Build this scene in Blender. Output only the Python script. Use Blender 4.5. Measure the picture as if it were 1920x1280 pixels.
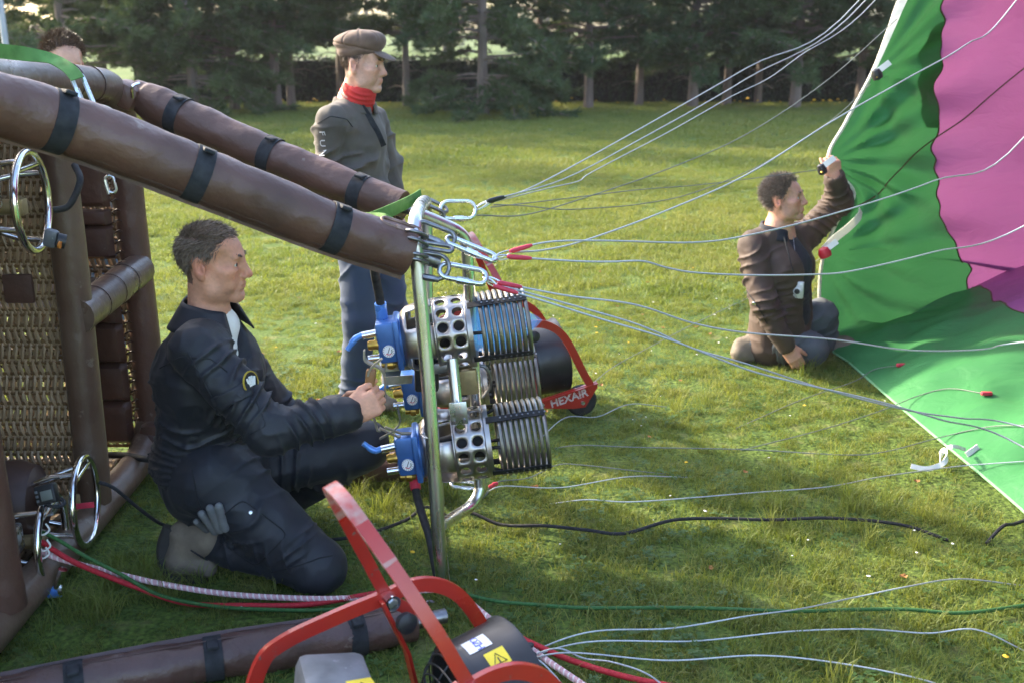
import bpy, bmesh, math, random
import numpy as np
from mathutils import Vector, Matrix
for _o in list(bpy.data.objects): bpy.data.objects.remove(_o)
R = math.radians
SC = bpy.context.scene
COL = SC.collection
# ------------------------------------------------------------------ camera
FOC = 2000.0                       # focal length in pixels of a 1920 wide frame
PITCH = math.atan(580 / FOC)
CAMH = 1.70
cd = bpy.data.cameras.new('camera'); cam = bpy.data.objects.new('camera', cd); COL.objects.link(cam)
cam.location = (0, 0, CAMH); cam.rotation_euler = (math.pi / 2 - PITCH, 0, 0)
cd.sensor_width = 36; cd.lens = FOC / 1920 * 36; cd.clip_start = 0.05; cd.clip_end = 3000
cd.dof.use_dof = True; cd.dof.focus_distance = 3.5; cd.dof.aperture_fstop = 3.8
SC.camera = cam
# ------------------------------------------------------------------ sky and sun
SUN_EL = R(30); SUN_AZ = math.atan2(-0.84, 0.54)      # azimuth from +Y towards +X
sdir = Vector((math.sin(SUN_AZ) * math.cos(SUN_EL), math.cos(SUN_AZ) * math.cos(SUN_EL), math.sin(SUN_EL)))
W = bpy.data.worlds.new('World'); SC.world = W; W.use_nodes = True
nt = W.node_tree; nt.nodes.clear()
bgn = nt.nodes.new('ShaderNodeBackground'); wo = nt.nodes.new('ShaderNodeOutputWorld')
sky = nt.nodes.new('ShaderNodeTexSky'); sky.sky_type = 'NISHITA'; sky.sun_disc = False
sky.sun_elevation = SUN_EL; sky.sun_rotation = SUN_AZ; sky.air_density = 1.0; sky.dust_density = 2.5; sky.ozone_density = 1.0
bgn.inputs[1].default_value = 0.15
nt.links.new(sky.outputs[0], bgn.inputs[0]); nt.links.new(bgn.outputs[0], wo.inputs[0])
sl = bpy.data.lights.new('sun', 'SUN'); sun = bpy.data.objects.new('sun', sl); COL.objects.link(sun)
sl.energy = 2.35; sl.angle = R(3.0); sl.color = (1.0, 0.86, 0.64)
sun.rotation_euler = (-sdir).to_track_quat('-Z', 'Y').to_euler()
SC.view_settings.view_transform = 'Standard'; SC.view_settings.look = 'None'
SC.view_settings.exposure = 2.5; SC.view_settings.gamma = 1.0; SC.view_settings.use_curve_mapping = False
SC.render.engine = 'CYCLES'
SC.cycles.max_bounces = 8; SC.cycles.transparent_max_bounces = 12
SC.cycles.use_denoising = True
HAZE = 0.0005
# ------------------------------------------------------------------ helpers
cP, sP = math.cos(PITCH), math.sin(PITCH)
def raydir(px, py):
    x = (px - 960) / FOC; y = -(py - 640) / FOC
    return Vector((x, cP + y * sP, y * cP - sP))
def at(px, py, Y):                       # place seen at a pixel, at a distance Y along the ground
    d = raydir(px, py); return Vector((0, 0, CAMH)) + d * (Y / d.y)
def gnd(px, py, z=0.0):
    d = raydir(px, py); return Vector((0, 0, CAMH)) + d * ((z - CAMH) / d.z)
def V(*a): return Vector(a)
OFF = {}
def tag(o, label=None, cat=None, group=None, kind=None):
    if label: o['label'] = label
    if cat: o['category'] = cat
    if group: o['group'] = group
    if kind: o['kind'] = kind
    return o
def thing(name, loc, label, cat, group=None, rot=(0, 0, 0), local=False):
    o = bpy.data.objects.new(name, None); COL.objects.link(o); o.empty_display_size = 0.1
    o.location = loc; o.rotation_euler = rot
    OFF[o.name] = Vector((0, 0, 0)) if local else Vector(loc)
    return tag(o, label, cat, group)
def obj_from_mesh(name, me, mat, parent=None):
    o = bpy.data.objects.new(name, me); COL.objects.link(o)
    if mat is not None: me.materials.append(mat)
    if parent is not None:
        o.parent = parent; OFF[o.name] = OFF[parent.name]
    return o
def smooth(pts, n=6, closed=False):      # Catmull-Rom through the points
    P = [Vector(p) for p in pts]; out = []; m = len(P)
    if m < 3 and not closed:
        return [P[0].lerp(P[-1], i / n) for i in range(n + 1)]
    rng = range(m) if closed else range(m - 1)
    for i in rng:
        if closed: a, b, c, d = P[i - 1], P[i], P[(i + 1) % m], P[(i + 2) % m]
        else:
            b, c = P[i], P[i + 1]
            a = P[i - 1] if i else b * 2 - c
            d = P[i + 2] if i + 2 < m else c * 2 - b
        for k in range(n):
            t = k / n
            out.append(0.5 * ((2 * b) + (c - a) * t + (2 * a - 5 * b + 4 * c - d) * t * t + (3 * b - a - 3 * c + d) * t ** 3))
    if not closed: out.append(P[-1])
    return out
class MB:
    def __init__(s): s.v = []; s.f = []; s.M = None
    def _add(s, vs, fs):
        n = len(s.v)
        for p in vs:
            p = Vector(p); s.v.append(s.M @ p if s.M is not None else p)
        s.f += [tuple(i + n for i in f) for f in fs]; return s
    def tube(s, pts, r, n=8, closed=False, caps=True, squash=None):
        P = [Vector(p) for p in pts]; m = len(P)
        rr = r if hasattr(r, '__len__') else [r] * m
        T = []
        for i in range(m):
            a = P[i - 1] if (i or closed) else P[i]; b = P[(i + 1) % m] if (i < m - 1 or closed) else P[i]
            t = b - a; T.append(t.normalized() if t.length > 1e-9 else Vector((0, 0, 1)))
        ref = Vector((0, 0, 1)) if abs(T[0].z) < 0.9 else Vector((1, 0, 0))
        N = (ref - T[0] * ref.dot(T[0])).normalized(); vs = []; fs = []
        for i in range(m):
            N = N - T[i] * N.dot(T[i]); N.normalize(); B = T[i].cross(N)
            for k in range(n):
                a = 2 * math.pi * k / n
                vs.append(P[i] + (N * math.cos(a) * (squash or 1) + B * math.sin(a)) * rr[i])
        for i in range(m if closed else m - 1):
            j = (i + 1) % m
            for k in range(n):
                l = (k + 1) % n; fs.append((i * n + k, i * n + l, j * n + l, j * n + k))
        if caps and not closed:
            fs.append(tuple(range(n - 1, -1, -1))); fs.append(tuple((m - 1) * n + k for k in range(n)))
        return s._add(vs, fs)
    def box(s, c, sz, rot=None, taper=1.0):
        c = Vector(c); hx, hy, hz = sz[0] / 2, sz[1] / 2, sz[2] / 2; vs = []
        for z in (-1, 1):
            k = taper if z > 0 else 1
            for x, y in ((-1, -1), (1, -1), (1, 1), (-1, 1)):
                p = Vector((x * hx * k, y * hy * k, z * hz)); vs.append(c + (rot @ p if rot else p))
        return s._add(vs, [(3, 2, 1, 0), (4, 5, 6, 7), (0, 1, 5, 4), (1, 2, 6, 5), (2, 3, 7, 6), (3, 0, 4, 7)])
    def rbox(s, c, sz, b=0.004, rot=None):        # box with chamfered edges
        c = Vector(c); bm = bmesh.new(); bmesh.ops.create_cube(bm, size=1)
        for v in bm.verts: v.co = Vector((v.co.x * sz[0], v.co.y * sz[1], v.co.z * sz[2]))
        bmesh.ops.bevel(bm, geom=list(bm.edges), offset=b, segments=2, affect='EDGES', profile=0.5)
        bm.verts.index_update()
        vs = [c + (rot @ v.co if rot else v.co) for v in bm.verts]; fs = [tuple(v.index for v in f.verts) for f in bm.faces]
        bm.free(); return s._add(vs, fs)
    def cyl(s, a, b, r, n=16, r2=None):
        return s.tube([a, b], [r, r if r2 is None else r2], n)
    def lathe(s, prof, a, axis, n=24, closed=False):      # prof: (along, radius)
        a = Vector(a); ax = Vector(axis).normalized(); ref = Vector((0, 0, 1)) if abs(ax.z) < .9 else Vector((1, 0, 0))
        u = (ref - ax * ref.dot(ax)).normalized(); w = ax.cross(u); vs = []; fs = []
        for h, r in prof:
            for k in range(n):
                t = 2 * math.pi * k / n; vs.append(a + ax * h + (u * math.cos(t) + w * math.sin(t)) * r)
        m = len(prof)
        for i in range(m if closed else m - 1):
            j = (i + 1) % m
            for k in range(n):
                l = (k + 1) % n; fs.append((i * n + k, i * n + l, j * n + l, j * n + k))
        return s._add(vs, fs)
    def ball(s, c, r, n=12, sc=(1, 1, 1)):
        vs = []; fs = []; m = n // 2; c = Vector(c)
        for i in range(m + 1):
            p = math.pi * i / m
            for k in range(n):
                t = 2 * math.pi * k / n
                vs.append(c + Vector((math.sin(p) * math.cos(t) * r * sc[0], math.sin(p) * math.sin(t) * r * sc[1], math.cos(p) * r * sc[2])))
        for i in range(m):
            for k in range(n):
                l = (k + 1) % n; fs.append((i * n + k, (i + 1) * n + k, (i + 1) * n + l, i * n + l))
        return s._add(vs, fs)
    def torus(s, c, axis, Rr, r, n=32, m=8, a0=0, a1=2 * math.pi):
        ax = Vector(axis).normalized(); ref = Vector((0, 0, 1)) if abs(ax.z) < .9 else Vector((1, 0, 0))
        u = (ref - ax * ref.dot(ax)).normalized(); w = ax.cross(u); cl = abs(a1 - a0) > 6.28
        P = [Vector(c) + (u * math.cos(t) + w * math.sin(t)) * Rr for t in [a0 + (a1 - a0) * i / n for i in range(n + (0 if cl else 1))]]
        return s.tube(P, r, m, closed=cl)
    def bar(s, pts, w, t, wdir, closed=False):    # flat bar swept along pts; wdir: direction of its width
        P = [Vector(p) for p in pts]; vs = []; fs = []; m = len(P)
        for i in range(m):
            a = P[i - 1] if (i or closed) else P[i]; b = P[(i + 1) % m] if (i < m - 1 or closed) else P[i]
            T = (b - a).normalized(); wd = wdir[i] if isinstance(wdir, list) else Vector(wdir)
            wd = (wd - T * wd.dot(T)).normalized(); nn = T.cross(wd)
            for su, sv in ((-1, -1), (1, -1), (1, 1), (-1, 1)): vs.append(P[i] + wd * (su * w / 2) + nn * (sv * t / 2))
        for i in range(m if closed else m - 1):
            j = (i + 1) % m
            for k in range(4):
                l = (k + 1) % 4; fs.append((i * 4 + k, i * 4 + l, j * 4 + l, j * 4 + k))
        if not closed: fs += [(3, 2, 1, 0), tuple((m - 1) * 4 + k for k in range(4))]
        return s._add(vs, fs)
    def prism(s, poly, d):                        # polygon (3D points) extruded along d
        P = [Vector(p) for p in poly]; n = len(P); d = Vector(d)
        return s._add(P + [p + d for p in P], [tuple(range(n - 1, -1, -1)), tuple(range(n, 2 * n))] + [(i, (i + 1) % n, n + (i + 1) % n, n + i) for i in range(n)])
    def grid(s, fn, nu, nv, cu=False):
        vs = [fn(i / nu, j / nv) for i in range(nu + (0 if cu else 1)) for j in range(nv + 1)]; fs = []; m = nv + 1; q = nu if cu else nu + 1
        for i in range(nu):
            for j in range(nv):
                a, b = i % q, (i + 1) % q
                fs.append((a * m + j, b * m + j, b * m + j + 1, a * m + j + 1))
        return s._add(vs, fs)
    def build(s, name, mat, parent=None, shade=True, fix=True):
        off = OFF[parent.name] if parent is not None else Vector((0, 0, 0))
        me = bpy.data.meshes.new(name); me.from_pydata([v - off for v in s.v], [], s.f)
        if fix:
            bm = bmesh.new(); bm.from_mesh(me); bmesh.ops.recalc_face_normals(bm, faces=bm.faces); bm.to_mesh(me); bm.free()
        if shade:
            me.polygons.foreach_set('use_smooth', [True] * len(me.polygons))
            me.set_sharp_from_angle(angle=R(38))
        return obj_from_mesh(name, me, mat, parent)
def copy_tree(o, parent=None):
    c = o.copy(); COL.objects.link(c)
    if parent is not None: c.parent = parent
    OFF[c.name] = OFF.get(o.name, Vector((0, 0, 0)))
    for ch in list(o.children): copy_tree(ch, c)
    return c
def text_mesh(body, size, depth=0.0004):
    cu = bpy.data.curves.new('t', 'FONT'); cu.body = body; cu.size = size; cu.align_x = 'CENTER'; cu.align_y = 'CENTER'; cu.extrude = depth; cu.resolution_u = 2
    o = bpy.data.objects.new('t', cu); COL.objects.link(o)
    dg = bpy.context.evaluated_depsgraph_get(); me = bpy.data.meshes.new_from_object(o.evaluated_get(dg))
    bpy.data.objects.remove(o); return me
# ------------------------------------------------------------------ materials
def newmat(name):
    m = bpy.data.materials.new(name); m.use_nodes = True; n = m.node_tree
    return m, n, n.nodes['Principled BSDF'], n.nodes['Material Output']
def srgb(h):
    h = h.lstrip('#'); c = [int(h[i:i + 2], 16) / 255 for i in (0, 2, 4)]
    return tuple(x / 12.92 if x <= .04045 else ((x + .055) / 1.055) ** 2.4 for x in c)
def mk(name, col, rough=0.6, metal=0.0, var=0.25, vscale=8, bump=0.0, bscale=60, col2=None, coat=0, aniso=None, rvar=0.15, sheen=0, spec=0.5, bump2=0, b2scale=12):
    m, n, b, out = newmat(name); L = n.links.new
    tc = n.nodes.new('ShaderNodeTexCoord'); src = tc.outputs['Object']
    if aniso:
        mp = n.nodes.new('ShaderNodeMapping'); mp.inputs['Scale'].default_value = aniso; L(src, mp.inputs[0]); src = mp.outputs[0]
    no = n.nodes.new('ShaderNodeTexNoise'); no.inputs['Scale'].default_value = vscale; no.inputs['Detail'].default_value = 6; L(src, no.inputs['Vector'])
    mx = n.nodes.new('ShaderNodeMix'); mx.data_type = 'RGBA'
    c2 = col2 if col2 else tuple(x * (1 - var) for x in col); c1 = col if col2 else tuple(min(1, x * (1 + var)) for x in col)
    mx.inputs[6].default_value = (*c1, 1); mx.inputs[7].default_value = (*c2, 1)
    rp = n.nodes.new('ShaderNodeMapRange'); rp.inputs[1].default_value = .3; rp.inputs[2].default_value = .7
    L(no.outputs['Fac'], rp.inputs[0]); L(rp.outputs[0], mx.inputs[0]); L(mx.outputs[2], b.inputs['Base Color'])
    rr = n.nodes.new('ShaderNodeMapRange'); rr.inputs[1].default_value = .25; rr.inputs[2].default_value = .75
    rr.inputs[3].default_value = max(.03, rough - rvar); rr.inputs[4].default_value = min(1, rough + rvar); L(no.outputs['Fac'], rr.inputs[0]); L(rr.outputs[0], b.inputs['Roughness'])
    b.inputs['Metallic'].default_value = metal; b.inputs['Coat Weight'].default_value = coat; b.inputs['Sheen Weight'].default_value = sheen
    b.inputs['Specular IOR Level'].default_value = spec
    last = None
    for st, scl in ((bump2, b2scale), (bump, bscale)):
        if st:
            nb = n.nodes.new('ShaderNodeTexNoise'); nb.inputs['Scale'].default_value = scl; nb.inputs['Detail'].default_value = 5; L(src, nb.inputs['Vector'])
            bp = n.nodes.new('ShaderNodeBump'); bp.inputs['Strength'].default_value = min(1, st); bp.inputs['Distance'].default_value = 0.6 / scl * max(1, st); L(nb.outputs['Fac'], bp.inputs['Height'])
            if last is not None: L(last, bp.inputs['Normal'])
            last = bp.outputs[0]; L(last, b.inputs['Normal'])
    return m
LEATHER = mk('leather', (0.096, 0.046, 0.032), .46, var=.3, vscale=5, bump=.15, bscale=260, bump2=.24, b2scale=11, rvar=.13)
LEATHER_OLD = mk('leather_worn', (0.085, 0.046, 0.030), .40, vscale=4, col2=(0.15, 0.10, 0.065), bump=.15, bscale=200, bump2=.15, b2scale=8, rvar=.1)
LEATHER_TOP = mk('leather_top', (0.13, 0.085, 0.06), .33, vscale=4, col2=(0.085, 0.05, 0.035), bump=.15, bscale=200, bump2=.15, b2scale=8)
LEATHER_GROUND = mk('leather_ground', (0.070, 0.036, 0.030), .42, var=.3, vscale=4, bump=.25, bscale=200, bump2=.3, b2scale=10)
LEATHER_DARK = mk('leather_dark', (0.05, 0.024, 0.017), .5, var=.3, vscale=6, bump=.2, bscale=200)
WEBBING = mk('webbing_black', (0.014, 0.016, 0.020), .8, var=.3, vscale=40, bump=.5, bscale=500)
STEEL = mk('steel_tube', (0.66, 0.66, 0.65), .30, 1, var=.08, vscale=20, bump=.05, bscale=300, aniso=(1, 1, .15))
CHROME = mk('chrome', (0.72, 0.73, 0.74), .14, 1, var=.06, vscale=15, rvar=.06)
ZINC = mk('zinc_plated', (0.62, 0.65, 0.67), .3, 1, var=.15, vscale=40, rvar=.12)
DARKSTEEL = mk('dark_steel', (0.22, 0.22, 0.23), .42, 1, var=.3, vscale=40)
HEATSTEEL = mk('heat_tinted_steel', (0.48, 0.47, 0.46), .36, 1, vscale=7, col2=(0.30, 0.25, 0.22), rvar=.1, bump=.03, bscale=80)
COILSTEEL = mk('coil_steel', (0.40, 0.385, 0.355), .38, 1, vscale=9, col2=(0.17, 0.155, 0.14), rvar=.12)
SOOT = mk('sooty_steel', (0.03, 0.03, 0.032), .6, .6, var=.3, vscale=30)
BLUE = mk('blue_anodised', (0.045, 0.13, 0.36), .34, .35, var=.2, vscale=15, rvar=.1)
BLUE_LT = mk('blue_handle', (0.10, 0.27, 0.70), .3, .3, var=.15, vscale=20)
BRASS = mk('brass', (0.50, 0.31, 0.07), .33, 1, var=.25, vscale=30)
BRASS_MATT = mk('brass_block', (0.34, 0.26, 0.13), .5, .7, var=.25, vscale=20)
REDPAINT = mk('red_paint', (0.42, 0.022, 0.012), .33, vscale=7, col2=(0.34, 0.02, 0.014), coat=.25, bump=.05, bscale=90, rvar=.1)
def chips(m, col, scale, thr, rough=.6):
    n = m.node_tree; L = n.links.new; b = n.nodes['Principled BSDF']; src = b.inputs['Base Color'].links[0].from_socket
    tc = n.nodes.new('ShaderNodeTexCoord'); no = n.nodes.new('ShaderNodeTexNoise'); no.inputs['Scale'].default_value = scale; no.inputs['Detail'].default_value = 9; no.inputs['Roughness'].default_value = .65; L(tc.outputs['Object'], no.inputs['Vector'])
    mr = n.nodes.new('ShaderNodeMapRange'); mr.inputs[1].default_value = thr; mr.inputs[2].default_value = thr + .025; L(no.outputs['Fac'], mr.inputs[0])
    mx = n.nodes.new('ShaderNodeMix'); mx.data_type = 'RGBA'; L(mr.outputs[0], mx.inputs[0]); L(src, mx.inputs[6]); mx.inputs[7].default_value = (*col, 1); L(mx.outputs[2], b.inputs['Base Color']); return m
REDWORN = mk('red_paint_worn', (0.45, 0.03, 0.02), .42, vscale=30, col2=(0.40, 0.30, 0.27), rvar=.15)
BLACKPL = mk('black_plastic', (0.017, 0.017, 0.019), .42, var=.3, vscale=20)
BLACKMETAL = mk('black_metal', (0.022, 0.023, 0.027), .38, .2, var=.3, vscale=12)
RUBBER = mk('rubber', (0.016, 0.016, 0.017), .75, var=.3, vscale=30, bump=.2, bscale=150)
GREYENG = mk('engine_grey', (0.19, 0.20, 0.215), .5, .3, vscale=12, col2=(0.10, 0.105, 0.11), bump=.1, bscale=60)
GREENWEB = mk('green_webbing', (0.075, 0.20, 0.035), .7, var=.25, vscale=30, bump=.4, bscale=400)
WHITE = mk('white_cloth', (0.72, 0.71, 0.66), .8, var=.08, vscale=20, bump=.2, bscale=100)
WHITEPL = mk('white_plastic', (0.72, 0.72, 0.72), .4, var=.08, vscale=20)
YELLOW = mk('yellow_sticker', (0.72, 0.56, 0.03), .5, var=.1, vscale=30)
BLUEINK = mk('blue_ink', (0.07, 0.08, 0.45), .5, var=.2)
BLACKINK = mk('black_ink', (0.03, 0.03, 0.03), .6)
CABLE = mk('steel_cable', (0.40, 0.43, 0.45), .5, .55, var=.15, vscale=200, bump=.3, bscale=500)
CABLE_DK = mk('thin_dark_cable', (0.16, 0.18, 0.16), .6, .2, var=.2, vscale=200)
SLEEVE_RED = mk('red_cable_sleeve', (0.50, 0.03, 0.06), .5, var=.15, vscale=40)
SLEEVE_BLACK = mk('black_cable_sleeve', (0.02, 0.022, 0.025), .5, var=.2, vscale=40)
ROPE_RED = mk('red_rope', (0.42, 0.012, 0.022), .7, var=.2, vscale=120, bump=.6, bscale=300)
ROPE_GREEN = mk('green_rope', (0.028, 0.105, 0.022), .75, var=.25, vscale=120, bump=.6, bscale=300)
ROPE_BLACK = mk('black_rope', (0.012, 0.012, 0.014), .8, var=.3, vscale=120, bump=.5, bscale=300)
GREYMETAL = mk('lamp_pole_metal', (0.30, 0.33, 0.37), .45, .4, var=.1)
chips(REDPAINT, (0.16, 0.10, 0.085), 28, .655); chips(LEATHER, (0.16, 0.115, 0.09), 16, .665); chips(LEATHER_OLD, (0.17, 0.125, 0.09), 13, .64); chips(LEATHER_GROUND, (0.13, 0.09, 0.075), 14, .655); chips(BLACKMETAL, (0.10, 0.10, 0.10), 40, .68); chips(GREYENG, (0.42, 0.42, 0.42), 22, .64)
# ================================================================== SETTING
rng = np.random.default_rng(7); random.seed(7)
def leafmat(name, c1, c2, trans=.35, rough=.6, vscale=.6, tcol=None, objrand=True):
    m, n, b, out = newmat(name); L = n.links.new
    tc = n.nodes.new('ShaderNodeNewGeometry')
    no = n.nodes.new('ShaderNodeTexNoise'); no.inputs['Scale'].default_value = vscale; no.inputs['Detail'].default_value = 4; L(tc.outputs['Position'], no.inputs['Vector'])
    oi = n.nodes.new('ShaderNodeObjectInfo')
    ad = n.nodes.new('ShaderNodeMath'); ad.operation = 'MULTIPLY_ADD'; ad.inputs[1].default_value = .55 if objrand else 0; L(oi.outputs['Random'], ad.inputs[0])
    mr = n.nodes.new('ShaderNodeMapRange'); mr.inputs[1].default_value = .3; mr.inputs[2].default_value = .7; mr.inputs[4].default_value = .65 if objrand else 1; L(no.outputs['Fac'], mr.inputs[0]); L(mr.outputs[0], ad.inputs[2])
    mx = n.nodes.new('ShaderNodeMix'); mx.data_type = 'RGBA'; mx.inputs[6].default_value = (*c1, 1); mx.inputs[7].default_value = (*c2, 1); L(ad.outputs[0], mx.inputs[0])
    L(mx.outputs[2], b.inputs['Base Color']); b.inputs['Roughness'].default_value = rough; b.inputs['Specular IOR Level'].default_value = .3
    tr = n.nodes.new('ShaderNodeBsdfTranslucent'); 
    hs = n.nodes.new('ShaderNodeHueSaturation'); hs.inputs['Hue'].default_value = .485; hs.inputs['Saturation'].default_value = 1.15; hs.inputs['Value'].default_value = 1.35; L(mx.outputs[2], hs.inputs['Color']); L(hs.outputs[0], tr.inputs['Color'])
    ms = n.nodes.new('ShaderNodeMixShader'); ms.inputs[0].default_value = trans; L(b.outputs[0], ms.inputs[1]); L(tr.outputs[0], ms.inputs[2]); L(ms.outputs[0], out.inputs['Surface'])
    return m
def ground_mat():
    m, n, b, out = newmat('lawn_ground'); L = n.links.new
    g = n.nodes.new('ShaderNodeNewGeometry')
    def noise(scale, det=6):
        no = n.nodes.new('ShaderNodeTexNoise'); no.inputs['Scale'].default_value = scale; no.inputs['Detail'].default_value = det; L(g.outputs['Position'], no.inputs['Vector']); return no.outputs['Fac']
    def ramp(f, a, bb):
        r = n.nodes.new('ShaderNodeMapRange'); r.inputs[1].default_value = a; r.inputs[2].default_value = bb; L(f, r.inputs[0]); return r.outputs[0]
    def mix(f, c1, c2):
        x = n.nodes.new('ShaderNodeMix'); x.data_type = 'RGBA'; L(f, x.inputs[0])
        for i, c in ((6, c1), (7, c2)):
            if isinstance(c, tuple): x.inputs[i].default_value = (*c, 1)
            else: L(c, x.inputs[i])
        return x.outputs[2]
    a = mix(ramp(noise(.35, 3), .35, .65), (0.085, 0.145, 0.026), (0.135, 0.180, 0.036))
    c = mix(ramp(noise(60, 8), .38, .62), (0.045, 0.072, 0.016), a)
    d = mix(ramp(noise(9, 6), .55, .75), c, (0.15, 0.155, 0.055))
    L(d, b.inputs['Base Color']); b.inputs['Roughness'].default_value = .9; b.inputs['Specular IOR Level'].default_value = .15
    bp = n.nodes.new('ShaderNodeBump'); bp.inputs['Strength'].default_value = .9; bp.inputs['Distance'].default_value = .02; L(noise(45, 8), bp.inputs['Height']); L(bp.outputs[0], b.inputs['Normal'])
    return m
mb = MB(); mb._add([(-900, -60, 0), (900, -60, 0), (900, 1400, 0), (-900, 1400, 0)], [(0, 1, 2, 3)])
tag(mb.build('ground', ground_mat(), shade=False), kind='structure')
# ---- grass: instanced tufts
src_col = bpy.data.collections.new('grass_sources')
def tuft_mesh(name, nb, spread, h0, h1, w, seed, lean=.5):
    r = np.random.default_rng(seed); vs = []; fs = []
    for i in range(nb):
        a = r.uniform(0, 6.283); d = spread * math.sqrt(r.uniform()); x, y = d * math.cos(a), d * math.sin(a)
        h = r.uniform(h0, h1); la = r.uniform(0, 6.283); le = h * lean * r.uniform(.2, 1.6); lx, ly = le * math.cos(la), le * math.sin(la)
        fa = r.uniform(0, 6.283); wx, wy = w * .5 * math.cos(fa), w * .5 * math.sin(fa); k = len(vs); ww = r.uniform(.6, 1.2)
        wx *= ww; wy *= ww
        vs += [(x - wx, y - wy, -.004), (x + wx, y + wy, -.004), (x + lx * .35 + wx * .8, y + ly * .35 + wy * .8, h * .6), (x + lx * .35 - wx * .8, y + ly * .35 - wy * .8, h * .6), (x + lx, y + ly, h * r.uniform(.8, 1.0))]
        fs += [(k, k + 1, k + 2, k + 3), (k + 3, k + 2, k + 4)]
    me = bpy.data.meshes.new(name); me.from_pydata(vs, [], fs); return me
GRASS1 = leafmat('grass_blade', (0.115, 0.170, 0.034), (0.215, 0.235, 0.062), .38, .5, .55)
GRASS2 = leafmat('grass_blade_dry', (0.22, 0.215, 0.065), (0.14, 0.185, 0.04), .3, .6, .8)
CLOVER = leafmat('clover_leaf', (0.045, 0.105, 0.022), (0.075, 0.13, 0.03), .3, .5, .8)
def clover_mesh(name, seed):
    r = np.random.default_rng(seed); vs = []; fs = []
    for i in range(16):
        a = r.uniform(0, 6.283); d = .05 * math.sqrt(r.uniform()); c = np.array((d * math.cos(a), d * math.sin(a), r.uniform(.012, .035))); t0 = r.uniform(0, 6.283); rr = r.uniform(.006, .010)
        for q in range(3):
            t = t0 + q * 2.094; k = len(vs); u = np.array((math.cos(t), math.sin(t), r.uniform(-.2, .3))); w = np.array((-math.sin(t), math.cos(t), 0))
            vs += [tuple(c), tuple(c + u * rr * .8 + w * rr * .6), tuple(c + u * rr * 1.4), tuple(c + u * rr * .8 - w * rr * .6)]; fs += [(k, k + 1, k + 2, k + 3)]
    me = bpy.data.meshes.new(name); me.from_pydata(vs, [], fs); return me
def sources(tag_, meshes):
    c = bpy.data.collections.new(tag_)
    for me, m in meshes:
        me.materials.append(m); o = bpy.data.objects.new(me.name, me); c.objects.link(o)
    return c
near_c = sources('near_tufts', [(tuft_mesh('tuft', 44, .055, .014, .042, .0034, s, .9), GRASS1) for s in range(5)] + [(tuft_mesh('tuft_dry', 34, .055, .012, .036, .003, 9, 1.1), GRASS2), (tuft_mesh('tuft', 50, .05, .012, .034, .0030, 77, 1.1), GRASS1), (clover_mesh('clover', 4), CLOVER)])
mid_c = sources('mid_tufts', [(tuft_mesh('tuft', 60, .10, .018, .05, .006, s + 20, .9), GRASS1) for s in range(4)] + [(tuft_mesh('tuft_dry', 50, .10, .015, .045, .006, 29, 1.0), GRASS2)])
far_c = sources('far_tufts', [(tuft_mesh('tuft', 60, .22, .025, .065, .013, s + 40, .9), GRASS1) for s in range(4)] + [(tuft_mesh('tuft_dry', 50, .2, .02, .06, .012, 49, 1.0), GRASS2)])
tall_c = sources('tall_tufts', [(tuft_mesh('tall', 36, .05, .07, .19, .0042, s + 60, .9), GRASS1) for s in range(3)])
def scatter_wedge(y0, y1, dens, marg=.7):
    A = .48 * (y1 ** 2 - y0 ** 2) + 2 * marg * (y1 - y0); n = int(A * dens)
    y = rng.uniform(y0, y1, n * 2); hw = .49 * y * 1.02 + marg; k = rng.uniform(0, hw.max(), n * 2) < hw; y = y[k][:n]
    x = rng.uniform(-1, 1, len(y)) * (.49 * y * 1.02 + marg); return np.stack([x, y, np.zeros_like(x)], 1)
def gn_scatter(name, pts, coll, s0, s1, mat_kind='stuff', flat=False, scl=None, label=None, cat=None):
    keep = ~((pts[:, 0] > 1.80) & (pts[:, 1] > 1.7) & (pts[:, 1] < 6.0)); scl = scl[keep] if scl is not None else None; pts = pts[keep]
    me = bpy.data.meshes.new(name); me.from_pydata(pts.tolist(), [], []); n = len(pts)
    at_ = me.attributes.new('scl', 'FLOAT', 'POINT'); sc_ = rng.uniform(s0, s1, n) if scl is None else scl; at_.data.foreach_set('value', sc_.astype(np.float32))
    ar = me.attributes.new('rot', 'FLOAT_VECTOR', 'POINT'); rr = np.stack([rng.uniform(-.15, .15, n), rng.uniform(-.15, .15, n), rng.uniform(0, 6.283, n)], 1).astype(np.float32); ar.data.foreach_set('vector', rr.ravel())
    o = bpy.data.objects.new(name, me); COL.objects.link(o)
    ng = bpy.data.node_groups.new(name, 'GeometryNodeTree'); ng.interface.new_socket('Geometry', in_out='INPUT', socket_type='NodeSocketGeometry'); ng.interface.new_socket('Geometry', in_out='OUTPUT', socket_type='NodeSocketGeometry')
    gi = ng.nodes.new('NodeGroupInput'); go = ng.nodes.new('NodeGroupOutput'); ip = ng.nodes.new('GeometryNodeInstanceOnPoints'); ci = ng.nodes.new('GeometryNodeCollectionInfo')
    ci.inputs['Collection'].default_value = coll; ci.inputs['Separate Children'].default_value = True; ci.inputs['Reset Children'].default_value = True
    ip.inputs['Pick Instance'].default_value = True
    na = ng.nodes.new('GeometryNodeInputNamedAttribute'); na.data_type = 'FLOAT'; na.inputs[0].default_value = 'scl'
    nr = ng.nodes.new('GeometryNodeInputNamedAttribute'); nr.data_type = 'FLOAT_VECTOR'; nr.inputs[0].default_value = 'rot'
    L = ng.links.new; L(gi.outputs[0], ip.inputs['Points']); L(ci.outputs[0], ip.inputs['Instance'])
    L(nr.outputs[0], ip.inputs['Rotation']); L(na.outputs[0], ip.inputs['Scale']); L(ip.outputs[0], go.inputs[0])
    md = o.modifiers.new('scatter', 'NODES'); md.node_group = ng
    return tag(o, label, cat, kind=mat_kind)
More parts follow.
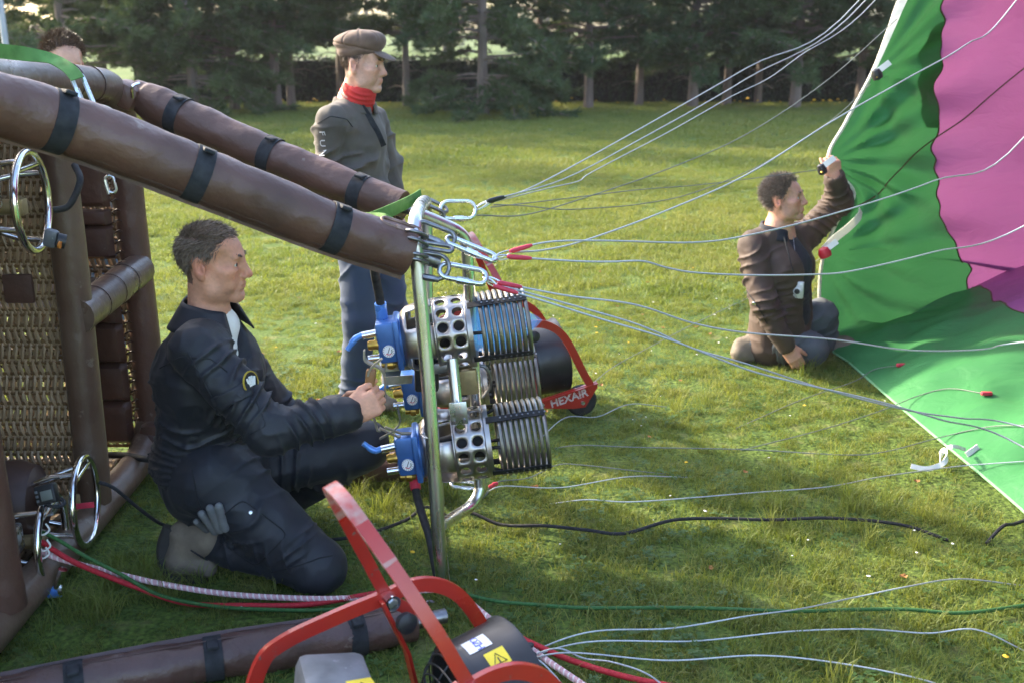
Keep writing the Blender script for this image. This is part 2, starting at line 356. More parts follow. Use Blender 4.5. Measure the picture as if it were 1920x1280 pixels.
def vnoise(p, f, seed=0):                      # cheap 3D value noise, vectorised
    q = np.asarray(p, dtype=np.float64) * f + 100.0 + seed * 7.13; i = np.floor(q).astype(np.int64); t = q - i; t = t * t * (3 - 2 * t)
    def hsh(a, b, c):
        h = (a * 374761393 + b * 668265263 + c * 2147483647 + seed * 974634777) & 0x7fffffff
        h = ((h ^ (h >> 13)) * 1274126177) & 0x7fffffff; return ((h ^ (h >> 16)) & 0xffff) / 65535.0
    r = 0
    for dx in (0, 1):
        for dy in (0, 1):
            for dz in (0, 1):
                w = (t[:, 0] if dx else 1 - t[:, 0]) * (t[:, 1] if dy else 1 - t[:, 1]) * (t[:, 2] if dz else 1 - t[:, 2])
                r = r + w * hsh(i[:, 0] + dx, i[:, 1] + dy, i[:, 2] + dz)
    return r
def patchy(p, a, b): return a + (b - a) * np.clip((vnoise(p, 1.1, 3) * .6 + vnoise(p, 3.7, 4) * .4 - .3) / .4, 0, 1) * rng.uniform(.75, 1.25, len(p))
p = scatter_wedge(1.6, 7.0, 330); gn_scatter('grass_near', p, near_c, 0, 0, scl=patchy(p, .50, 1.10), label='short mown lawn grass in front of the burner', cat='grass')
p = scatter_wedge(7.0, 14.0, 95); gn_scatter('grass_middle', p, mid_c, 0, 0, scl=patchy(p, .7, 1.3), label='lawn grass behind the standing man', cat='grass')
p = scatter_wedge(14.0, 27.0, 30); gn_scatter('grass_far', p, far_c, 0, 0, scl=patchy(p, .7, 1.2), label='far lawn grass up to the hedge', cat='grass')
tp = []
for (px, py, n, sp) in ((1640, 960, 15, .18), (1560, 930, 10, .14), (1700, 985, 7, .12), (1480, 975, 8, .1), (680, 905, 16, .16), (760, 910, 12, .15), (620, 935, 8, .12), (260, 1085, 14, .09), (165, 1140, 12, .07), (330, 1120, 8, .08), (1330, 775, 6, .08), (1620, 1240, 10, .15), (560, 1090, 6, .05)):
    g = gnd(px, py)
    for i in range(n): tp.append((g.x + rng.normal(0, sp), g.y + rng.normal(0, sp), 0))
for q in scatter_wedge(2.2, 9, 1.0): tp.append(tuple(q))
tp = np.array(tp); gn_scatter('tall_grass', tp, tall_c, .3, .75, label='taller uncut grass clumps on the lawn', cat='grass')
# flowers and dead leaves
def disc(name, r, n, z, cone=0):
    vs = [(0, 0, z + cone)] + [(r * math.cos(2 * math.pi * i / n) * (1 if i % 2 else .7), r * math.sin(2 * math.pi * i / n) * (1 if i % 2 else .7), z) for i in range(n)]
    me = bpy.data.meshes.new(name); me.from_pydata(vs, [], [(0, i + 1, (i + 1) % n + 1) for i in range(n)]); return me
DAISY = mk('daisy_petal', (0.75, 0.74, 0.70), .7, var=.05); DANDY = mk('dandelion', (0.72, 0.45, 0.02), .7, var=.1)
DEADLEAF = mk('dead_leaf', (0.30, 0.13, 0.035), .7, var=.35, vscale=20)
dz = sources('daisies', [(disc('daisy', .0085, 16, .032, .003), DAISY), (disc('daisy', .006, 12, .03, .003), DAISY)])
dy = sources('dandelions', [(disc('dandelion', .011, 20, .034, .006), DANDY)])
def curl(name, s):
    r = np.random.default_rng(s); vs = [(x * .014, y * .011 * (1 - .5 * abs(x)), .016 + .005 * x * x + .004 * y * y + r.uniform(0, .002)) for x in (-1, 0, 1) for y in (-1, 0, 1)]
    me = bpy.data.meshes.new(name); me.from_pydata(vs, [], [(0, 3, 4, 1), (1, 4, 5, 2), (3, 6, 7, 4), (4, 7, 8, 5)]); return me
dl = sources('dead_leaves', [(curl('leaf', i), DEADLEAF) for i in range(3)])
gn_scatter('daisies', np.concatenate([scatter_wedge(2.3, 7, 5), scatter_wedge(7, 24, 1.6)]), dz, .5, 1.0, label='tiny white daisies dotted over the lawn', cat='flowers')
gn_scatter('dandelions', np.concatenate([scatter_wedge(2.3, 9, 1.3), scatter_wedge(9, 24, .5)]), dy, .5, 1.0, label='yellow dandelion heads scattered in the grass', cat='flowers')
gn_scatter('dead_leaves', scatter_wedge(2.2, 8, 3.5), dl, .6, 1.2, label='small curled orange dead leaves in the grass', cat='leaves')
yb = np.stack([rng.uniform(-9, 9.5, 90), 25.6 + rng.uniform(0, 1.0, 90), np.zeros(90)], 1); gn_scatter('dandelion_border', yb, dy, 1.5, 4.5, label='yellow flowers along the foot of the hedge', cat='flowers')
# ---- trees
BARK = mk('pine_bark', (0.13, 0.105, 0.09), .85, vscale=14, col2=(0.22, 0.17, 0.14), bump=.8, bscale=30, aniso=(1, 1, .25))
NEEDLE = leafmat('pine_needles', (0.034, 0.072, 0.030), (0.085, 0.122, 0.044), .3, .55, .9)
NEEDLE_Y = leafmat('pine_needles_pale', (0.055, 0.085, 0.032), (0.12, 0.14, 0.05), .3, .55, .9)
def tuft_tris(c, d, L, w, n, r, vs, fs):
    d = d / np.linalg.norm(d); ref = np.array((0, 0, 1.0)) if abs(d[2]) < .9 else np.array((1.0, 0, 0)); u = np.cross(d, ref); u /= np.linalg.norm(u); v = np.cross(d, u)
    for i in range(n):
        a = r.uniform(0, 6.283); sp = r.uniform(.35, 1.15); q = d + (u * math.cos(a) + v * math.sin(a)) * sp; q /= np.linalg.norm(q); l = L * r.uniform(.6, 1.1)
        s = np.cross(q, (r.normal(), r.normal(), r.normal())); s /= np.linalg.norm(s) + 1e-9; k = len(vs); b = c + d * L * r.uniform(-.5, .3)
        vs += [b - s * w * .5, b + s * w * .5, b + q * l]; fs.append((k, k + 1, k + 2))
def pine(seed, H, zlow, nlow, nhigh, limb, tr, drop=.25):
    r = np.random.default_rng(seed); tk = MB(); br = MB(); vs = []; fs = []
    sway = [(r.normal(0, .03), r.normal(0, .03)) for _ in range(9)]
    tk.tube([(sway[i][0] * i / 4, sway[i][1] * i / 4, H * i / 8 - .05) for i in range(9)], [tr * (1.25 if i == 0 else 1) * (1 - i / 8.6) for i in range(9)], 9)
    def limbs(n, z0, z1, Lf, ntuft, tl, tw, tn, lo):
        for i in range(n):
            z = r.uniform(z0, z1); a = r.uniform(0, 6.283); L = Lf(z) * r.uniform(.55, 1.1); dirv = np.array((math.cos(a), math.sin(a), 0))
            up = r.uniform(-.05, .3) if z > 1.2 else r.uniform(-.12, .15); pts = []
            for k in range(6):
                t = k / 5; pts.append(dirv * L * t + np.array((r.normal(0, .04), r.normal(0, .04), z + L * (up * t - drop * t * t) + r.normal(0, .03))))
            pts[0] = np.array((0, 0, z)); pts = [np.array((p[0], p[1], max(p[2], .08))) for p in pts]
            br.tube([tuple(p) for p in pts], [.028 * (1 - k / 5.5) + .004 for k in range(6)], 5 if lo else 4)
            for j in range(ntuft):
                t = r.uniform(.22, 1.0) ** .8; k = min(4, int(t * 5)); p = pts[k] + (pts[k + 1] - pts[k]) * (t * 5 - k)
                side = np.array((-dirv[1], dirv[0], 0)) * r.choice((-1, 1)); off = (side * r.uniform(0, .42) + dirv * r.uniform(0, .25)) * L * .32 * (1.15 - t * .6)
                q = p + off + np.array((0, 0, r.normal(-.03, .06)))
                if lo and j % 4 == 0: br.tube([tuple(p), tuple(q)], [.007, .003], 3, caps=False)
                q[2] = max(q[2], .1)
                tuft_tris(q, dirv * .6 + side * .5 + np.array((0, 0, r.uniform(-.2, .35))), tl, tw, tn, r, vs, fs)
    limbs(int(nlow * 1.5), zlow, 3.6, lambda z: limb, 62, .19, .030, 13, True)
    limbs(nhigh, 3.4, H * .97, lambda z: limb * max(.12, 1.05 - (z - 3) / (H - 2.5)), 16, .34, .07, 9, False)
    for i in range(10):        # dead snags on the lower stem
        z = r.uniform(.4, 2.5); a = r.uniform(0, 6.283); L = r.uniform(.3, 1.1); br.tube([(0, 0, z), (L * .5 * math.cos(a), L * .5 * math.sin(a), z + .03), (L * math.cos(a), L * math.sin(a), z - .08)], [.013, .009, .003], 4)
    return tk, br, np.array(vs), fs
def tree_proto(name, args, mat):
    tk, br, vs, fs = pine(*args)
    root = thing(name, (0, 0, 0), 'x', 'tree', local=True)
    tk.build('trunk', BARK, root); tag(br.build('branches', BARK, root, fix=False), kind='stuff')
    me = bpy.data.meshes.new('crown'); me.from_pydata(vs.tolist(), [], fs); obj_from_mesh('crown', me, mat, root)
    return root
protos = {'a': tree_proto('pine_tree', (1, 9.5, 1.35, 20, 46, 2.6, .105, .10), NEEDLE), 'b': tree_proto('pine_tree', (2, 9.0, 1.15, 22, 46, 2.5, .10, .12), NEEDLE),
          'c': tree_proto('fir_tree', (3, 9.0, .2, 46, 44, 2.3, .12), NEEDLE), 'd': tree_proto('fir_tree', (4, 10, .75, 30, 46, 2.6, .11, .18), NEEDLE),
          'e': tree_proto('pine_tree', (5, 9.5, 1.5, 16, 44, 2.7, .09, .10), NEEDLE_Y)}
used = set()
TREES = [(905, 23.2, 'c', 1.0, 'dense bushy fir with branches down to the lawn, beside the tall bare trunk'),
         (763, 25.5, 'e', .95, 'slim bare-trunked pine just behind the man in the cap'),
         (520, 24.6, 'a', 1.0, 'left pine of a close pair of bare trunks in front of the hedge'),
         (547, 25.2, 'e', 1.0, 'right pine of a close pair of bare trunks in front of the hedge'),
         (1103, 25.0, 'b', 1.0, 'pine with a thick grey trunk right of the bushy fir'),
         (1198, 26.0, 'a', .9, 'narrow pine next after the thick grey trunk'),
         (1298, 25.4, 'd', 1.0, 'pine with drooping low limbs between two narrow trunks'),
         (1362, 26.4, 'b', .95, 'narrow pine with a dark stem before the yellow border'),
         (1490, 25.4, 'd', 1.05, 'dark pine behind the rising cables near the balloon mouth'),
         (1610, 26.5, 'b', 1.0, 'pine partly hidden by the edge of the green balloon mouth'),
         (1760, 26, 'd', 1.0, 'pine hidden behind the green balloon fabric'),
         (440, 24.5, 'd', .95, 'broad pine whose limbs overhang the upper padded pole'),
         (365, 23.8, 'c', .95, 'thick low-branched fir behind the far basket corner'),
         (270, 24.6, 'd', 1.05, 'dark fir above the top rail of the basket'),
         (200, 26, 'b', 1.0, 'loose pine between the dark fir and the man behind the basket'),
         (130, 22.5, 'a', 1.0, 'pine with a dark stem right behind the hidden man'),
         (640, 27.2, 'e', 1.0, 'thin pale pine standing behind the hedge by the cap'),
         (1010, 27.0, 'e', 1.0, 'pale thin pine behind the hedge right of the bushy fir'),
         (1420, 27.2, 'e', .95, 'pale thin pine behind the hedge before the cables'),
         (-120, 20, 'b', 1.0, 'pine left of the lamp pole behind the basket')]
for (px, Y, kd, s, lab) in TREES:
    pr = protos[kd]; o = pr if kd not in used else copy_tree(pr); used.add(kd)
    g = at(px, 200, Y); o.location = (g.x, Y, 0); o.rotation_euler = (0, 0, random.uniform(0, 6.28)); o.scale = (s, s, s); tag(o, lab, 'tree', 'trees in a row along the hedge')
# ---- hedge
HEDGE = leafmat('hedge_leaf', (0.022, 0.040, 0.020), (0.040, 0.062, 0.026), .12, .5, 1.5)
hr = np.random.default_rng(11); root = thing('hedge', (0, 27.9, 0), 'low clipped dark green hedge closing off the lawn', 'hedge')
hm = MB(); X0, X1 = -9.5, 16
hm.grid(lambda u, v: V(X0 + (X1 - X0) * u, 27.9 + .42 * math.cos(math.pi * v) * (1.0 if .12 < v < .88 else .75), max(0.0, .90 * min(1, math.sin(math.pi * v) * 1.9))), 60, 10)
hm.build('twig_core', mk('hedge_core', (0.010, 0.014, 0.008), .9), root)
vs = []; fs = []
for i in range(15000):
    x = hr.uniform(X0, X1); f = hr.uniform()
    if f < .7: y, z = 27.9 - .43 + hr.normal(0, .04), hr.uniform(.02, .95)
    else: y, z = 27.9 + hr.uniform(-.42, .42), .93 + hr.normal(0, .035) + .03 * math.sin(x * 2.1)
    c = np.array((x, y, z)); a = hr.normal(size=3); a /= np.linalg.norm(a); b = np.cross(a, hr.normal(size=3)); b /= np.linalg.norm(b); s = hr.uniform(.03, .06); k = len(vs)
    vs += [c - a * s, c + b * s * .5, c + a * s, c - b * s * .5]; fs.append((k, k + 1, k + 2, k + 3))
me = bpy.data.meshes.new('leaves'); me.from_pydata([tuple(np.array(v) - (0, 27.9, 0)) for v in vs], [], fs); tag(obj_from_mesh('leaves', me, HEDGE, root), kind='stuff'); root.scale = (1, 1, 1.12)
mb = MB(); mb.grid(lambda u, v: V(-9 + 25 * u, 24.6 + 2.8 * v + .25 * math.sin(u * 40) * (1 - v), .006), 80, 1)
tag(mb.build('leaf_litter', mk('leaf_litter', (0.105, 0.075, 0.045), .95, vscale=3, col2=(0.055, 0.062, 0.024), bump=.6, bscale=40), fix=False), kind='structure')
# ---- far broadleaf trees beyond the field
def broad(seed):
    r = np.random.default_rng(seed); vs = []; fs = []; tk = MB(); tk.tube([(0, 0, -.1), (.1, 0, 2), (0, .1, 5)], [.35, .25, .12], 7)
    for i in range(60):
        a = r.uniform(0, 6.283); z = r.uniform(1.0, 9); rad = 3.4 * math.sqrt(max(.05, 1 - ((z - 4.5) / 5.2) ** 2)) * math.sqrt(r.uniform(.1, 1)); c0 = np.array((rad * math.cos(a), rad * math.sin(a), z))
        for j in range(60):
            c = c0 + r.normal(0, .45, 3); d = r.normal(size=3); d /= np.linalg.norm(d); b = np.cross(d, r.normal(size=3)); b /= np.linalg.norm(b); s = r.uniform(.10, .22); k = len(vs)
            vs += [c - d * s, c + b * s * .6, c + d * s, c - b * s * .6]; fs.append((k, k + 1, k + 2, k + 3))
    return tk, np.array(vs), fs
FARLEAF = leafmat('far_leaf', (0.10, 0.11, 0.08), (0.14, 0.145, 0.10), .3, .7, .15)
fp = []
for s in (1, 2):
    tk, vs, fs = broad(s); root = thing('broadleaf_tree', (0, 0, 0), 'x', 'tree', local=True); tk.build('trunk', BARK, root)
    me = bpy.data.meshes.new('crown'); me.from_pydata(vs.tolist(), [], fs); obj_from_mesh('crown', me, FARLEAF, root); fp.append(root)
fx = [-62, -33, -24, -13, -6, 3, 11, 19, 27, 36, 45, 55]
for i, x in enumerate(fx):
    o = fp[i] if i < 2 else copy_tree(fp[i % 2]); o.location = (x, 96 + random.uniform(-5, 10), 0); o.rotation_euler = (0, 0, random.uniform(0, 6)); k = random.uniform(.85, 1.3); o.scale = (k, k, k)
    tag(o, 'hazy olive broadleaf tree far beyond the sunlit field', 'tree', 'far trees beyond the field')
# ---- lamp pole
root = thing('lamp_pole', (0, 0, 0), 'pale blue-grey metal lamp pole beyond the basket', 'lamp pole')
g = at(12, 95, 14.0); mb = MB(); mb.tube([(g.x, 14, -.05), (g.x, 14, 5.5)], [.045, .032], 12); mb.build('pole', GREYMETAL, root)
mb = MB(); mb.lathe([(0, .09), (.02, .09), (.03, .05)], (g.x, 14, 0), (0, 0, 1), 16); mb.build('base_plate', GREYMETAL, root)
mb = MB(); mb.rbox((g.x + .2, 14, 5.52), (.5, .16, .08), .02); mb.build('lamp_head', GREYMETAL, root)
# ================================================================== BASKET on its side, open top facing +X
BX = -1.47; BZ0, BZ1 = 0.075, 1.53; BY0, BY1 = 2.05, 4.08; BD = 1.12      # rim plane, rim heights, rim ends, basket depth
basket = thing('balloon_basket', (BX - .5, 3.0, 0), 'brown leather and wicker balloon basket lying open on its side', 'basket')
RR = .058
def rail(name, pts, r, mat, n=18, wob=.06):
    P = smooth(pts, 10); mb = MB(); k = [r * (1 + wob * (vnoise(np.array([tuple(p)]), 9, 5)[0] - .5)) for p in P]
    mb.tube(P, k, n); return mb.build(name, mat, basket)
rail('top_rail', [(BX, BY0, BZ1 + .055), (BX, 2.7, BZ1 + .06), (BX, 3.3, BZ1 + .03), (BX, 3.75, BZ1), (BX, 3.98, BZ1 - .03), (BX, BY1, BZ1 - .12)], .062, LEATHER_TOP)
rail('bottom_rail', [(BX, BY0, BZ0), (BX, 3.0, BZ0), (BX, 3.8, BZ0), (BX, 3.99, BZ0 + .03), (BX, BY1, BZ0 + .10)], RR, LEATHER_OLD)
rail('far_post', [(BX, BY1, BZ1 - .10), (BX, BY1 + .005, 1.0), (BX + .01, BY1, .5), (BX, BY1, BZ0 + .06)], .058, LEATHER)
rail('divider_post', [(BX, 3.47, BZ1 - .02), (BX + .005, 3.47, .9), (BX, 3.46, BZ0 + .035)], .056, LEATHER_OLD)
rail('divider_post', [(BX, 2.75, BZ1 + .02), (BX, 2.74, .8), (BX + .01, 2.74, BZ0 + .035)], .060, LEATHER)
rail('near_post', [(BX, BY0, BZ1 + .03), (BX, BY0, .8), (BX, BY0, BZ0)], .058, LEATHER_OLD)
rail('cross_rail', [(BX + .02, 3.43, .79), (BX + .02, 3.75, .80), (BX + .02, 4.06, .815)], .062, LEATHER_TOP)
rail('cross_rail', [(BX + .03, 2.10, .79), (BX + .03, 2.42, .79), (BX + .05, 2.70, .785)], .062, LEATHER_TOP)
# stitched joints on the cross rail and rails
mb = MB()
for t in (.25, .5, .72): mb.torus((BX + .02, 3.43 + .63 * t, .79 + .025 * t), (0, 1, 0), .0628, .0016, 24, 5)
tag(mb.build('stitch_line', LEATHER_DARK, basket), kind='stuff')
mb = MB()
for (y, z) in ((3.62, BZ1 + .012), (3.80, BZ1 - .004), (2.9, BZ1 + .055)): mb.torus((BX, y, z), (0, 1, -.07), .0625, .002, 24, 5)
tag(mb.build('stitch_line', LEATHER_DARK, basket), kind='stuff')
# wicker
WICK = mk('wicker', (0.40, 0.28, 0.16), .5, vscale=30, col2=(0.25, 0.17, 0.095), bump=.3, bscale=150)
WICKD = mk('wicker_stake', (0.16, 0.09, 0.035), .65, var=.3, vscale=30)
def wicker(org, du, dv, nrm, Lu, Lv, su=.0120, sv=.056, amp=.0062, r=.0062):
    # weavers run along dv (waving over the stakes), stakes run along du
    du, dv, nrm, org = Vector(du), Vector(dv), Vector(nrm), Vector(org); wv = MB(); st = MB(); nu = int(Lu / su); ns = int(Lv / sv); rr_ = random.Random(5)
    for i in range(nu):
        u = (i + .5) * su + rr_.uniform(-.002, .002); ph = math.pi * (i % 2); P = []; m = ns * 5
        for k in range(m + 1):
            v = Lv * k / m; P.append(org + du * (u + .0045 * math.sin(v / sv * math.pi + 2.0)) + dv * v + nrm * (amp * math.sin(v / sv * math.pi + ph)))
        wv.tube(P, [r * (1 + .12 * rr_.uniform(-1, 1)) for _ in P], 5, caps=False)
    for k in range(ns + 1):
        v = sv * k
        for e in (-.009, .009): st.tube([org + dv * (v + e), org + du * Lu * .5 + dv * (v + e + rr_.uniform(-.004, .004)), org + du * Lu + dv * (v + e)], .007, 5, caps=False)
    return wv, st
def panel(name, *a, **k):
    wv, st = wicker(*a, **k); o = wv.build(name, WICK, basket, fix=False); tag(o, kind='stuff'); s = st.build('wicker_stakes', WICKD, basket, fix=False); tag(s, kind='stuff')
panel('wicker_divider', (BX - .03, 3.50, .06), (-1, 0, 0), (0, 0, 1), (0, -1, 0), .75, 1.46)
panel('wicker_wall', (BX - .05, BY1 + .01, .08), (-1, 0, 0), (0, 0, 1), (0, -1, 0), 1.05, 1.42, su=.021, r=.0075)
panel('wicker_floor', (BX - BD, BY0, .05), (0, 1, 0), (0, 0, 1), (1, 0, 0), BY1 - BY0, 1.45, su=.03, r=.0125, sv=.11)
panel('wicker_wall', (BX - .05, BY0, .02), (-1, 0, 0), (0, 1, 0), (0, 0, 1), BD - .05, BY1 - BY0, su=.026, r=.011, sv=.1)
panel('wicker_wall', (BX - .05, BY0, BZ1 - .02), (-1, 0, 0), (0, 1, 0), (0, 0, 1), BD - .05, BY1 - BY0, su=.026, r=.011, sv=.1)
panel('wicker_wall', (BX - .05, BY0, .05), (-1, 0, 0), (0, 0, 1), (0, 1, 0), BD - .05, 1.43, su=.03, r=.0125, sv=.11)
# floor boards make the basket light-tight
mb = MB(); mb.rbox((BX - BD - .03, (BY0 + BY1) / 2, .78), (.025, BY1 - BY0, 1.42), .004); mb.build('floor_board', mk('plywood', (0.20, 0.13, 0.07), .7, vscale=6, bump=.2, bscale=40, aniso=(1, .2, 1)), basket)
mb = MB(); mb.rbox((BX - .45, 3.78, .775), (.8, .50, .03), .01); mb.build('padded_shelf', LEATHER_DARK, basket)
# leather quilting on the far wall
pads = [(.10, .28), (.28, .44), (.44, .60), (.60, .74), (.86, .99), (.99, 1.05), (1.06, 1.24), (1.24, 1.44)]
for (z0, z1) in pads:
    def pf(u, v, z0=z0, z1=z1):
        e = (1 - (2 * u - 1) ** 6) * (1 - (2 * v - 1) ** 6); return V(BX - .06 - .17 * u, BY1 - .035 - .035 * e ** .5, z0 + (z1 - z0) * v)
    mb = MB(); mb.grid(pf, 10, 10); mb.build('leather_pad', LEATHER, basket, fix=False)
mb = MB()
for k in range(34): 
    z = .12 + k * .04; mb.tube([(BX - .052, BY1 - .045, z), (BX - .03, BY1 - .05, z + .012), (BX - .01, BY1 - .045, z + .004)], .004, 5)
tag(mb.build('lacing', LEATHER_DARK, basket), kind='stuff')
mb = MB(); mb.rbox((BX - .14, BY1 - .055, .90), (.09, .012, .075), .005); mb.build('tan_leather_patch', mk('tan_leather', (0.20, 0.095, 0.03), .6), basket)
mb = MB(); mb.rbox((BX - .18, 3.476, .875), (.10, .02, .10), .008); mb.build('leather_patch', LEATHER, basket)
# sleeve flaps at the basket corners
mb = MB(); c = at(293, 868, 4.0); mb.rbox((c.x + .02, 4.02, .135), (.15, .09, .13), .03); mb.build('corner_flap', LEATHER, basket)
mb = MB(); c = at(248, 172, 4.08); mb.rbox((c.x, 4.03, c.z - .01), (.10, .13, .10), .03, Matrix.Rotation(.5, 3, 'Y')); mb.build('corner_flap', LEATHER, basket)
mb = MB(); c = at(252, 168, 3.96); mb.tube(smooth([c + V(-.01, 0, -.03), c + V(.0, -.02, .01), c + V(.02, 0, .022)], 5), .006, 8); mb.build('buckle', CHROME, basket)
# ================================================================== PADDED POLES
def ridged0(P, f, seed): return 1 - np.abs(2 * vnoise(P, f, seed) - 1)
def pole(label, pts, radii, straps, seam_dir, mat=LEATHER, base=None):
    P = smooth(pts, 26); m = len(P); root = thing('padded_pole', base or P[0], label, 'padded pole', 'leather padded poles between basket and burner frame')
    rr_ = np.interp(np.linspace(0, 1, m), np.linspace(0, 1, len(radii)), radii)
    Pn = np.array([tuple(p) for p in P]); wob = 1 + .10 * (vnoise(Pn, 7, 2) - .5) + .05 * (vnoise(Pn, 19, 9) - .5)
    for t in straps: wob = wob * (1 - .045 * np.exp(-((np.linspace(0, 1, m) - t) / .018) ** 2))
    mb = MB(); mb.tube(P, list(rr_ * wob), 36); A = np.array([tuple(v) for v in mb.v]); C_ = np.repeat(Pn, 36, axis=0); N_ = (A - C_) / (np.linalg.norm(A - C_, axis=1, keepdims=True) + 1e-9)
    dd = .006 * (vnoise(A, 8, 31) - .5) + .0045 * (ridged0(A, 15, 32) - .6) + .002 * (vnoise(A, 45, 33) - .5); A = A + N_ * dd[:, None]; mb.v = [Vector(a) for a in A]; o = mb.build('sleeve', mat, root)
    sd = Vector(seam_dir)
    mb = MB(); Q = [p + sd.normalized() * r * .99 for p, r in zip(P, rr_)]; mb.bar(Q, .026, .006, sd); mb.build('seam_flap', mat, root)
    mb = MB(); mb.tube([p + (sd.normalized() * .75 + V(0, -.62, .1)).normalized() * r * 1.008 for p, r in zip(P, rr_)], .0022, 5); tag(mb.build('stitching', LEATHER_DARK, root), kind='stuff')
    mb = MB(); mb.tube([P[-3], P[-1] + (P[-1] - P[-2]).normalized() * .10], .022, 14); mb.build('inner_rod', DARKSTEEL, root)
    for t in straps:
        i = min(m - 3, max(2, int(t * m))); d = (P[i + 1] - P[i - 1]).normalized(); mb = MB(); w = .024
        rad = rr_[i] * wob[i] + .004
        mb.lathe([(-w, rad - .002), (-w, rad + .002), (w, rad + .002), (w, rad - .002)], P[i], d, 28, closed=True); s_ = mb.build('strap', WEBBING, root)
        mb = MB(); n0 = (V(0, -.5, 1) - d * V(0, -.5, 1).dot(d)).normalized(); mb.rbox(P[i] + n0 * (rad + .006), (.03, .045, .010), .003, d.to_track_quat('X', 'Z').to_matrix()); mb.build('strap_end', WEBBING, s_)
    return root
NT = at(776, 430, 3.05); NB = V(-.222, 3.0, .03); FTP = at(796, 378, 3.72); FBP = V(-.272, 3.66, .0)
pA0 = V(BX - .02, 2.36, 1.66)
pole('thick brown padded pole from the basket top rail, passing over the kneeling pilot', [pA0, at(120, 232, 2.72), at(380, 330, 2.86), at(620, 425, 2.98), at(764, 472, 3.06)], [.072, .075, .075, .073, .070, .072], (.245, .495, .755), (-.25, -.15, -1))
pole('slimmer brown padded pole from the far top corner of the basket', [at(250, 170, 4.05), at(300, 200, 4.03), at(500, 288, 3.93), at(680, 362, 3.82), at(756, 388, 3.76)], [.045, .072, .066, .060, .056], (.31, .51, .735), (-.1, -.35, -1))
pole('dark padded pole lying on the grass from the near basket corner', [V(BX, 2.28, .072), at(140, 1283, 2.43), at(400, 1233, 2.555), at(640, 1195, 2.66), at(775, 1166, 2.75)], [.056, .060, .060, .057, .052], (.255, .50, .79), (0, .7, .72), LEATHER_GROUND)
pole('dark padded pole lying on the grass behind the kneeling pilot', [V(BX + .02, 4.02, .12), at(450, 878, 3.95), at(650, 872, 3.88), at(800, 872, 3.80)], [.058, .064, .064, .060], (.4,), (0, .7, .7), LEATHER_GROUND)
# strap tail hanging from the thick pole
# ================================================================== BURNER FRAME
frame = thing('burner_stand', NB, 'polished steel tube frame carrying the burners, standing on edge', 'burner stand')
TR = .0215
mb = MB(); mb.tube(smooth([NB + V(.004, .02, -.01), at(822, 1000, 3.01), at(806, 760, 3.03), at(787, 540, 3.05), at(779, 452, 3.06)], 6) + smooth([at(779, 440, 3.065), at(778, 415, 3.10), at(784, 395, 3.20)], 5), TR, 20); mb.build('near_upright', STEEL, frame)
mb = MB(); mb.tube(smooth([at(784, 395, 3.20), at(790, 384, 3.45), at(797, 378, 3.66), at(799, 392, 3.73), at(800, 430, 3.75)], 6) + [at(801, 560, 3.76), at(809, 760, 3.72), FBP], TR, 16); mb.build('far_upright', STEEL, frame)
mb = MB(); mb.tube(smooth([NB + V(.005, .03, .0), NB + V(-.025, .35, -.03), FBP + V(0, 0, -.01)], 5), TR, 16); mb.build('bottom_tube', STEEL, frame)
g1 = [at(786, 402, 3.22), at(830, 420, 3.27), at(858, 434, 3.30), at(872, 452, 3.32), at(877, 490, 3.33), at(884, 620, 3.36), at(893, 760, 3.38), at(899, 890, 3.38), at(898, 922, 3.37), at(882, 948, 3.33), at(858, 964, 3.24), at(826, 985, 3.06)]
mb = MB(); mb.tube(smooth(g1, 7), .0195, 18); mb.build('guard_hoop', STEEL, frame)
mb = MB(); c = at(805, 816, 3.03); mb.torus(c, (.08, 0, 1), TR + .0015, .002, 24, 6); mb.build('wire_tie', ZINC, frame)
# ================================================================== BURNERS (local: x forward along the flame)
def holed_can(r, x0, x1, rows, nper, hr):
    mb = MB(); W_ = 2 * math.pi / nper; row_w = (x1 - x0) / rows
    def S(x, th): return V(x, r * math.cos(th), r * math.sin(th))
    for j in range(rows):
        for i in range(nper):
            th0 = i * W_; xa = x0 + j * row_w; n = 16; vs = []; fs = []
            sx, sy = row_w / 2, W_ / 2; cx, cy = xa + sx, th0 + sy
            for k in range(n):
                a = 2 * math.pi * (k + .5) / n; ca, sa = math.cos(a), math.sin(a); q = 1 / max(abs(ca), abs(sa))
                vs.append(S(cx + ca * q * sx, cy + sa * q * sy)); vs.append(S(cx + ca * hr, cy + sa * hr / r))
            for c_ in range(4):
                pass
            for k in range(n):
                l = (k + 1) % n; fs.append((2 * k, 2 * l, 2 * l + 1, 2 * k + 1))
            base = len(vs)                       # corner fillers
            for q_, (ux, uy) in enumerate(((1, 1), (-1, 1), (-1, -1), (1, -1))):
                vs.append(S(cx + ux * sx, cy + uy * sy)); k = n // 8 + q_ * (n // 4) - 1; fs.append((2 * k, base + q_, 2 * (k + 1)))
            mb._add(vs, fs)
    return mb
def weld(mb, e=4):
    key = {}; idx = []; nv = []
    for v in mb.v:
        k = (round(v.x, e), round(v.y, e), round(v.z, e))
        if k not in key: key[k] = len(nv); nv.append(v)
        idx.append(key[k])
    nf = []
    for f in mb.f:
        g = []
        for i in f:
            j = idx[i]
            if j not in g: g.append(j)
        if len(g) > 2: nf.append(tuple(g))
    mb.v = nv; mb.f = nf
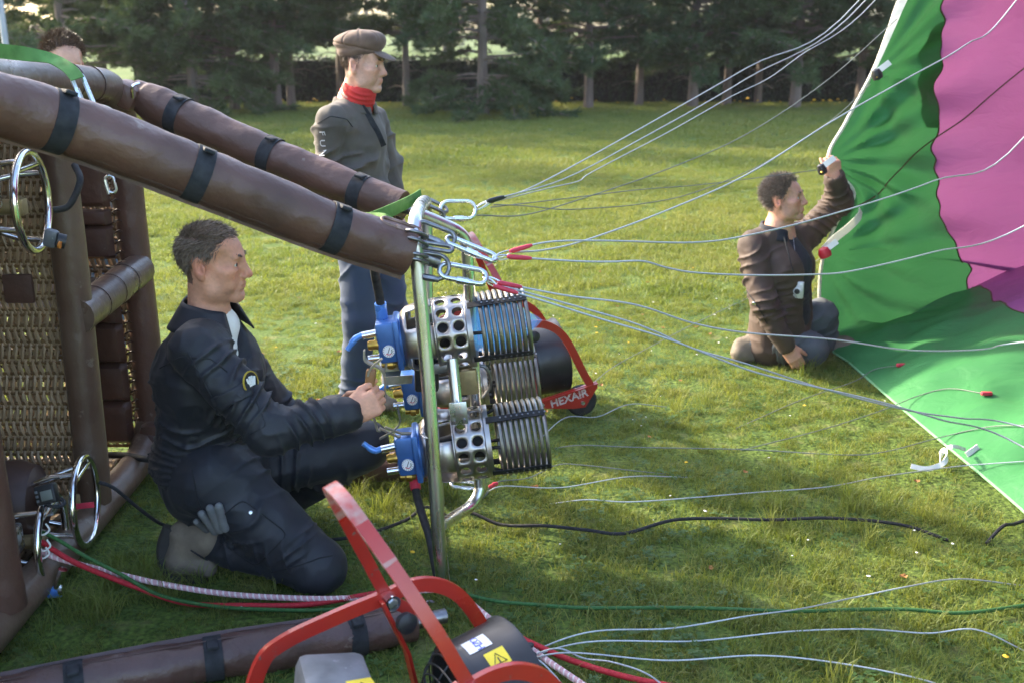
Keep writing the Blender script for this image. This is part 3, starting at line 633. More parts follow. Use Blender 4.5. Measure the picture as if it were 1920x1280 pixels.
def gauge(parent, c, nrm, r=.021):
    n = Vector(nrm).normalized(); g_ = MB(); g_.lathe([(-.014, r * .8), (-.012, r), (.003, r), (.004, r * .93)], c, n, 28); body = g_.build('gauge', BLUE, parent)
    d = MB(); d.lathe([(.0035, r * .95), (.0036, .0001)], c, n, 28); d.build('dial', WHITEPL, body)
    q = n.to_track_quat('Z', 'Y').to_matrix(); 
    m = MB()
    for k in range(16):
        a = k / 16 * 6.283; p = Vector(c) + q @ V(math.cos(a) * r * .72, math.sin(a) * r * .72, .0045); p2 = Vector(c) + q @ V(math.cos(a) * r * .86, math.sin(a) * r * .86, .0045); m.bar([p, p2], .0016, .0005, n.cross(p2 - p))
    m.bar([Vector(c) + q @ V(-.004, -.008, .005), Vector(c) + q @ V(.005, .012, .005)], .0022, .0006, n.cross(q @ V(.3, 1, 0)))
    tag(m.build('tick_mark', BLACKINK, body, shade=False), kind='stuff')
    m = MB(); m.torus(Vector(c) + n * .0045, n, r * .52, .0014, 10, 5, 2.2, 3.9); m.build('red_sector', SLEEVE_RED, body)
    m = MB(); m.torus(Vector(c) + n * .0045, n, r * .52, .0014, 10, 5, 4.0, 5.2); m.build('green_sector', ROPE_GREEN, body)
def burner(loc, rot, label, mirror=1, full=True, coil_n=9):
    b = thing('burner', loc, label, 'burner', 'gas burners in the steel frame', rot, local=True)
    r = .120
    mb = holed_can(r, -.115, -.012, 2, 15, .0168); weld(mb); o = mb.build('burner_can', HEATSTEEL, b); so = o.modifiers.new('s', 'SOLIDIFY'); so.thickness = .0022
    mb = MB(); mb.lathe([(-.116, r - .0004), (-.118, r + .002), (-.114, r + .002)], (0, 0, 0), (1, 0, 0), 48); mb.lathe([(-.012, r - .0004), (-.012, r + .0022), (.004, r + .0022), (.004, r - .001), (-.006, r - .004)], (0, 0, 0), (1, 0, 0), 48); mb.build('can_rim', HEATSTEEL, b)
    # shoulder with four rectangular openings
    mb = MB(); nt_ = 48
    prof = [(-.116, r), (-.16, r - .004), (-.205, r - .014), (-.228, r - .034)]
    for i in range(nt_):
        a0, a1 = 2 * math.pi * i / nt_, 2 * math.pi * (i + 1) / nt_
        for j in range(3):
            if j in (0, 1) and (i % 12) in (3, 4, 5, 6, 7): continue
            (xa, ra), (xb, rb) = prof[j], prof[j + 1]
            mb._add([(xa, ra * math.cos(a0), ra * math.sin(a0)), (xa, ra * math.cos(a1), ra * math.sin(a1)), (xb, rb * math.cos(a1), rb * math.sin(a1)), (xb, rb * math.cos(a0), rb * math.sin(a0))], [(0, 1, 2, 3)])
    weld(mb); o = mb.build('can_shoulder', HEATSTEEL, b); so = o.modifiers.new('s', 'SOLIDIFY'); so.thickness = .0025
    mb = MB(); mb.lathe([(-.232, .001), (-.232, .088), (-.226, .090), (-.222, .086), (-.222, .001)], (0, 0, 0), (1, 0, 0), 40); mb.build('back_plate', BLUE, b)
    mb = MB(); mb.lathe([(-.22, .03), (-.16, .035), (-.10, .045), (-.02, .05), (-.015, .03)], (0, 0, 0), (1, 0, 0), 24); mb.build('jet_body', SOOT, b)
    mb = MB(); mb.torus((-.01, 0, 0), (1, 0, 0), .06, .007, 28, 8); mb.torus((-.02, 0, 0), (1, 0, 0), .035, .005, 24, 8); mb.build('jet_ring', BRASS, b)
    # coil rings
    for k in range(coil_n):
        x = .034 + k * .0182; rk = r - .006 + .004 * (k / coil_n); mb = MB(); mb.torus((x, 0, 0), (1, .04, 0), rk, .0072, 40, 9); mb.build('coil_ring', COILSTEEL, b)
    xe = .034 + (coil_n - 1) * .0182 + .008
    for a in (0.78, 2.2, 3.75, 5.3):
        ca, sa = math.cos(a), math.sin(a); mb = MB(); n_ = V(0, ca, sa); w_ = V(0, -sa, ca)
        mb.bar([V(-.004, ca * (r + .005), sa * (r + .005)), V(.03, ca * (r + .006), sa * (r + .006)), V(xe, ca * (r + .008), sa * (r + .008))], .022, .003, w_); s_ = mb.build('coil_strap', SOOT, b)
        mb = MB()
        for k in range(coil_n):
            x = .034 + k * .0182; p = V(x + .009, ca * (r + .009), sa * (r + .009)); mb.cyl(p, p + n_ * .003, .0032, 8)
        tag(mb.build('rivet', DARKSTEEL, s_), kind='stuff')
    mb = MB()
    for a in (1.5, 3.0, 4.6, 5.9): mb.tube([(-.01, .09 * math.cos(a), .09 * math.sin(a)), (.036, (r - .01) * math.cos(a), (r - .01) * math.sin(a))], .006, 8)
    tag(mb.build('coil_feed', SOOT, b), kind='stuff')
    # valve block
    s = mirror
    mb = MB(); mb.rbox((-.27, -.018, .012), (.074, .105, .135), .012); mb.rbox((-.24, -.01, 0), (.02, .14, .165), .006); mb.build('valve_block', BLUE, b)
    gauge(b, V(-.272, -.075, -.012), (-.10, -1, .12))
    mb = MB(); mb.cyl((-.306, -.045, .045), (-.352, -.05, .043), .013, 16); mb.build('valve_stem', CHROME, b)
    hd = MB(); hd.tube(smooth([(-.350, -.05, .046), (-.375, -.052, .040 - .004 * s), (-.405, -.055, .040 - .035 * s)], 5), [.010] * 4 + [.011] * 4 + [.009] * 3, 12); hd.build('blue_handle', BLUE_LT, b)
    mb = MB(); mb.lathe([(0, .006), (0, .018), (.006, .019), (.012, .016), (.026, .017), (.034, .014), (.036, .002)], (-.304, -.05, .008), (-1, -.04, 0), 10); mb.build('brass_knob', BRASS, b)
    mb = MB(); mb.cyl((-.30, -.045, -.038), (-.345, -.05, -.036), .012, 16); mb.build('lower_stem', CHROME, b)
    if full:
        mb = MB(); mb.lathe([(0, .010), (.010, .013), (.012, .017), (.030, .018), (.034, .012), (.05, .012)], (-.255, -.045, -.068), (-.95, 0, .1), 10); mb.build('brass_fitting', BRASS, b)
    return b
tb = (0, R(-7), R(4))
b1 = burner(at(884, 618, 3.38), tb, 'upper gas burner with white dial, its blue hose rising beside the jeans')
b2 = burner(at(918, 826, 3.30), (0, R(-7), R(4)), 'lowest gas burner with a closed blue lever, below the pilot\'s hands', mirror=-1)
b3 = burner(at(912, 714, 3.72), (0, R(-6), R(3)), 'gas burner half hidden behind the other two', coil_n=9)
# hoses
def hose(name, label, pts, r, mat, endmat=None, cat='hose'):
    root = thing(name, pts[0], label, cat); P = smooth(pts, 8); mb = MB(); mb.tube(P, r, 12); mb.build('tube', mat, root)
    if endmat:
        d = (P[0] - P[1]).normalized(); mb = MB(); mb.cyl(P[0] - d * .05, P[0] + d * .005, r * 1.35, 16); mb.build('end_sleeve', endmat, root)
        mb = MB(); mb.cyl(P[0] + d * .003, P[0] + d * .022, r * 1.25, 14); mb.build('hose_clip', ZINC, root)
    return root
hose('gas_hose', 'black gas hose with blue end sleeve coming down from the padded pole', [at(716, 594, 3.36), at(712, 560, 3.34), at(704, 520, 3.28), at(700, 480, 3.10)], .0145, RUBBER, BLUE_LT)
hose('gas_hose', 'black gas hose with red end sleeve under the lowest burner', [at(776, 890, 3.30), at(782, 930, 3.25), at(795, 975, 3.16), at(806, 1010, 3.10), at(820, 1080, 3.05)], .0135, RUBBER, SLEEVE_RED)
# levers the pilot holds, brackets between the burners
lev = thing('blast_lever_set', at(735, 700, 3.3), 'bent metal blast levers with wooden grip held in the pilot\'s hand', 'levers')
GREIGE = mk('lever_metal', (0.36, 0.32, 0.26), .45, .6, var=.15, vscale=30)
mb = MB(); P = [at(683, 656, 3.14), at(686, 676, 3.14), at(716, 692, 3.14), at(722, 720, 3.15), at(720, 760, 3.16)]; mb.bar(smooth(P, 4), .020, .005, (0, 1, .1)); mb.build('lever_arm', GREIGE, lev)
mb = MB(); P = [at(716, 672, 3.10), at(692, 696, 3.11), at(692, 740, 3.12), at(706, 800, 3.14), at(712, 806, 3.15)]; mb.bar(smooth(P, 4), .012, .006, (0, 1, 0)); mb.build('lever_arm', GREIGE, lev)
mb = MB(); mb.bar(smooth([at(722, 688, 3.3), at(745, 686, 3.33), at(770, 684, 3.4)], 4), .030, .006, (0, 0, 1)); mb.build('lever_plate', GREIGE, lev)
mb = MB(); mb.bar(smooth([at(722, 714, 3.3), at(745, 712, 3.33), at(772, 710, 3.4)], 4), .028, .006, (0, 0, 1)); mb.build('lever_plate', GREIGE, lev)
mb = MB(); mb.rbox(at(694, 716, 3.12), (.030, .028, .085), .006, Matrix.Rotation(.12, 3, 'Y')); mb.build('wooden_grip', mk('grip_wood', (0.22, 0.10, 0.03), .5, vscale=30, aniso=(1, 1, .1)), lev)
mb = MB(); mb.bar(smooth([at(745, 760, 3.2), at(750, 790, 3.2), at(738, 806, 3.2), at(712, 822, 3.2)], 4), .016, .005, (0, 1, 0)); mb.build('lever_hook', DARKSTEEL, lev)
mb = MB(); mb.bar([at(712, 802, 3.2), at(746, 818, 3.22), at(776, 818, 3.28)], .010, .006, (0, 1, 0)); mb.bar([at(722, 800, 3.18), at(752, 812, 3.2), at(778, 812, 3.26)], .010, .006, (0, 1, 0)); mb.build('lever_link', GREIGE, lev)
br = thing('burner_bracket', at(850, 720, 3.4), 'steel post and brass block joining the upper and lowest burners', 'bracket')
mb = MB(); mb.cyl(at(848, 672, 3.28), at(858, 766, 3.24), .0185, 20); mb.build('post', STEEL, br)
mb = MB(); mb.rbox(at(878, 712, 3.36), (.062, .06, .085), .005, Matrix.Rotation(-.1, 3, 'Y')); mb.build('brass_block', BRASS_MATT, br)
mb = MB(); mb.rbox(at(825, 690, 3.29), (.11, .012, .034), .003, Matrix.Rotation(-.1, 3, 'Y')); mb.build('clamp_plate', DARKSTEEL, br)
mb = MB(); mb.rbox(at(860, 774, 3.19), (.055, .006, .075), .002, Matrix.Rotation(-.08, 3, 'Y')); p_ = mb.build('mount_plate', ZINC, br)
for (x, y) in ((851, 791), (871, 788)):
    mb = MB(); c = at(x, y, 3.185); mb.cyl(c, c + V(0, -.005, 0), .006, 8); mb.build('bolt', DARKSTEEL, p_)
mb = MB(); mb.tube(smooth([at(893, 684, 3.4), at(912, 690, 3.4), at(920, 720, 3.42), at(905, 745, 3.42)], 5), .006, 8); mb.build('feed_pipe', DARKSTEEL, br)
mb = MB(); mb.rbox(at(800, 700, 3.42), (.08, .05, .12), .01); mb.build('junction_block', SOOT, br)
# ================================================================== GAS CYLINDERS inside the basket (axis along X)
ALU = mk('cylinder_steel', (0.42, 0.43, 0.42), .38, 1, var=.2, vscale=8)
def cylinder(c, label, yaw=0):
    root = thing('gas_cylinder', c, label, 'gas cylinder', 'gas cylinders strapped in the basket', (0, 0, yaw), local=True); r = .145
    mb = MB(); mb.lathe([(-.68, .001), (-.68, r * .7), (-.64, r), (-.20, r), (-.15, r * .86), (-.125, r * .5), (-.12, .001)], (0, 0, 0), (1, 0, 0), 32); mb.build('tank_body', LEATHER_DARK, root)
    mb = MB(); mb.torus((0, 0, 0), (1, 0, 0), r, .0115, 44, 10); ring = mb.build('collar_ring', CHROME, root)
    for a in (.5, 2.1, 3.6, 5.2):
        mb = MB(); ca, sa = math.cos(a), math.sin(a); mb.tube([(0, ca * r, sa * r), (-.07, ca * r * .95, sa * r * .95), (-.14, ca * r * .72, sa * r * .72)], .009, 10); mb.build('collar_leg', CHROME, ring)
    mb = MB(); mb.tube([(-.002, -r * .72, r * .69), (-.004, r * .72, r * .69)], .009, 10); mb.build('cross_tube', CHROME, root)
    mb = MB(); mb.cyl((-.13, .03, -.02), (-.05, .03, -.02), .024, 14); mb.rbox((-.05, .03, -.02), (.04, .05, .05), .006); mb.build('valve', BRASS_MATT, root)
    mb = MB(); mb.rbox((-.10, -.05, .03), (.05, .07, .09), .012); mb.build('level_gauge', ZINC, root)
    return root
cylinder(at(60, 378, 3.14), 'gas cylinder with chrome collar ring, upper one against the wicker divider', .10)
cylinder(at(160, 938, 3.24), 'gas cylinder with a red strap on its chrome collar, lower in the basket', .12)
cylinder(at(98, 1010, 3.06), 'gas cylinder tied with rope ends, partly behind the near leather post', .12)
mb = MB(); c = at(166, 944, 3.22); mb.bar([c + V(-.035, -.02, 0), c + V(.03, -.03, .012)], .018, .006, (0, .2, 1)); tag(mb.build('red_strap', SLEEVE_RED), 'short red strap round the lower chrome collar ring', 'strap')
# instrument
ins = thing('flight_instrument', at(88, 925, 3.0), 'black flight instrument with grey display strapped to a chrome ring', 'instrument')
q = Matrix.Rotation(-.25, 3, 'Y') @ Matrix.Rotation(-.3, 3, 'X'); c = at(88, 925, 3.0)
mb = MB(); mb.rbox(c, (.065, .032, .062), .008, q); body = mb.build('case', BLACKPL, ins)
mb = MB(); mb.rbox(c + q @ V(.006, -.0165, -.004), (.036, .002, .030), .0006, q); mb.build('display', mk('lcd', (0.16, 0.18, 0.16), .3), body)
mb = MB()
for k in range(3): p = c + q @ V(-.024, -.0165, -.016 + k * .014); mb.rbox(p, (.009, .004, .008), .001, q)
tag(mb.build('button', GREYENG, body), kind='stuff')
mb = MB(); mb.torus(c + V(.0, .04, -.045), (.3, 0, 1), .03, .006, 20, 6); mb.build('mount_strap', WEBBING, ins)
# blue cylinder valve at the bottom
vt = thing('liquid_valve', at(105, 1108, 2.95), 'blue liquid valve handle on a short chrome stem at the basket floor', 'valve')
mb = MB(); mb.cyl(at(118, 1066, 2.95), at(108, 1104, 2.95), .014, 14); mb.build('stem', CHROME, vt)
mb = MB(); mb.cyl(at(92, 1109, 2.95), at(114, 1107, 2.95), .019, 18); h = mb.build('handle', BLUE_LT, vt)
mb = MB(); mb.cyl(at(112, 1107, 2.94), at(119, 1106, 2.94), .014, 12); mb.build('end_nut', CHROME, h)
# lamp / tester with orange lens by the upper cylinder, and its cord
tl = thing('hose_coupling', at(100, 448, 3.1), 'grey cylinder coupling with an orange insert on the upper chrome ring', 'coupling')
mb = MB(); mb.rbox(at(96, 447, 3.1), (.04, .03, .055), .01, Matrix.Rotation(.3, 3, 'Y')); mb.build('housing', GREYENG, tl)
mb = MB(); a_ = at(106, 450, 3.08); mb.cyl(a_, at(122, 454, 3.09), .022, 18); mb.build('cap', BLACKPL, tl)
mb = MB(); mb.cyl(at(110, 459, 3.06), at(114, 460, 3.06), .011, 12); mb.build('orange_insert', mk('orange', (0.55, 0.18, 0.02), .4), tl)
hose('cord', 'black hose hanging from the upper cylinder along the divider post', [at(100, 395, 3.1), at(130, 385, 3.12), at(150, 340, 3.15), at(140, 310, 3.2)], .010, RUBBER, cat='hose')
hose('cord', 'black hose crossing the quilted wall behind the pilot', [at(196, 852, 3.9), at(235, 853, 3.85), at(275, 860, 3.8), at(300, 858, 3.82)], .013, RUBBER, cat='hose')
# ================================================================== CARABINERS, CABLES, ROPES
def carabiner(name, label, a, b, width, nrm, r=.0062, mat=ZINC, gate=True, cat='carabiner', group='carabiners and links at the frame corners'):
    a, b = Vector(a), Vector(b); u = (b - a); Lh = u.length / 2; u.normalize(); n = Vector(nrm); n = (n - u * n.dot(u)).normalized(); w = u.cross(n); c = (a + b) / 2; h = width / 2; P = []
    st = Lh - h
    for k in range(9): t = -math.pi / 2 + math.pi * k / 8; P.append(c + u * (st + h * math.cos(t)) + w * (h * math.sin(t)))
    for k in range(9): t = math.pi / 2 + math.pi * k / 8; P.append(c + u * (-st + h * math.cos(t)) + w * (h * math.sin(t)))
    root = thing(name, c, label, cat, group); mb = MB(); mb.tube(P, r, 10, closed=True); mb.build('link', mat, root)
    if gate:
        mb = MB(); mb.tube([c + w * h - u * .018, c + w * h + u * .018], r * 1.55, 8); mb.build('screw_sleeve', mat, root)
        mb = MB(); mb.tube([c + w * h + u * .018, c + w * h + u * .03], r * 1.25, 10); mb.build('gate_nut', mat, root)
    return root
cn = (0, -1, .25)
carabiner('quick_link', 'shiny oval quick link joining the chain to the black-sleeved cables', at(826, 394, 3.72), at(892, 394, 3.76), .062, (0, -1, .3), .0068)
carabiner('chain_link', 'dark steel link hanging off the far frame corner', at(798, 376, 3.72), at(838, 396, 3.73), .04, (.2, -.4, 1), .0065, DARKSTEEL, False)
carabiner('chain_link', 'dark steel link below the oval quick link', at(796, 392, 3.68), at(832, 408, 3.7), .035, (0, -1, .2), .006, DARKSTEEL, False)
carabiner('carabiner', 'long screw-gate carabiner leading to the three upper red-sleeved cables', at(838, 448, 3.10), at(930, 486, 3.12), .034, (-.2, -.5, 1), .0072)
carabiner('carabiner', 'dark screw-gate carabiner along the steel guard hoop', at(782, 424, 3.08), at(852, 452, 3.10), .04, (0, -1, .4), .0066, DARKSTEEL)
carabiner('carabiner', 'screw-gate carabiner leading to the lower red-sleeved cables', at(824, 505, 3.06), at(912, 522, 3.08), .046, (0, -1, .8), .0074)
carabiner('chain_link', 'dark open link between the pole end and the lower carabiner', at(774, 492, 3.05), at(842, 505, 3.06), .072, (0, -1, .35), .0068, DARKSTEEL)
carabiner('chain_link', 'dark steel link standing out from the thick pole end', at(770, 455, 3.06), at(848, 468, 3.07), .024, (0, -.6, 1), .0068, DARKSTEEL, False)
carabiner('carabiner', 'brown worn carabiner hooked on the green strap', at(716, 412, 3.02), at(790, 436, 3.05), .034, (0, -.4, 1), .0064, mk('rusty_steel', (0.20, 0.13, 0.10), .5, .8, var=.3, vscale=50))
for i, (y0, y1) in enumerate(((432, 446), (446, 462), (474, 482), (484, 494))):
    carabiner('shackle_ring', 'small steel ring wound round the upright at the thick pole end', at(768, y0, 3.0), at(795, y1, 3.05), .05, (.1, .2, 1), .0055, DARKSTEEL, False, 'ring', 'rings at the thick pole end')
carabiner('carabiner', 'small carabiner in the grass beside the guard hoop bend', at(846, 906, 3.62), at(902, 912, 3.62), .030, (0, -.4, 1), .0062)
carabiner('carabiner', 'large screw-gate carabiner in the grass behind the near fan', at(880, 1170, 2.86), at(952, 1202, 2.84), .060, (0, -.4, 1), .0072)
carabiner('chain_link', 'dark link behind the curved red bar of the near fan', at(800, 1130, 2.95), at(838, 1160, 2.94), .03, (0, -.5, 1), .0065, DARKSTEEL, False)
carabiner('chain_link', 'shiny link at the end of the ground padded pole', at(818, 1148, 2.94), at(880, 1195, 2.88), .03, (.3, -.5, 1), .0062, DARKSTEEL, False)
carabiner('carabiner', 'screw-gate carabiner hanging from the green strap on the basket rail', at(142, 140, 3.12), at(172, 212, 3.10), .030, (.2, -1, .1), .0068)
mb = MB(); mb.torus(at(186, 220, 3.14), (.35, -.55, .8), .047, .0062, 36, 10); tag(mb.build('steel_ring', mk('brassy_ring', (0.52, 0.48, 0.36), .3, 1, var=.1)), 'large pale metal ring clipped into the rail carabiner', 'ring')
carabiner('carabiner', 'small hook hanging in the dark below the thick pole', at(203, 330, 3.5), at(212, 362, 3.5), .028, (.2, -1, 0), .0045)
mb = MB(); c = at(205, 231, 3.2); mb.rbox(c, (.035, .02, .025), .006); tag(mb.build('cloth_knot', mk('blue_cloth', (0.05, 0.09, 0.33), .8)), 'blue cloth knot on the pale metal ring', 'cloth')
def cable(name, label, pts, y0, y1, r, mat, sleeve=None, ext=None, cat='cable', group='cables from the burner frame to the balloon', eye=None):
    # distance grows evenly along the run from the frame (y0) to the balloon mouth (y1)
    cum = [0]
    for i in range(1, len(pts)): cum.append(cum[-1] + math.hypot(pts[i][0] - pts[i - 1][0], pts[i][1] - pts[i - 1][1]))
    P = [at(p[0], p[1], y0 + (y1 - y0) * c / cum[-1]) for p, c in zip(pts, cum)]
    if ext is not None: P.append(Vector(ext))
    root = thing(name, P[0], label, cat, group); S = smooth(P, 8); mb = MB(); mb.tube(S, r, 8); mb.build('wire', mat, root)
    if sleeve:
        d = (S[1] - S[0]).normalized(); mb = MB(); mb.tube([S[0] - d * .012, S[0], S[0] + d * .05, S[0] + d * .066], [r * 1.6, r * 2.6, r * 2.4, r * 1.5], 10); mb.build('sleeve', sleeve, root)
    if eye is not None:
        e = Vector(eye); d = (S[0] - e); n = d.cross(V(0, -1, .2)).normalized() * .007; mb = MB(); mb.tube(smooth([S[0] + n * .3, S[0].lerp(e, .5) + n, e + n * .5, e - n * .5, S[0].lerp(e, .5) - n, S[0] - n * .3], 4), .0024, 6); mb.build('wire_eye', ZINC, root)
    return root
e1 = at(890, 394, 3.76); e2 = at(926, 484, 3.12); e3 = at(908, 521, 3.08)
cable('steel_cable', 'steel cable rising steeply to the top of the mouth, uppermost of all', [(922, 378), (1000, 350), (1150, 270), (1400, 128), (1610, 2)], 3.80, 5.0, .0028, CABLE, SLEEVE_BLACK, (2.35, 4.9, 3.08), eye=e1)
cable('steel_cable', 'steel cable just below the uppermost, meeting it at the black sleeve', [(918, 376), (1055, 337), (1200, 262), (1400, 148), (1622, 2)], 3.78, 5.05, .0028, CABLE, SLEEVE_BLACK, (2.3, 5.1, 2.9), eye=e1)
cable('steel_cable', 'steel cable with a kink sagging beside the upper pair', [(925, 379), (1030, 353), (1085, 340), (1112, 322), (1250, 250), (1330, 205), (1378, 178), (1440, 148), (1500, 105), (1640, 2)], 3.80, 5.2, .0024, CABLE, None, (2.25, 5.3, 2.6))
cable('thin_cable', 'thin cable curving up to the white hem high on the mouth', [(893, 404), (985, 403), (1100, 370), (1250, 318), (1400, 252), (1550, 152), (1682, 36)], 3.76, 5.55, .0024, CABLE_DK)
cable('thin_cable', 'thin dark cable running almost level to the raised hand', [(920, 389), (1050, 374), (1200, 356), (1330, 345), (1534, 319)], 3.80, 5.45, .0020, CABLE_DK)
cable('thin_cable', 'thin dark cable sagging then rising to the black clip on the hem', [(925, 384), (980, 386), (1050, 393), (1110, 391), (1200, 383), (1300, 362), (1430, 308), (1560, 225), (1632, 158)], 3.80, 5.50, .0020, CABLE_DK)
cable('steel_cable', 'steel cable from the red sleeves, dipping then crossing the kneeling man in brown', [(962, 470), (1010, 457), (1060, 452), (1150, 452), (1300, 455), (1400, 442), (1550, 405), (1750, 340), (1920, 258)], 3.13, 4.0, .0029, CABLE, SLEEVE_RED, (2.45, 4.0, 2.3), eye=e2)
cable('steel_cable', 'steel cable from the red sleeves climbing to the top right corner', [(960, 473), (1020, 469), (1100, 450), (1250, 395), (1400, 328), (1560, 228), (1700, 148), (1810, 85), (1905, 2)], 3.14, 4.3, .0029, CABLE, None, (2.5, 4.3, 2.75))
cable('steel_cable', 'steel cable with a hump, running level across the man in brown', [(958, 482), (1080, 490), (1150, 491), (1205, 490), (1250, 502), (1300, 511), (1400, 516), (1520, 515), (1600, 508), (1750, 473), (1920, 424)], 3.12, 3.7, .0029, CABLE, SLEEVE_RED, (2.3, 3.3, 1.6), eye=e2)
cable('steel_cable', 'steel cable sagging across the knees of the man in brown', [(940, 531), (1060, 554), (1160, 566), (1215, 578), (1300, 606), (1400, 624), (1560, 636), (1680, 654), (1760, 658), (1850, 654), (1920, 641)], 3.09, 3.6, .0029, CABLE, SLEEVE_RED, (2.2, 3.0, .9), eye=e3)
cable('steel_cable', 'steel cable falling across the lawn to the bright lip, upper of two', [(938, 535), (1050, 566), (1170, 600), (1230, 622), (1300, 653), (1400, 682), (1550, 730), (1700, 768), (1800, 783), (1920, 800)], 3.09, 3.4, .0029, CABLE, None, (2.1, 2.7, .45))
cable('steel_cable', 'steel cable falling across the lawn to the bright lip, lower of two', [(932, 538), (1040, 571), (1120, 596), (1260, 638), (1400, 692), (1500, 718), (1640, 750), (1760, 785), (1920, 838)], 3.08, 3.25, .0029, CABLE, SLEEVE_RED, (2.0, 2.4, .25), eye=e3)
def gline(name, label, pts, r, mat, z=.03, cat='cable', group='cables lying in the grass', amp=.012, pre=None):
    P = [gnd(p[0], p[1], z) if len(p) == 2 else at(*p) for p in pts]
    for i, p in enumerate(P):
        if len(pts[i]) == 2: p.z = p.z + amp * math.sin(i * 2.3) if 0 < i < len(P) - 1 else min(p.z, .004)
    root = thing(name, P[0], label, cat, group); S = smooth(P, 8); mb = MB(); mb.tube(S, r, 8); mb.build('strand', mat, root); return root
gline('thin_cable', 'thin cable lifting from the small grass carabiner in a shallow arch', [(905, 912), (930, 908), (990, 890), (1045, 874), (1090, 872), (1180, 876), (1250, 868)], .0022, CABLE_DK, .05)
gline('thin_cable', 'thin cable lying straight right of the small grass carabiner', [(905, 913), (940, 915), (1050, 908), (1180, 896), (1290, 876)], .0022, CABLE, .045)
gline('thin_cable', 'thin cable from behind the wheel of the far fan across the lawn', [(1010, 806), (1060, 786), (1120, 776), (1180, 760), (1250, 745)], .0022, CABLE, .05)
gline('thin_cable', 'thin cable past the wheel bracket, slanting over the lettering', [(1020, 762), (1060, 742), (1105, 718), (1150, 690), (1230, 645), (1330, 590), (1470, 530), (1548, 478, 5.45)], .0020, CABLE_DK, .06)
gline('steel_cable', 'steel cable snaking over the lawn from the near carabiner, uppermost', [(960, 1212), (1100, 1190), (1260, 1170), (1400, 1158), (1500, 1142), (1600, 1114), (1700, 1105), (1800, 1082), (1920, 1075)], .0024, CABLE, .045)
gline('steel_cable', 'steel cable meeting the green rope on the lawn at the edge', [(962, 1216), (1100, 1208), (1300, 1194), (1480, 1187), (1620, 1180), (1740, 1180), (1830, 1186), (1930, 1198)], .0024, CABLE, .045)
gline('steel_cable', 'steel cable lying lowest across the bright foreground lawn', [(960, 1222), (1060, 1228), (1250, 1230), (1420, 1232), (1560, 1242), (1720, 1264), (1860, 1290)], .0024, CABLE, .045)
gline('steel_cable', 'short steel cable curling beside the red rope', [(960, 1218), (1040, 1220), (1095, 1226), (1150, 1245), (1220, 1268), (1280, 1292)], .0024, CABLE, .05)
gline('steel_cable', 'steel cable dropping from the near carabiner between the ropes', [(958, 1222), (1000, 1238), (1040, 1258), (1080, 1290)], .0024, CABLE, .05)
gline('steel_cable', 'steel cable dropping from the near carabiner closest to the fan', [(955, 1226), (985, 1246), (1020, 1268), (1050, 1292)], .0024, CABLE, .05)
for i, (x, y) in enumerate(((975, 1210), (968, 1222), (980, 1224))):
    g = gnd(x, y, .05); d = gnd(x + 26, y + (-2, 14, 3)[i], .05); mb = MB(); mb.tube([g, g.lerp(d, .2), g.lerp(d, .85), d], [.005, .009, .008, .004], 10); tag(mb.build('cable_sleeve', SLEEVE_BLACK), 'black cable sleeve beside the near grass carabiner', 'sleeve', 'black sleeves at the near carabiner')
for i, (x, y) in enumerate(((916, 912), (922, 908))):
    g = at(x, y, 3.6); d = at(x + 12, y - 3, 3.6); mb = MB(); mb.tube([g, g.lerp(d, .2), g.lerp(d, .85), d], [.004, .008, .007, .004], 10); tag(mb.build('cable_sleeve', SLEEVE_RED), 'red cable sleeve beside the small grass carabiner', 'sleeve', 'red sleeves at the small grass carabiner')
# ropes
def rope_twist(P, r, name, label, mats, group=None):
    root = thing(name, P[0], label, 'rope', group); S = smooth(P, 14); 
    for s, m in zip(range(len(mats)), mats):
        mb = MB(); Q = []; L = 0; dense = []
        for i in range(len(S) - 1):
            for k in range(8): dense.append(S[i].lerp(S[i + 1], k / 8))
        for i, p in enumerate(dense):
            if i: L += (p - dense[i - 1]).length
            t = (dense[min(i + 1, len(dense) - 1)] - dense[max(i - 1, 0)]).normalized(); n = t.cross(V(0, 0, 1)).normalized(); b = t.cross(n); a = L / .019 * 6.283 + s * 6.283 / len(mats); Q.append(p + (n * math.cos(a) + b * math.sin(a)) * r * .5)
        mb.tube(Q, r * .62, 6); mb.build('strand', m, root)
    return root
PINK = mk('pink_strand', (0.58, 0.33, 0.34), .75, var=.15, vscale=100); PINKW = mk('white_strand', (0.72, 0.62, 0.60), .75, var=.1, vscale=100)
ropeY = 2.86
pk = [at(72, 1030, 3.0), at(110, 1046, 2.99), at(200, 1070, 2.98), at(300, 1093, 2.96), at(420, 1112, 2.94), at(540, 1120, 2.92), at(640, 1121, 2.9), at(740, 1112, 2.9), at(820, 1104, 2.9), at(860, 1112, 2.9), gnd(910, 1152, .05), gnd(970, 1197, .03), gnd(1030, 1240, .03), gnd(1080, 1274, .03), gnd(1150, 1320, .03)]
for p in pk: p.z = max(p.z, .022)
rope_twist(pk, .0085, 'twisted_rope', 'pink and white twisted rope from the basket past the near fan', [PINK, PINKW, PINK])
rd = [at(78, 1014, 3.0), at(100, 1030, 2.99), at(150, 1058, 2.97), at(250, 1098, 2.94), at(350, 1130, 2.91), at(470, 1143, 2.9), at(580, 1132, 2.9), at(700, 1112, 2.9), at(800, 1098, 2.92), at(845, 1100, 2.92), gnd(890, 1138, .05), gnd(950, 1180, .03), gnd(1000, 1206, .03), gnd(1080, 1240, .03), gnd(1200, 1274, .03), gnd(1400, 1310, .03)]
for p in rd: p.z = max(p.z, .022)
root = thing('red_rope', rd[0], 'thick bright red rope looping from the basket past the near fan', 'rope'); mb = MB(); mb.tube(smooth(rd, 10), .0085, 10); mb.build('strand', ROPE_RED, root)
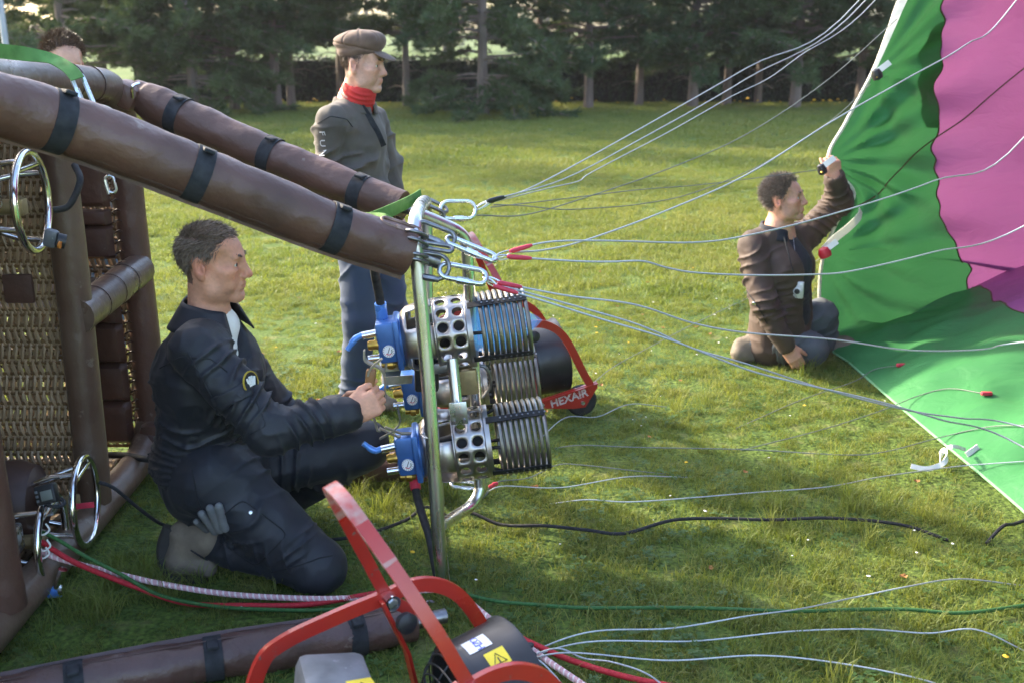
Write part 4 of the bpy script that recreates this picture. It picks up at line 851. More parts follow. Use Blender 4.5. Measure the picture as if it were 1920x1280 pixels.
gr = [at(78, 996, 3.0), at(110, 1012, 2.99), at(160, 1042, 2.97), at(225, 1075, 2.95), at(300, 1115, 2.92), at(400, 1146, 2.89), at(500, 1158, 2.87), at(620, 1150, 2.87), at(740, 1120, 2.9), at(820, 1098, 2.94), at(870, 1112, 2.95), at(930, 1140, 2.92), at(1000, 1160, 2.9), at(1100, 1172, 2.88), at(1300, 1174, 2.88), at(1480, 1182, 2.86), at(1600, 1174, 2.87), at(1700, 1178, 2.87), at(1800, 1187, 2.85), at(1930, 1162, 2.9)]
for p in gr: p.z = max(p.z, .026)
root = thing('green_rope', gr[0], 'dark green cord from the basket trailing right across the lawn', 'rope'); mb = MB(); mb.tube(smooth(gr, 10), .0060, 10); mb.build('strand', ROPE_GREEN, root)
gline('black_rope', 'black rope from the chrome collar ring down past the boot', [(186, 903, 3.2), (215, 915, 3.2), (260, 952, 3.25), (300, 980, 3.3), (340, 995), (450, 1015), (600, 1018), (680, 1000), (760, 972), (800, 955), (850, 960)], .0062, ROPE_BLACK, .03, 'rope', 'black ropes in the grass')
gline('black_rope', 'black rope winding across the lawn right of the burner frame', [(846, 958), (880, 964), (940, 977), (1020, 988), (1100, 994), (1170, 994), (1260, 980), (1350, 969), (1450, 971), (1560, 976), (1690, 978), (1780, 995)], .0062, ROPE_BLACK, .038, 'rope', 'black ropes in the grass')
gline('black_rope', 'black rope end emerging beside the corner of the green lip', [(1850, 1004), (1880, 990), (1905, 975), (1950, 950)], .0062, ROPE_BLACK, .035, 'rope', 'black ropes in the grass')
# white ties where the ropes are fixed in the basket
for (x, y, lab) in ((80, 992, 'white cord tie holding the green rope to the chrome stem'), (82, 1022, 'white cord tie holding the red rope to the chrome stem'), (80, 1036, 'white cord tie holding the pink rope to the chrome stem')):
    mb = MB(); c = at(x, y, 2.98); mb.tube(smooth([c + V(-.02, 0, .012), c + V(.0, -.012, -.012), c + V(.02, 0, -.002), c + V(.012, 0, .02)], 5), .003, 6); tag(mb.build('cord_tie', WHITE), lab, 'cord')
mb = MB(); mb.tube([at(74, 960, 2.99), at(70, 1050, 2.99)], .011, 10); tag(mb.build('chrome_stem', CHROME), 'upright chrome stem the rope ties are fixed to', 'stem')
# green straps
def strap(label, pts, w, wd, t=.003):
    mb = MB(); mb.bar(smooth(pts, 8), w, t, wd); return tag(mb.build('green_strap', GREENWEB), label, 'strap', 'green webbing straps')
strap('green webbing strap over the top rail of the basket', [at(-60, 88, 2.9), at(0, 96, 3.0), at(50, 102, 3.08), at(95, 110, 3.12), at(128, 128, 3.10), at(146, 148, 3.08)], .040, V(.35, .8, .5))
strap('green webbing strap from the frame corner behind the thick pole', [at(790, 366, 3.66), at(776, 374, 3.62), at(740, 392, 3.5), at(690, 412, 3.4), at(640, 420, 3.3)], .042, V(.2, .4, 1))
strap('green webbing strap end hooked by the brown carabiner', [at(660, 408, 3.22), at(700, 408, 3.16), at(722, 411, 3.08), at(742, 424, 3.1), at(716, 420, 3.2)], .030, V(.1, .3, 1))
mb = MB(); mb.rbox(at(470, 420, 2.95), (.035, .02, .014), .004, Matrix.Rotation(.3, 3, 'Y')); tag(mb.build('buckle', CHROME), 'small silver buckle tucked under the thick pole', 'buckle')

# faint blue flame standing in the upper burner coil
m, n, b, out = newmat('blue_flame'); em = n.nodes.new('ShaderNodeEmission'); em.inputs[0].default_value = (.08, .32, .75, 1); em.inputs[1].default_value = .22; tr = n.nodes.new('ShaderNodeBsdfTransparent'); ad = n.nodes.new('ShaderNodeMixShader'); ad.inputs[0].default_value = .22
n.links.new(tr.outputs[0], ad.inputs[1]); n.links.new(em.outputs[0], ad.inputs[2]); n.links.new(ad.outputs[0], out.inputs['Surface'])
fl_ = thing('burner_flame', at(884, 618, 3.38), 'faint blue flame inside the coil of the upper burner', 'flame', None, (0, R(-7), R(4)), local=True)
for (r_, x1) in ((.080, .20), (.055, .215)):
    mb = MB(); mb.lathe([(-.005, r_ * .8), (.03, r_), (.12, r_ * .97), (x1 * .8, r_ * .8), (x1, r_ * .35), (x1 + .02, .001)], (0, 0, 0), (1, 0, 0), 28); mb.build('flame_sheet', m, fl_)
# ================================================================== INFLATION FANS (local: x = blowing direction)
def fan(loc, yaw, label, letters=None, stickers=True):
    f = thing('inflation_fan', loc, label, 'fan', 'red petrol inflation fans', (0, 0, yaw), local=True)
    tilt = Matrix.Rotation(R(-8), 4, 'Y'); c0 = V(.125, 0, .232)
    hoop = [(-.40, .06), (-.385, .22), (-.345, .36), (-.29, .405), (-.16, .432), (-.05, .447), (.015, .458), (.075, .448), (.135, .41), (.185, .34), (.245, .22), (.300, .125)]
    for sgn in (1, -1):
        P = smooth([V(x, sgn * .205, z) for x, z in hoop], 5); mb = MB(); mb.bar(P, .014, .034, V(0, 1, 0)); h = mb.build('side_hoop', REDPAINT, f)
        poly = [V(.02, sgn * .205, .090), V(.06, sgn * .205, .060), V(.20, sgn * .205, .046), V(.262, sgn * .205, .048), V(.318, sgn * .205, .14), V(.315, sgn * .205, .165), V(.10, sgn * .205, .115)]
        mb = MB(); mb.prism([p + V(0, -.003, 0) for p in poly], (0, .006, 0)); pl = mb.build('wheel_plate', REDPAINT, f, shade=False)
        mb = MB(); mb.bar([V(.02, sgn * .205, .088), V(.315, sgn * .205, .160)], .034, .006, V(0, 1, 0)); mb.build('plate_flange', REDPAINT, pl)
        for (x, z) in ((.055, .078), (.248, .072)):
            mb = MB(); mb.cyl((x, sgn * .203, z), (x, sgn * .217, z), .010, 6); mb.build('bolt', ZINC, pl)
        w = MB(); w.lathe([(-.018, .03), (-.02, .062), (-.012, .072), (.012, .072), (.02, .062), (.018, .03)], (.248, sgn * .180, .074), (0, 1, 0), 32); wh = w.build('wheel', RUBBER, f)
        w = MB(); w.lathe([(-.014, .001), (-.014, .03), (-.010, .048), (.010, .048), (.014, .03), (.014, .001)], (.248, sgn * .180, .074), (0, 1, 0), 24); w.build('hub', BLACKPL, wh)
        mb = MB(); mb.bar([V(-.06, sgn * .19, .45), V(.0, sgn * .19, .30), V(.04, sgn * .19, .09)], .030, .008, V(0, 1, 0)); mb.build('brace', REDPAINT, f)
        mb = MB(); mb.cyl((-.035, sgn * .205 - .030, .440), (-.035, sgn * .205 + .028, .440), .012, 6); b_ = mb.build('pivot_bolt', ZINC, f)
        mb = MB(); mb.lathe([(-.026, .010), (-.026, .019), (-.02, .019), (.02, .019), (.024, .019), (.024, .010)], (-.035, sgn * .205, .440), (0, 1, 0), 18); mb.build('washer', CHROME, b_)
    # handle: flat bar arch narrowing to the top
    L_ = [V(.03, .20, .39), V(-.035, .206, .445), V(-.095, .185, .57), V(-.165, .125, .715), V(-.210, .065, .805), V(-.222, .028, .830)]
    L2 = [V(p.x, -p.y, p.z) for p in reversed(L_)]
    Ph = smooth(L_ + L2, 5); mb = MB(); mb.bar(Ph, .028, .009, V(1, 0, .35)); mb.build('handle', REDPAINT, f)
    Pw = smooth(L_[3:] + L2[:3], 5)
    mb = MB(); mb.bar(Pw, .0292, .0102, V(1, 0, .35)); mb.build('worn_handle_top', REDWORN, f)
    mb = MB(); mb.lathe([(0, .012), (.012, .014), (.018, .024), (.034, .025), (.038, .020), (.039, .001)], (-.015, .185, .392), (.1, -1, .1), 18); mb.build('lock_knob', BLACKPL, f)
    mb = MB(); mb.lathe([(0, .012), (.012, .014), (.018, .024), (.034, .025), (.038, .020), (.039, .001)], (.005, -.205, .405), (.1, -1, .1), 18); mb.build('lock_knob', BLACKPL, f)
    # base
    for z, x in ((.05, -.38), (.05, -.05)): mb = MB(); mb.bar([V(x, -.2, z), V(x, .2, z)], .034, .008, V(1, 0, 0)); mb.build('base_bar', REDPAINT, f)
    for sgn in (1, -1):
        mb = MB(); mb.cyl((-.39, sgn * .19, .055), (-.39, sgn * .19, -.004), .016, 12); mb.build('rubber_foot', RUBBER, f)
        mb = MB(); mb.bar([V(-.38, sgn * .12, .053), V(.25, sgn * .12, .053)], .03, .008, V(0, 1, 0)); mb.build('engine_rail', REDPAINT, f)
    # shroud
    def T(p): return c0 + (tilt @ (Vector(p)))
    ax = tilt.to_3x3() @ V(1, 0, 0)
    mb = MB(); mb.lathe([(-.075, .152), (-.075, .160), (-.06, .164), (.06, .170), (.072, .176), (.078, .176), (.078, .168), (.06, .162), (-.06, .156)], c0, ax, 56, closed=True); sh = mb.build('shroud', BLACKMETAL, f)
    mb = MB(); mb.lathe([(-.068, .163), (-.068, .167), (-.056, .168), (-.056, .164)], c0, ax, 56, closed=True); mb.build('shroud_rib', BLACKMETAL, sh)
    # rear wire guard
    mb = MB()
    for k, (x, r) in enumerate(((-.085, .150), (-.105, .136), (-.12, .118), (-.13, .098), (-.136, .076), (-.139, .05))): mb.torus(T((x, 0, 0)), ax, r, .0024, 48, 6)
    for k in range(8):
        a = k * math.pi / 4; mb.tube([T((-.078, .157 * math.cos(a), .157 * math.sin(a))), T((-.12, .120 * math.cos(a), .120 * math.sin(a))), T((-.14, .05 * math.cos(a), .05 * math.sin(a)))], .0028, 6)
    tag(mb.build('wire_guard', BLACKMETAL, f), kind='stuff')
    mb = MB()
    for k, r in enumerate((.158, .136, .113, .09, .068, .046)): mb.torus(T((.083 + .003 * k, 0, 0)), ax, r, .0022, 48, 6)
    for k in range(8):
        a = k * math.pi / 4 + .2; mb.tube([T((.078, .17 * math.cos(a), .17 * math.sin(a))), T((.098, .045 * math.cos(a), .045 * math.sin(a)))], .0026, 6)
    tag(mb.build('front_guard', BLACKMETAL, f), kind='stuff')
    for k in range(4):
        mb = MB(); a = k * math.pi / 2 + .3
        def bl(u, v, a=a):
            rr_ = .03 + .118 * u; tw = 1.0 - .6 * u; w = (.03 + .02 * math.sin(math.pi * min(1, u * 1.1))) * (v - .5) * 2
            rad = V(0, math.cos(a), math.sin(a)); tan = V(0, -math.sin(a), math.cos(a)); return T(rad * rr_ + tan * (w * math.cos(tw)) + V(1, 0, 0) * (w * math.sin(tw)))
        mb.grid(bl, 8, 4); o = mb.build('fan_blade', BLACKPL, f, fix=False); so = o.modifiers.new('s', 'SOLIDIFY'); so.thickness = .004
    mb = MB(); mb.lathe([(-.05, .001), (-.05, .035), (.02, .035), (.04, .02), (.045, .001)], c0, ax, 20); mb.build('fan_hub', GREYENG, f)
    # engine
    mb = MB(); mb.rbox((-.235, 0, .19), (.20, .24, .22), .03); mb.cyl((-.17, 0, .25), T((-.05, 0, 0)), .03, 16); e = mb.build('engine_block', BLACKMETAL, f)
    mb = MB(); mb.rbox((-.24, .02, .360), (.15, .20, .11), .022, Matrix.Rotation(.15, 3, 'Y') @ Matrix.Rotation(-.2, 3, 'Z')); mb.build('fuel_tank', GREYENG, e)
    mb = MB(); mb.cyl((-.30, -.04, .40), (-.30, -.04, .422), .022, 18); mb.build('tank_cap', BLACKPL, e)
    for k in range(5): mb = MB(); mb.rbox((-.235, -.125 - .001 * k, .12 + k * .028), (.15, .012, .008), .002); mb.build('cooling_fin', GREYENG, e)
    if stickers:
        n_ = (tilt.to_3x3())
        def onshroud(x, a, dr): rr_ = .1672 + dr + .05 * x; return T((x, rr_ * math.cos(a), rr_ * math.sin(a)))
        def patch(x0, x1, a0, a1, dr): 
            m = MB(); m.grid(lambda u, v: onshroud(x0 + (x1 - x0) * u, a0 + (a1 - a0) * v, dr), 3, 8); return m
        st = patch(-.045, .012, 1.42, 1.70, .0012).build('white_sticker', WHITEPL, f, fix=False)
        for k, (ch, a) in enumerate((('O', 1.47), ('Z', 1.56), ('H', 1.65))):
            me = text_mesh(ch, .026, .0003); p = onshroud(-.016, a, .0016); rad = n_ @ V(0, math.cos(a), math.sin(a)); tan = n_ @ V(0, math.sin(a), -math.cos(a)); xx = -tan
            M_ = Matrix((( xx.x, ax.x * 1, rad.x, p.x), (xx.y, ax.y, rad.y, p.y), (xx.z, ax.z, rad.z, p.z), (0, 0, 0, 1))); me.transform(M_); obj_from_mesh('letter', me, BLUEINK, st)
        ys = patch(-.022, .026, 1.80, 2.06, .0012).build('warning_sticker', YELLOW, f, fix=False)
        m = MB(); tri = [onshroud(-.013, 2.02, .0018), onshroud(.017, 2.02, .0018), onshroud(.002, 1.86, .0018)]; m.tube(tri, .0016, 5, closed=True); m.bar([onshroud(.002, 2.01, .0018), onshroud(.002, 1.93, .0018)], .003, .0006, ax); m.build('warning_symbol', BLACKINK, ys)
        m = MB(); q_ = Matrix.Rotation(.15, 3, 'Y'); m.rbox(V(-.205, -.06, .417), (.055, .07, .001), .0003, q_); y2 = m.build('warning_sticker', YELLOW, f)
        m = MB(); pz = .4185; m.tube([V(-.222, -.08, pz + .003), V(-.188, -.08, pz - .002), V(-.205, -.04, pz + .0005)], .0014, 5, closed=True); m.build('warning_symbol', BLACKINK, y2)
    if letters:
        me = text_mesh(letters, .062, .0006); me.transform(Matrix.Translation(V(.182, -.2095, .098)) @ Matrix.Rotation(R(-14), 4, 'Y') @ Matrix.Rotation(R(90), 4, 'X') @ Matrix.Diagonal((.85, .85, 1, 1)))
        o = obj_from_mesh('lettering', me, mk('white_print', (0.70, 0.62, 0.60), .6), f); wf = o.modifiers.new('w', 'WIREFRAME'); wf.thickness = .0022; wf.use_replace = True; wf.use_boundary = True
    return f
fan((-.152, 2.04, 0.004), R(30), 'red framed inflation fan on the near grass with warning stickers on its shroud')
fan((.03, 4.74, 0.004), R(15), 'red framed inflation fan with white lettering on its wheel plate, behind the burners', 'HEXAIR', stickers=False)
# ================================================================== BALLOON ENVELOPE
def fabmat(name, c, tr=.55, t2=1.5):
    m, n, b, out = newmat(name); L = n.links.new
    g = n.nodes.new('ShaderNodeNewGeometry'); no = n.nodes.new('ShaderNodeTexNoise'); no.inputs['Scale'].default_value = 2.2; no.inputs['Detail'].default_value = 5; L(g.outputs['Position'], no.inputs['Vector'])
    mx = n.nodes.new('ShaderNodeMix'); mx.data_type = 'RGBA'; mx.inputs[6].default_value = (*[x * .88 for x in c], 1); mx.inputs[7].default_value = (*[min(1, x * 1.1) for x in c], 1); L(no.outputs['Fac'], mx.inputs[0])
    L(mx.outputs[2], b.inputs['Base Color']); b.inputs['Roughness'].default_value = .5; b.inputs['Specular IOR Level'].default_value = .3
    # rip-stop grid relief and small creases
    n2 = n.nodes.new('ShaderNodeTexNoise'); n2.inputs['Scale'].default_value = 9; n2.inputs['Detail'].default_value = 4; n2.inputs['Distortion'].default_value = .6
    mp = n.nodes.new('ShaderNodeMapping'); mp.inputs['Rotation'].default_value = (0, R(35), 0); mp.inputs['Scale'].default_value = (.35, 1, 1.6); L(g.outputs['Position'], mp.inputs[0]); L(mp.outputs[0], n2.inputs['Vector'])
    bp = n.nodes.new('ShaderNodeBump'); bp.inputs['Strength'].default_value = .25; bp.inputs['Distance'].default_value = .05; L(n2.outputs['Fac'], bp.inputs['Height']); L(bp.outputs[0], b.inputs['Normal'])
    tr_ = n.nodes.new('ShaderNodeBsdfTranslucent'); hv = n.nodes.new('ShaderNodeHueSaturation'); hv.inputs['Value'].default_value = t2; L(mx.outputs[2], hv.inputs['Color']); L(hv.outputs[0], tr_.inputs['Color']); L(bp.outputs[0], tr_.inputs['Normal'])
    ms = n.nodes.new('ShaderNodeMixShader'); ms.inputs[0].default_value = tr; L(b.outputs[0], ms.inputs[1]); L(tr_.outputs[0], ms.inputs[2]); L(ms.outputs[0], out.inputs['Surface'])
    return m
GREENFAB = fabmat('green_ripstop', (0.070, 0.285, 0.100), .42, .27); PURPFAB = fabmat('magenta_ripstop', (0.48, 0.150, 0.39), .42, .30); DKGREENFAB = fabmat('dark_green_ripstop', (0.060, 0.235, 0.060), .40, .31); WHITEHEM = fabmat('white_hem', (0.74, 0.73, 0.66), .3, 1.0)
loop = [(1.90, 1.75, .012), (1.89, 2.6, .012), (1.88, 3.3, .012), (1.87, 3.75, .012), (1.84, 4.3, .012), (1.81, 4.9, .012), (1.79, 5.40, .012), (1.75, 5.66, .03), (1.70, 5.70, .22), (1.68, 5.66, .50), (1.72, 5.60, .72), (1.80, 5.60, .88), (1.64, 5.56, 1.06), (1.72, 5.58, 1.25), (1.84, 5.60, 1.50), (1.90, 5.60, 1.70), (1.97, 5.60, 1.92), (2.2, 5.45, 2.5), (2.4, 4.9, 3.05), (2.5, 3.8, 3.4), (2.4, 2.7, 3.1), (2.2, 1.8, 2.4), (2.05, 1.35, 1.4), (1.95, 1.4, .5)]
LP = smooth(loop, 8, closed=True); NLP = len(LP); CEN = V(0, 3.5, 1.55)
cumL = [0.0]
for i in range(1, NLP): cumL.append(cumL[-1] + (LP[i] - LP[i - 1]).length)
def env(iu, v):                                  # iu: position along the mouth loop (float index), v: metres into the balloon
    i = int(math.floor(iu)) % NLP; t = iu - math.floor(iu); p0 = LP[i].lerp(LP[(i + 1) % NLP], t); s = cumL[i] + t * (LP[(i + 1) % NLP] - LP[i]).length
    soft = V(p0.x, p0.y, p0.z)
    g = .30 * v / (1 + .08 * v) if v < 4 else .30 * 4 / 1.32 + .06 * (v - 4)
    k = 1 + g; mean_x = 1.95; blend = min(1, v / 1.2); x = p0.x * (1 - blend) + mean_x * blend + v
    y = CEN.y + (p0.y - CEN.y) * k; z = CEN.z + (p0.z - CEN.z) * k
    if v > 6: sh = max(0.02, math.sqrt(max(0, 1 - ((v - 6) / 4.0) ** 2))); y = CEN.y + (y - CEN.y) * sh; z = 1.8 + (z - 1.8) * sh
    # folds running from the mouth inwards, fading with depth
    a = .035 * math.exp(-v * .5) * min(1, v * 6)
    w = math.sin(s * 11.0 + v * 1.6 + math.sin(s * 3)) * a + math.sin(s * 17.0 - v * 3.0) * a * .2 + .02 * math.sin(v * 5 + s * 4) * min(1, v * 3)
    for (zz, am) in ((1.06, .045), (1.50, .035), (.55, .04)):           # tension folds fanning out from where the mouth is held
        if p0.y > 5.2 and v > .01:
            ds = p0.z - zz; rad_ = math.hypot(ds, v); w += am * math.sin(math.atan2(v, ds) * 13 + zz * 5) * math.exp(-rad_ * 1.1) * min(1, rad_ * 3) * min(1, v * 8)
    nrm = (V(0, p0.y, p0.z) - CEN); nrm.normalize(); y -= nrm.y * w; z -= nrm.z * w
    floor = max(0.0, 1 - p0.z / .6)
    if floor > 0:
        far_ = min(1, max(.12, (5.75 - p0.y) / .9)); q_ = min(1, v / .34); rise = q_ * q_ * (3 - 2 * q_); rise = .20 * rise * (.8 + .25 * math.sin(s * 1.9 + .5)) * far_ + (.34 * (v - .34) if v > .34 else 0)
        crease = (.030 * math.sin(s * 8 + v * 7 + math.sin(s * 2.3)) + .018 * math.sin(s * 15 - v * 12 + 2 * math.sin(s * 3.1)) + .010 * math.sin(s * 31 + v * 15)) * min(1, v * 4) * max(0, 1 - v * .6)
        zf = .014 + (1 if p0.z < .1 else floor) * (rise + crease + .03 * math.exp(-((v - .12) / .09) ** 2) * (.5 + .5 * math.sin(s * 7.0)))
        z = zf if v < 1e-6 and p0.z < .1 else .5 * (z + zf + math.sqrt((z - zf) ** 2 + .06 * min(1, v * 2)))
        if p0.z >= .1 and v < 1e-6: z = p0.z
    return V(x, y, max(z, .014))
# seam between green and magenta: where the photographed seam falls on this surface
def hit(px, py):
    best = None; d = raydir(px, py); cand = []
    for iu in np.arange(0, NLP, 1.0):
        for v in np.arange(0, 3.4, .1):
            p = env(iu, v); q = p - V(0, 0, CAMH); t = q.dot(d) / d.dot(d); e = (q - d * t).length
            if t > 0 and p.y > 3.2: cand.append((e, iu, v, t))
    near = [c for c in cand if c[0] < .075] or [min(cand)]
    t0 = min(c[3] for c in near); best = min(c for c in near if c[3] < t0 + .18)[:3]
    for st in (.35, .12, .04):
        _, u0, v0 = best
        for iu in np.linspace(u0 - 2.5 * st, u0 + 2.5 * st, 7):
            for v in np.linspace(max(0, v0 - .25 * st), v0 + .25 * st, 7):
                p = env(iu % NLP, v); q = p - V(0, 0, CAMH); t = q.dot(d) / d.dot(d); e = (q - d * t).length
                if t > 0 and e < best[0]: best = (e, iu, v)
    return best[1], best[2]
seam_uv = sorted([hit(px, py) for px, py in ((1776, -20), (1762, 80), (1755, 150), (1762, 230), (1752, 300), (1757, 370), (1768, 420), (1792, 465), (1820, 505), (1850, 538), (1890, 572), (1930, 598))])
su_ = [a for a, b in seam_uv]; sv_ = [b for a, b in seam_uv]
def seam(iu):
    if iu < su_[0]: return sv_[0] + min(3.0, (su_[0] - iu) * .16)
    if iu > su_[-1]: return sv_[-1]
    return float(np.interp(iu, su_, sv_)) + .008 * math.sin(iu * 1.3)
envlp = thing('balloon_envelope', (1.9, 3.8, 0), 'half-inflated green and magenta balloon with its mouth open towards the burners', 'balloon')
mb = MB(); NU = NLP * 2
mb.grid(lambda u, v: env(u * NLP, v * seam((u * NLP) % NLP)), NU, 44, cu=True); ENV_V, ENV_F = list(mb.v), list(mb.f); mb.build('green_fabric', GREENFAB, envlp, fix=False)
mb = MB(); mb.grid(lambda u, v: env(u * NLP, seam((u * NLP) % NLP) + (9.98 - seam((u * NLP) % NLP)) * v ** 1.3), NU, 50, cu=True); mb.build('magenta_fabric', PURPFAB, envlp, fix=False)
mb = MB(); mb.tube([env(k / 2, seam(k / 2)) for k in range(NLP * 2)], .005, 6, closed=True); mb.build('seam_tape', fabmat('seam_tape', (0.10, 0.075, 0.035), .2, .6), envlp)
# load tapes running inwards, one through each seam corner
for tp_ in (((1610, 385), (1690, 318), (1765, 250), (1850, 185), (1930, 120)),):
    uv = [hit(*q) for q in tp_]; P = []
    for k in range(41):
        t = k / 40 * (len(uv) - 1); P.append(env(float(np.interp(t, range(len(uv)), [a_ for a_, b_ in uv])), float(np.interp(t, range(len(uv)), [b_ for a_, b_ in uv]))) + V(-.015, -.035, 0))
    for _ in range(6): P = [P[0]] + [(P[i - 1] + P[i] * 2 + P[i + 1]) / 4 for i in range(1, len(P) - 1)] + [P[-1]]
    mb = MB(); mb.tube(P, .0042, 6); mb.build('load_tape', bpy.data.materials['seam_tape'], envlp)
# dark green overlap panel along the seam
ua, ub = hit(1750, 40)[0], hit(1752, 240)[0]
lo_, hi_ = min(ua, ub), max(ua, ub)
def dk(u, v):
    iu = lo_ + (hi_ - lo_) * u; s1 = seam(iu); w = .11 * math.sin(math.pi * min(1, .12 + u * .88)) ** .5; p = env(iu, s1 - w * (1 - v)); return p + V(-.006, -.012, 0)
mb = MB(); mb.grid(dk, 24, 6); mb.build('overlap_panel', DKGREENFAB, envlp, fix=False)
# white hem
k0 = next(i for i, p in enumerate(LP) if p.z > .06); k1 = NLP - next(i for i, p in enumerate(reversed(LP)) if p.z > .06)
mb = MB(); mb.tube([p + V(-.004, -.004, .006) for p in LP[k0 - 2:k1 + 1]], .010, 7); mb.build('hem_cord', mk('hem_cord', (0.60, 0.58, 0.50), .8, vscale=30, bump=.5, bscale=150), envlp)
mb = MB(); mb.tube([p + V(0, 0, .003) for p in LP[:k0 - 1]], .006, 7); mb.build('lower_hem', fabmat('pale_green_hem', (0.22, 0.46, 0.24), .2, .5), envlp)
def hem(i0, i1, w0, w1):
    def fn(u, v):
        iu = i0 + (i1 - i0) * u; p = env(iu, .0); w = (w0 + (w1 - w0) * u) * (.3 + .7 * math.sin(math.pi * min(1, .1 + .9 * u)) if w1 == w0 else 1); return p + V(-.012 + .5 * w * v, -.02 - .3 * w * v, .004)
    m = MB(); m.grid(fn, 16, 3); return m.build('white_hem_strip', WHITEHEM, envlp, fix=False)
iA = hit(1640, 140)[0]; iB = hit(1700, -10)[0]; hem(min(iA, iB), max(iA, iB) + 10, .02, .11)
# a twisted bright piece of hem near the raised arm
c = [at(1546, 468, 5.42), at(1565, 448, 5.42), at(1590, 428, 5.44), at(1610, 408, 5.47), at(1614, 394, 5.5)]
mb = MB(); mb.bar(smooth(c, 5), .045, .003, V(-.4, -.2, 1)); mb.build('white_hem_strip', WHITEHEM, envlp)
# clips, tabs
def clip(label, px, py, Y, mat, r=.022):
    root = thing('cable_clip', at(px, py, Y), label, 'clip', 'cable clips on the balloon mouth'); mb = MB(); p = at(px, py, Y)
    mb.lathe([(-.03, .004), (-.024, r * .7), (0, r), (.022, r * .9), (.03, .006)], p, (.4, 0, -.9), 14); mb.build('clip_body', mat, root)
    mb = MB(); mb.ball(p + V(-.004, -.02, -.012), .007, 8); mb.build('rivet', BRASS, root)
    mb = MB(); mb.bar(smooth([p + V(-.015, 0, 0), p + V(.02, -.005, .03), p + V(.06, .0, .06)], 4), .03, .004, V(0, .3, 1)); mb.build('webbing_loop', WHITE, root)
clip('black cable clip high on the white hem', 1644, 140, 5.52, BLACKPL, .028)
clip('black cable clip under the raised hand', 1541, 318, 5.42, BLACKPL, .024)
clip('red cable clip with white webbing at the man\'s chest', 1546, 474, 5.40, mk('red_plastic', (0.55, 0.015, 0.03), .4), .034)
# white strap loop lying in the grass
sl_ = thing('strap_loop', gnd(1740, 872), 'white webbing loop with a grey end lying in the grass by the lip', 'strap')
P = [gnd(1708, 873, .035), gnd(1735, 878, .03), gnd(1758, 873, .04), gnd(1772, 864, .06), gnd(1776, 850, .08), gnd(1770, 843, .07), gnd(1764, 852, .05), gnd(1763, 868, .03)]
mb = MB(); mb.bar(smooth(P, 6), .020, .004, V(0, .5, 1)); mb.build('webbing', WHITE, sl_)
mb = MB(); mb.bar(smooth([gnd(1776, 838, .09), gnd(1790, 836, .10), gnd(1810, 842, .06)], 4), .014, .004, V(0, .5, 1)); mb.build('tail', WHITE, sl_)
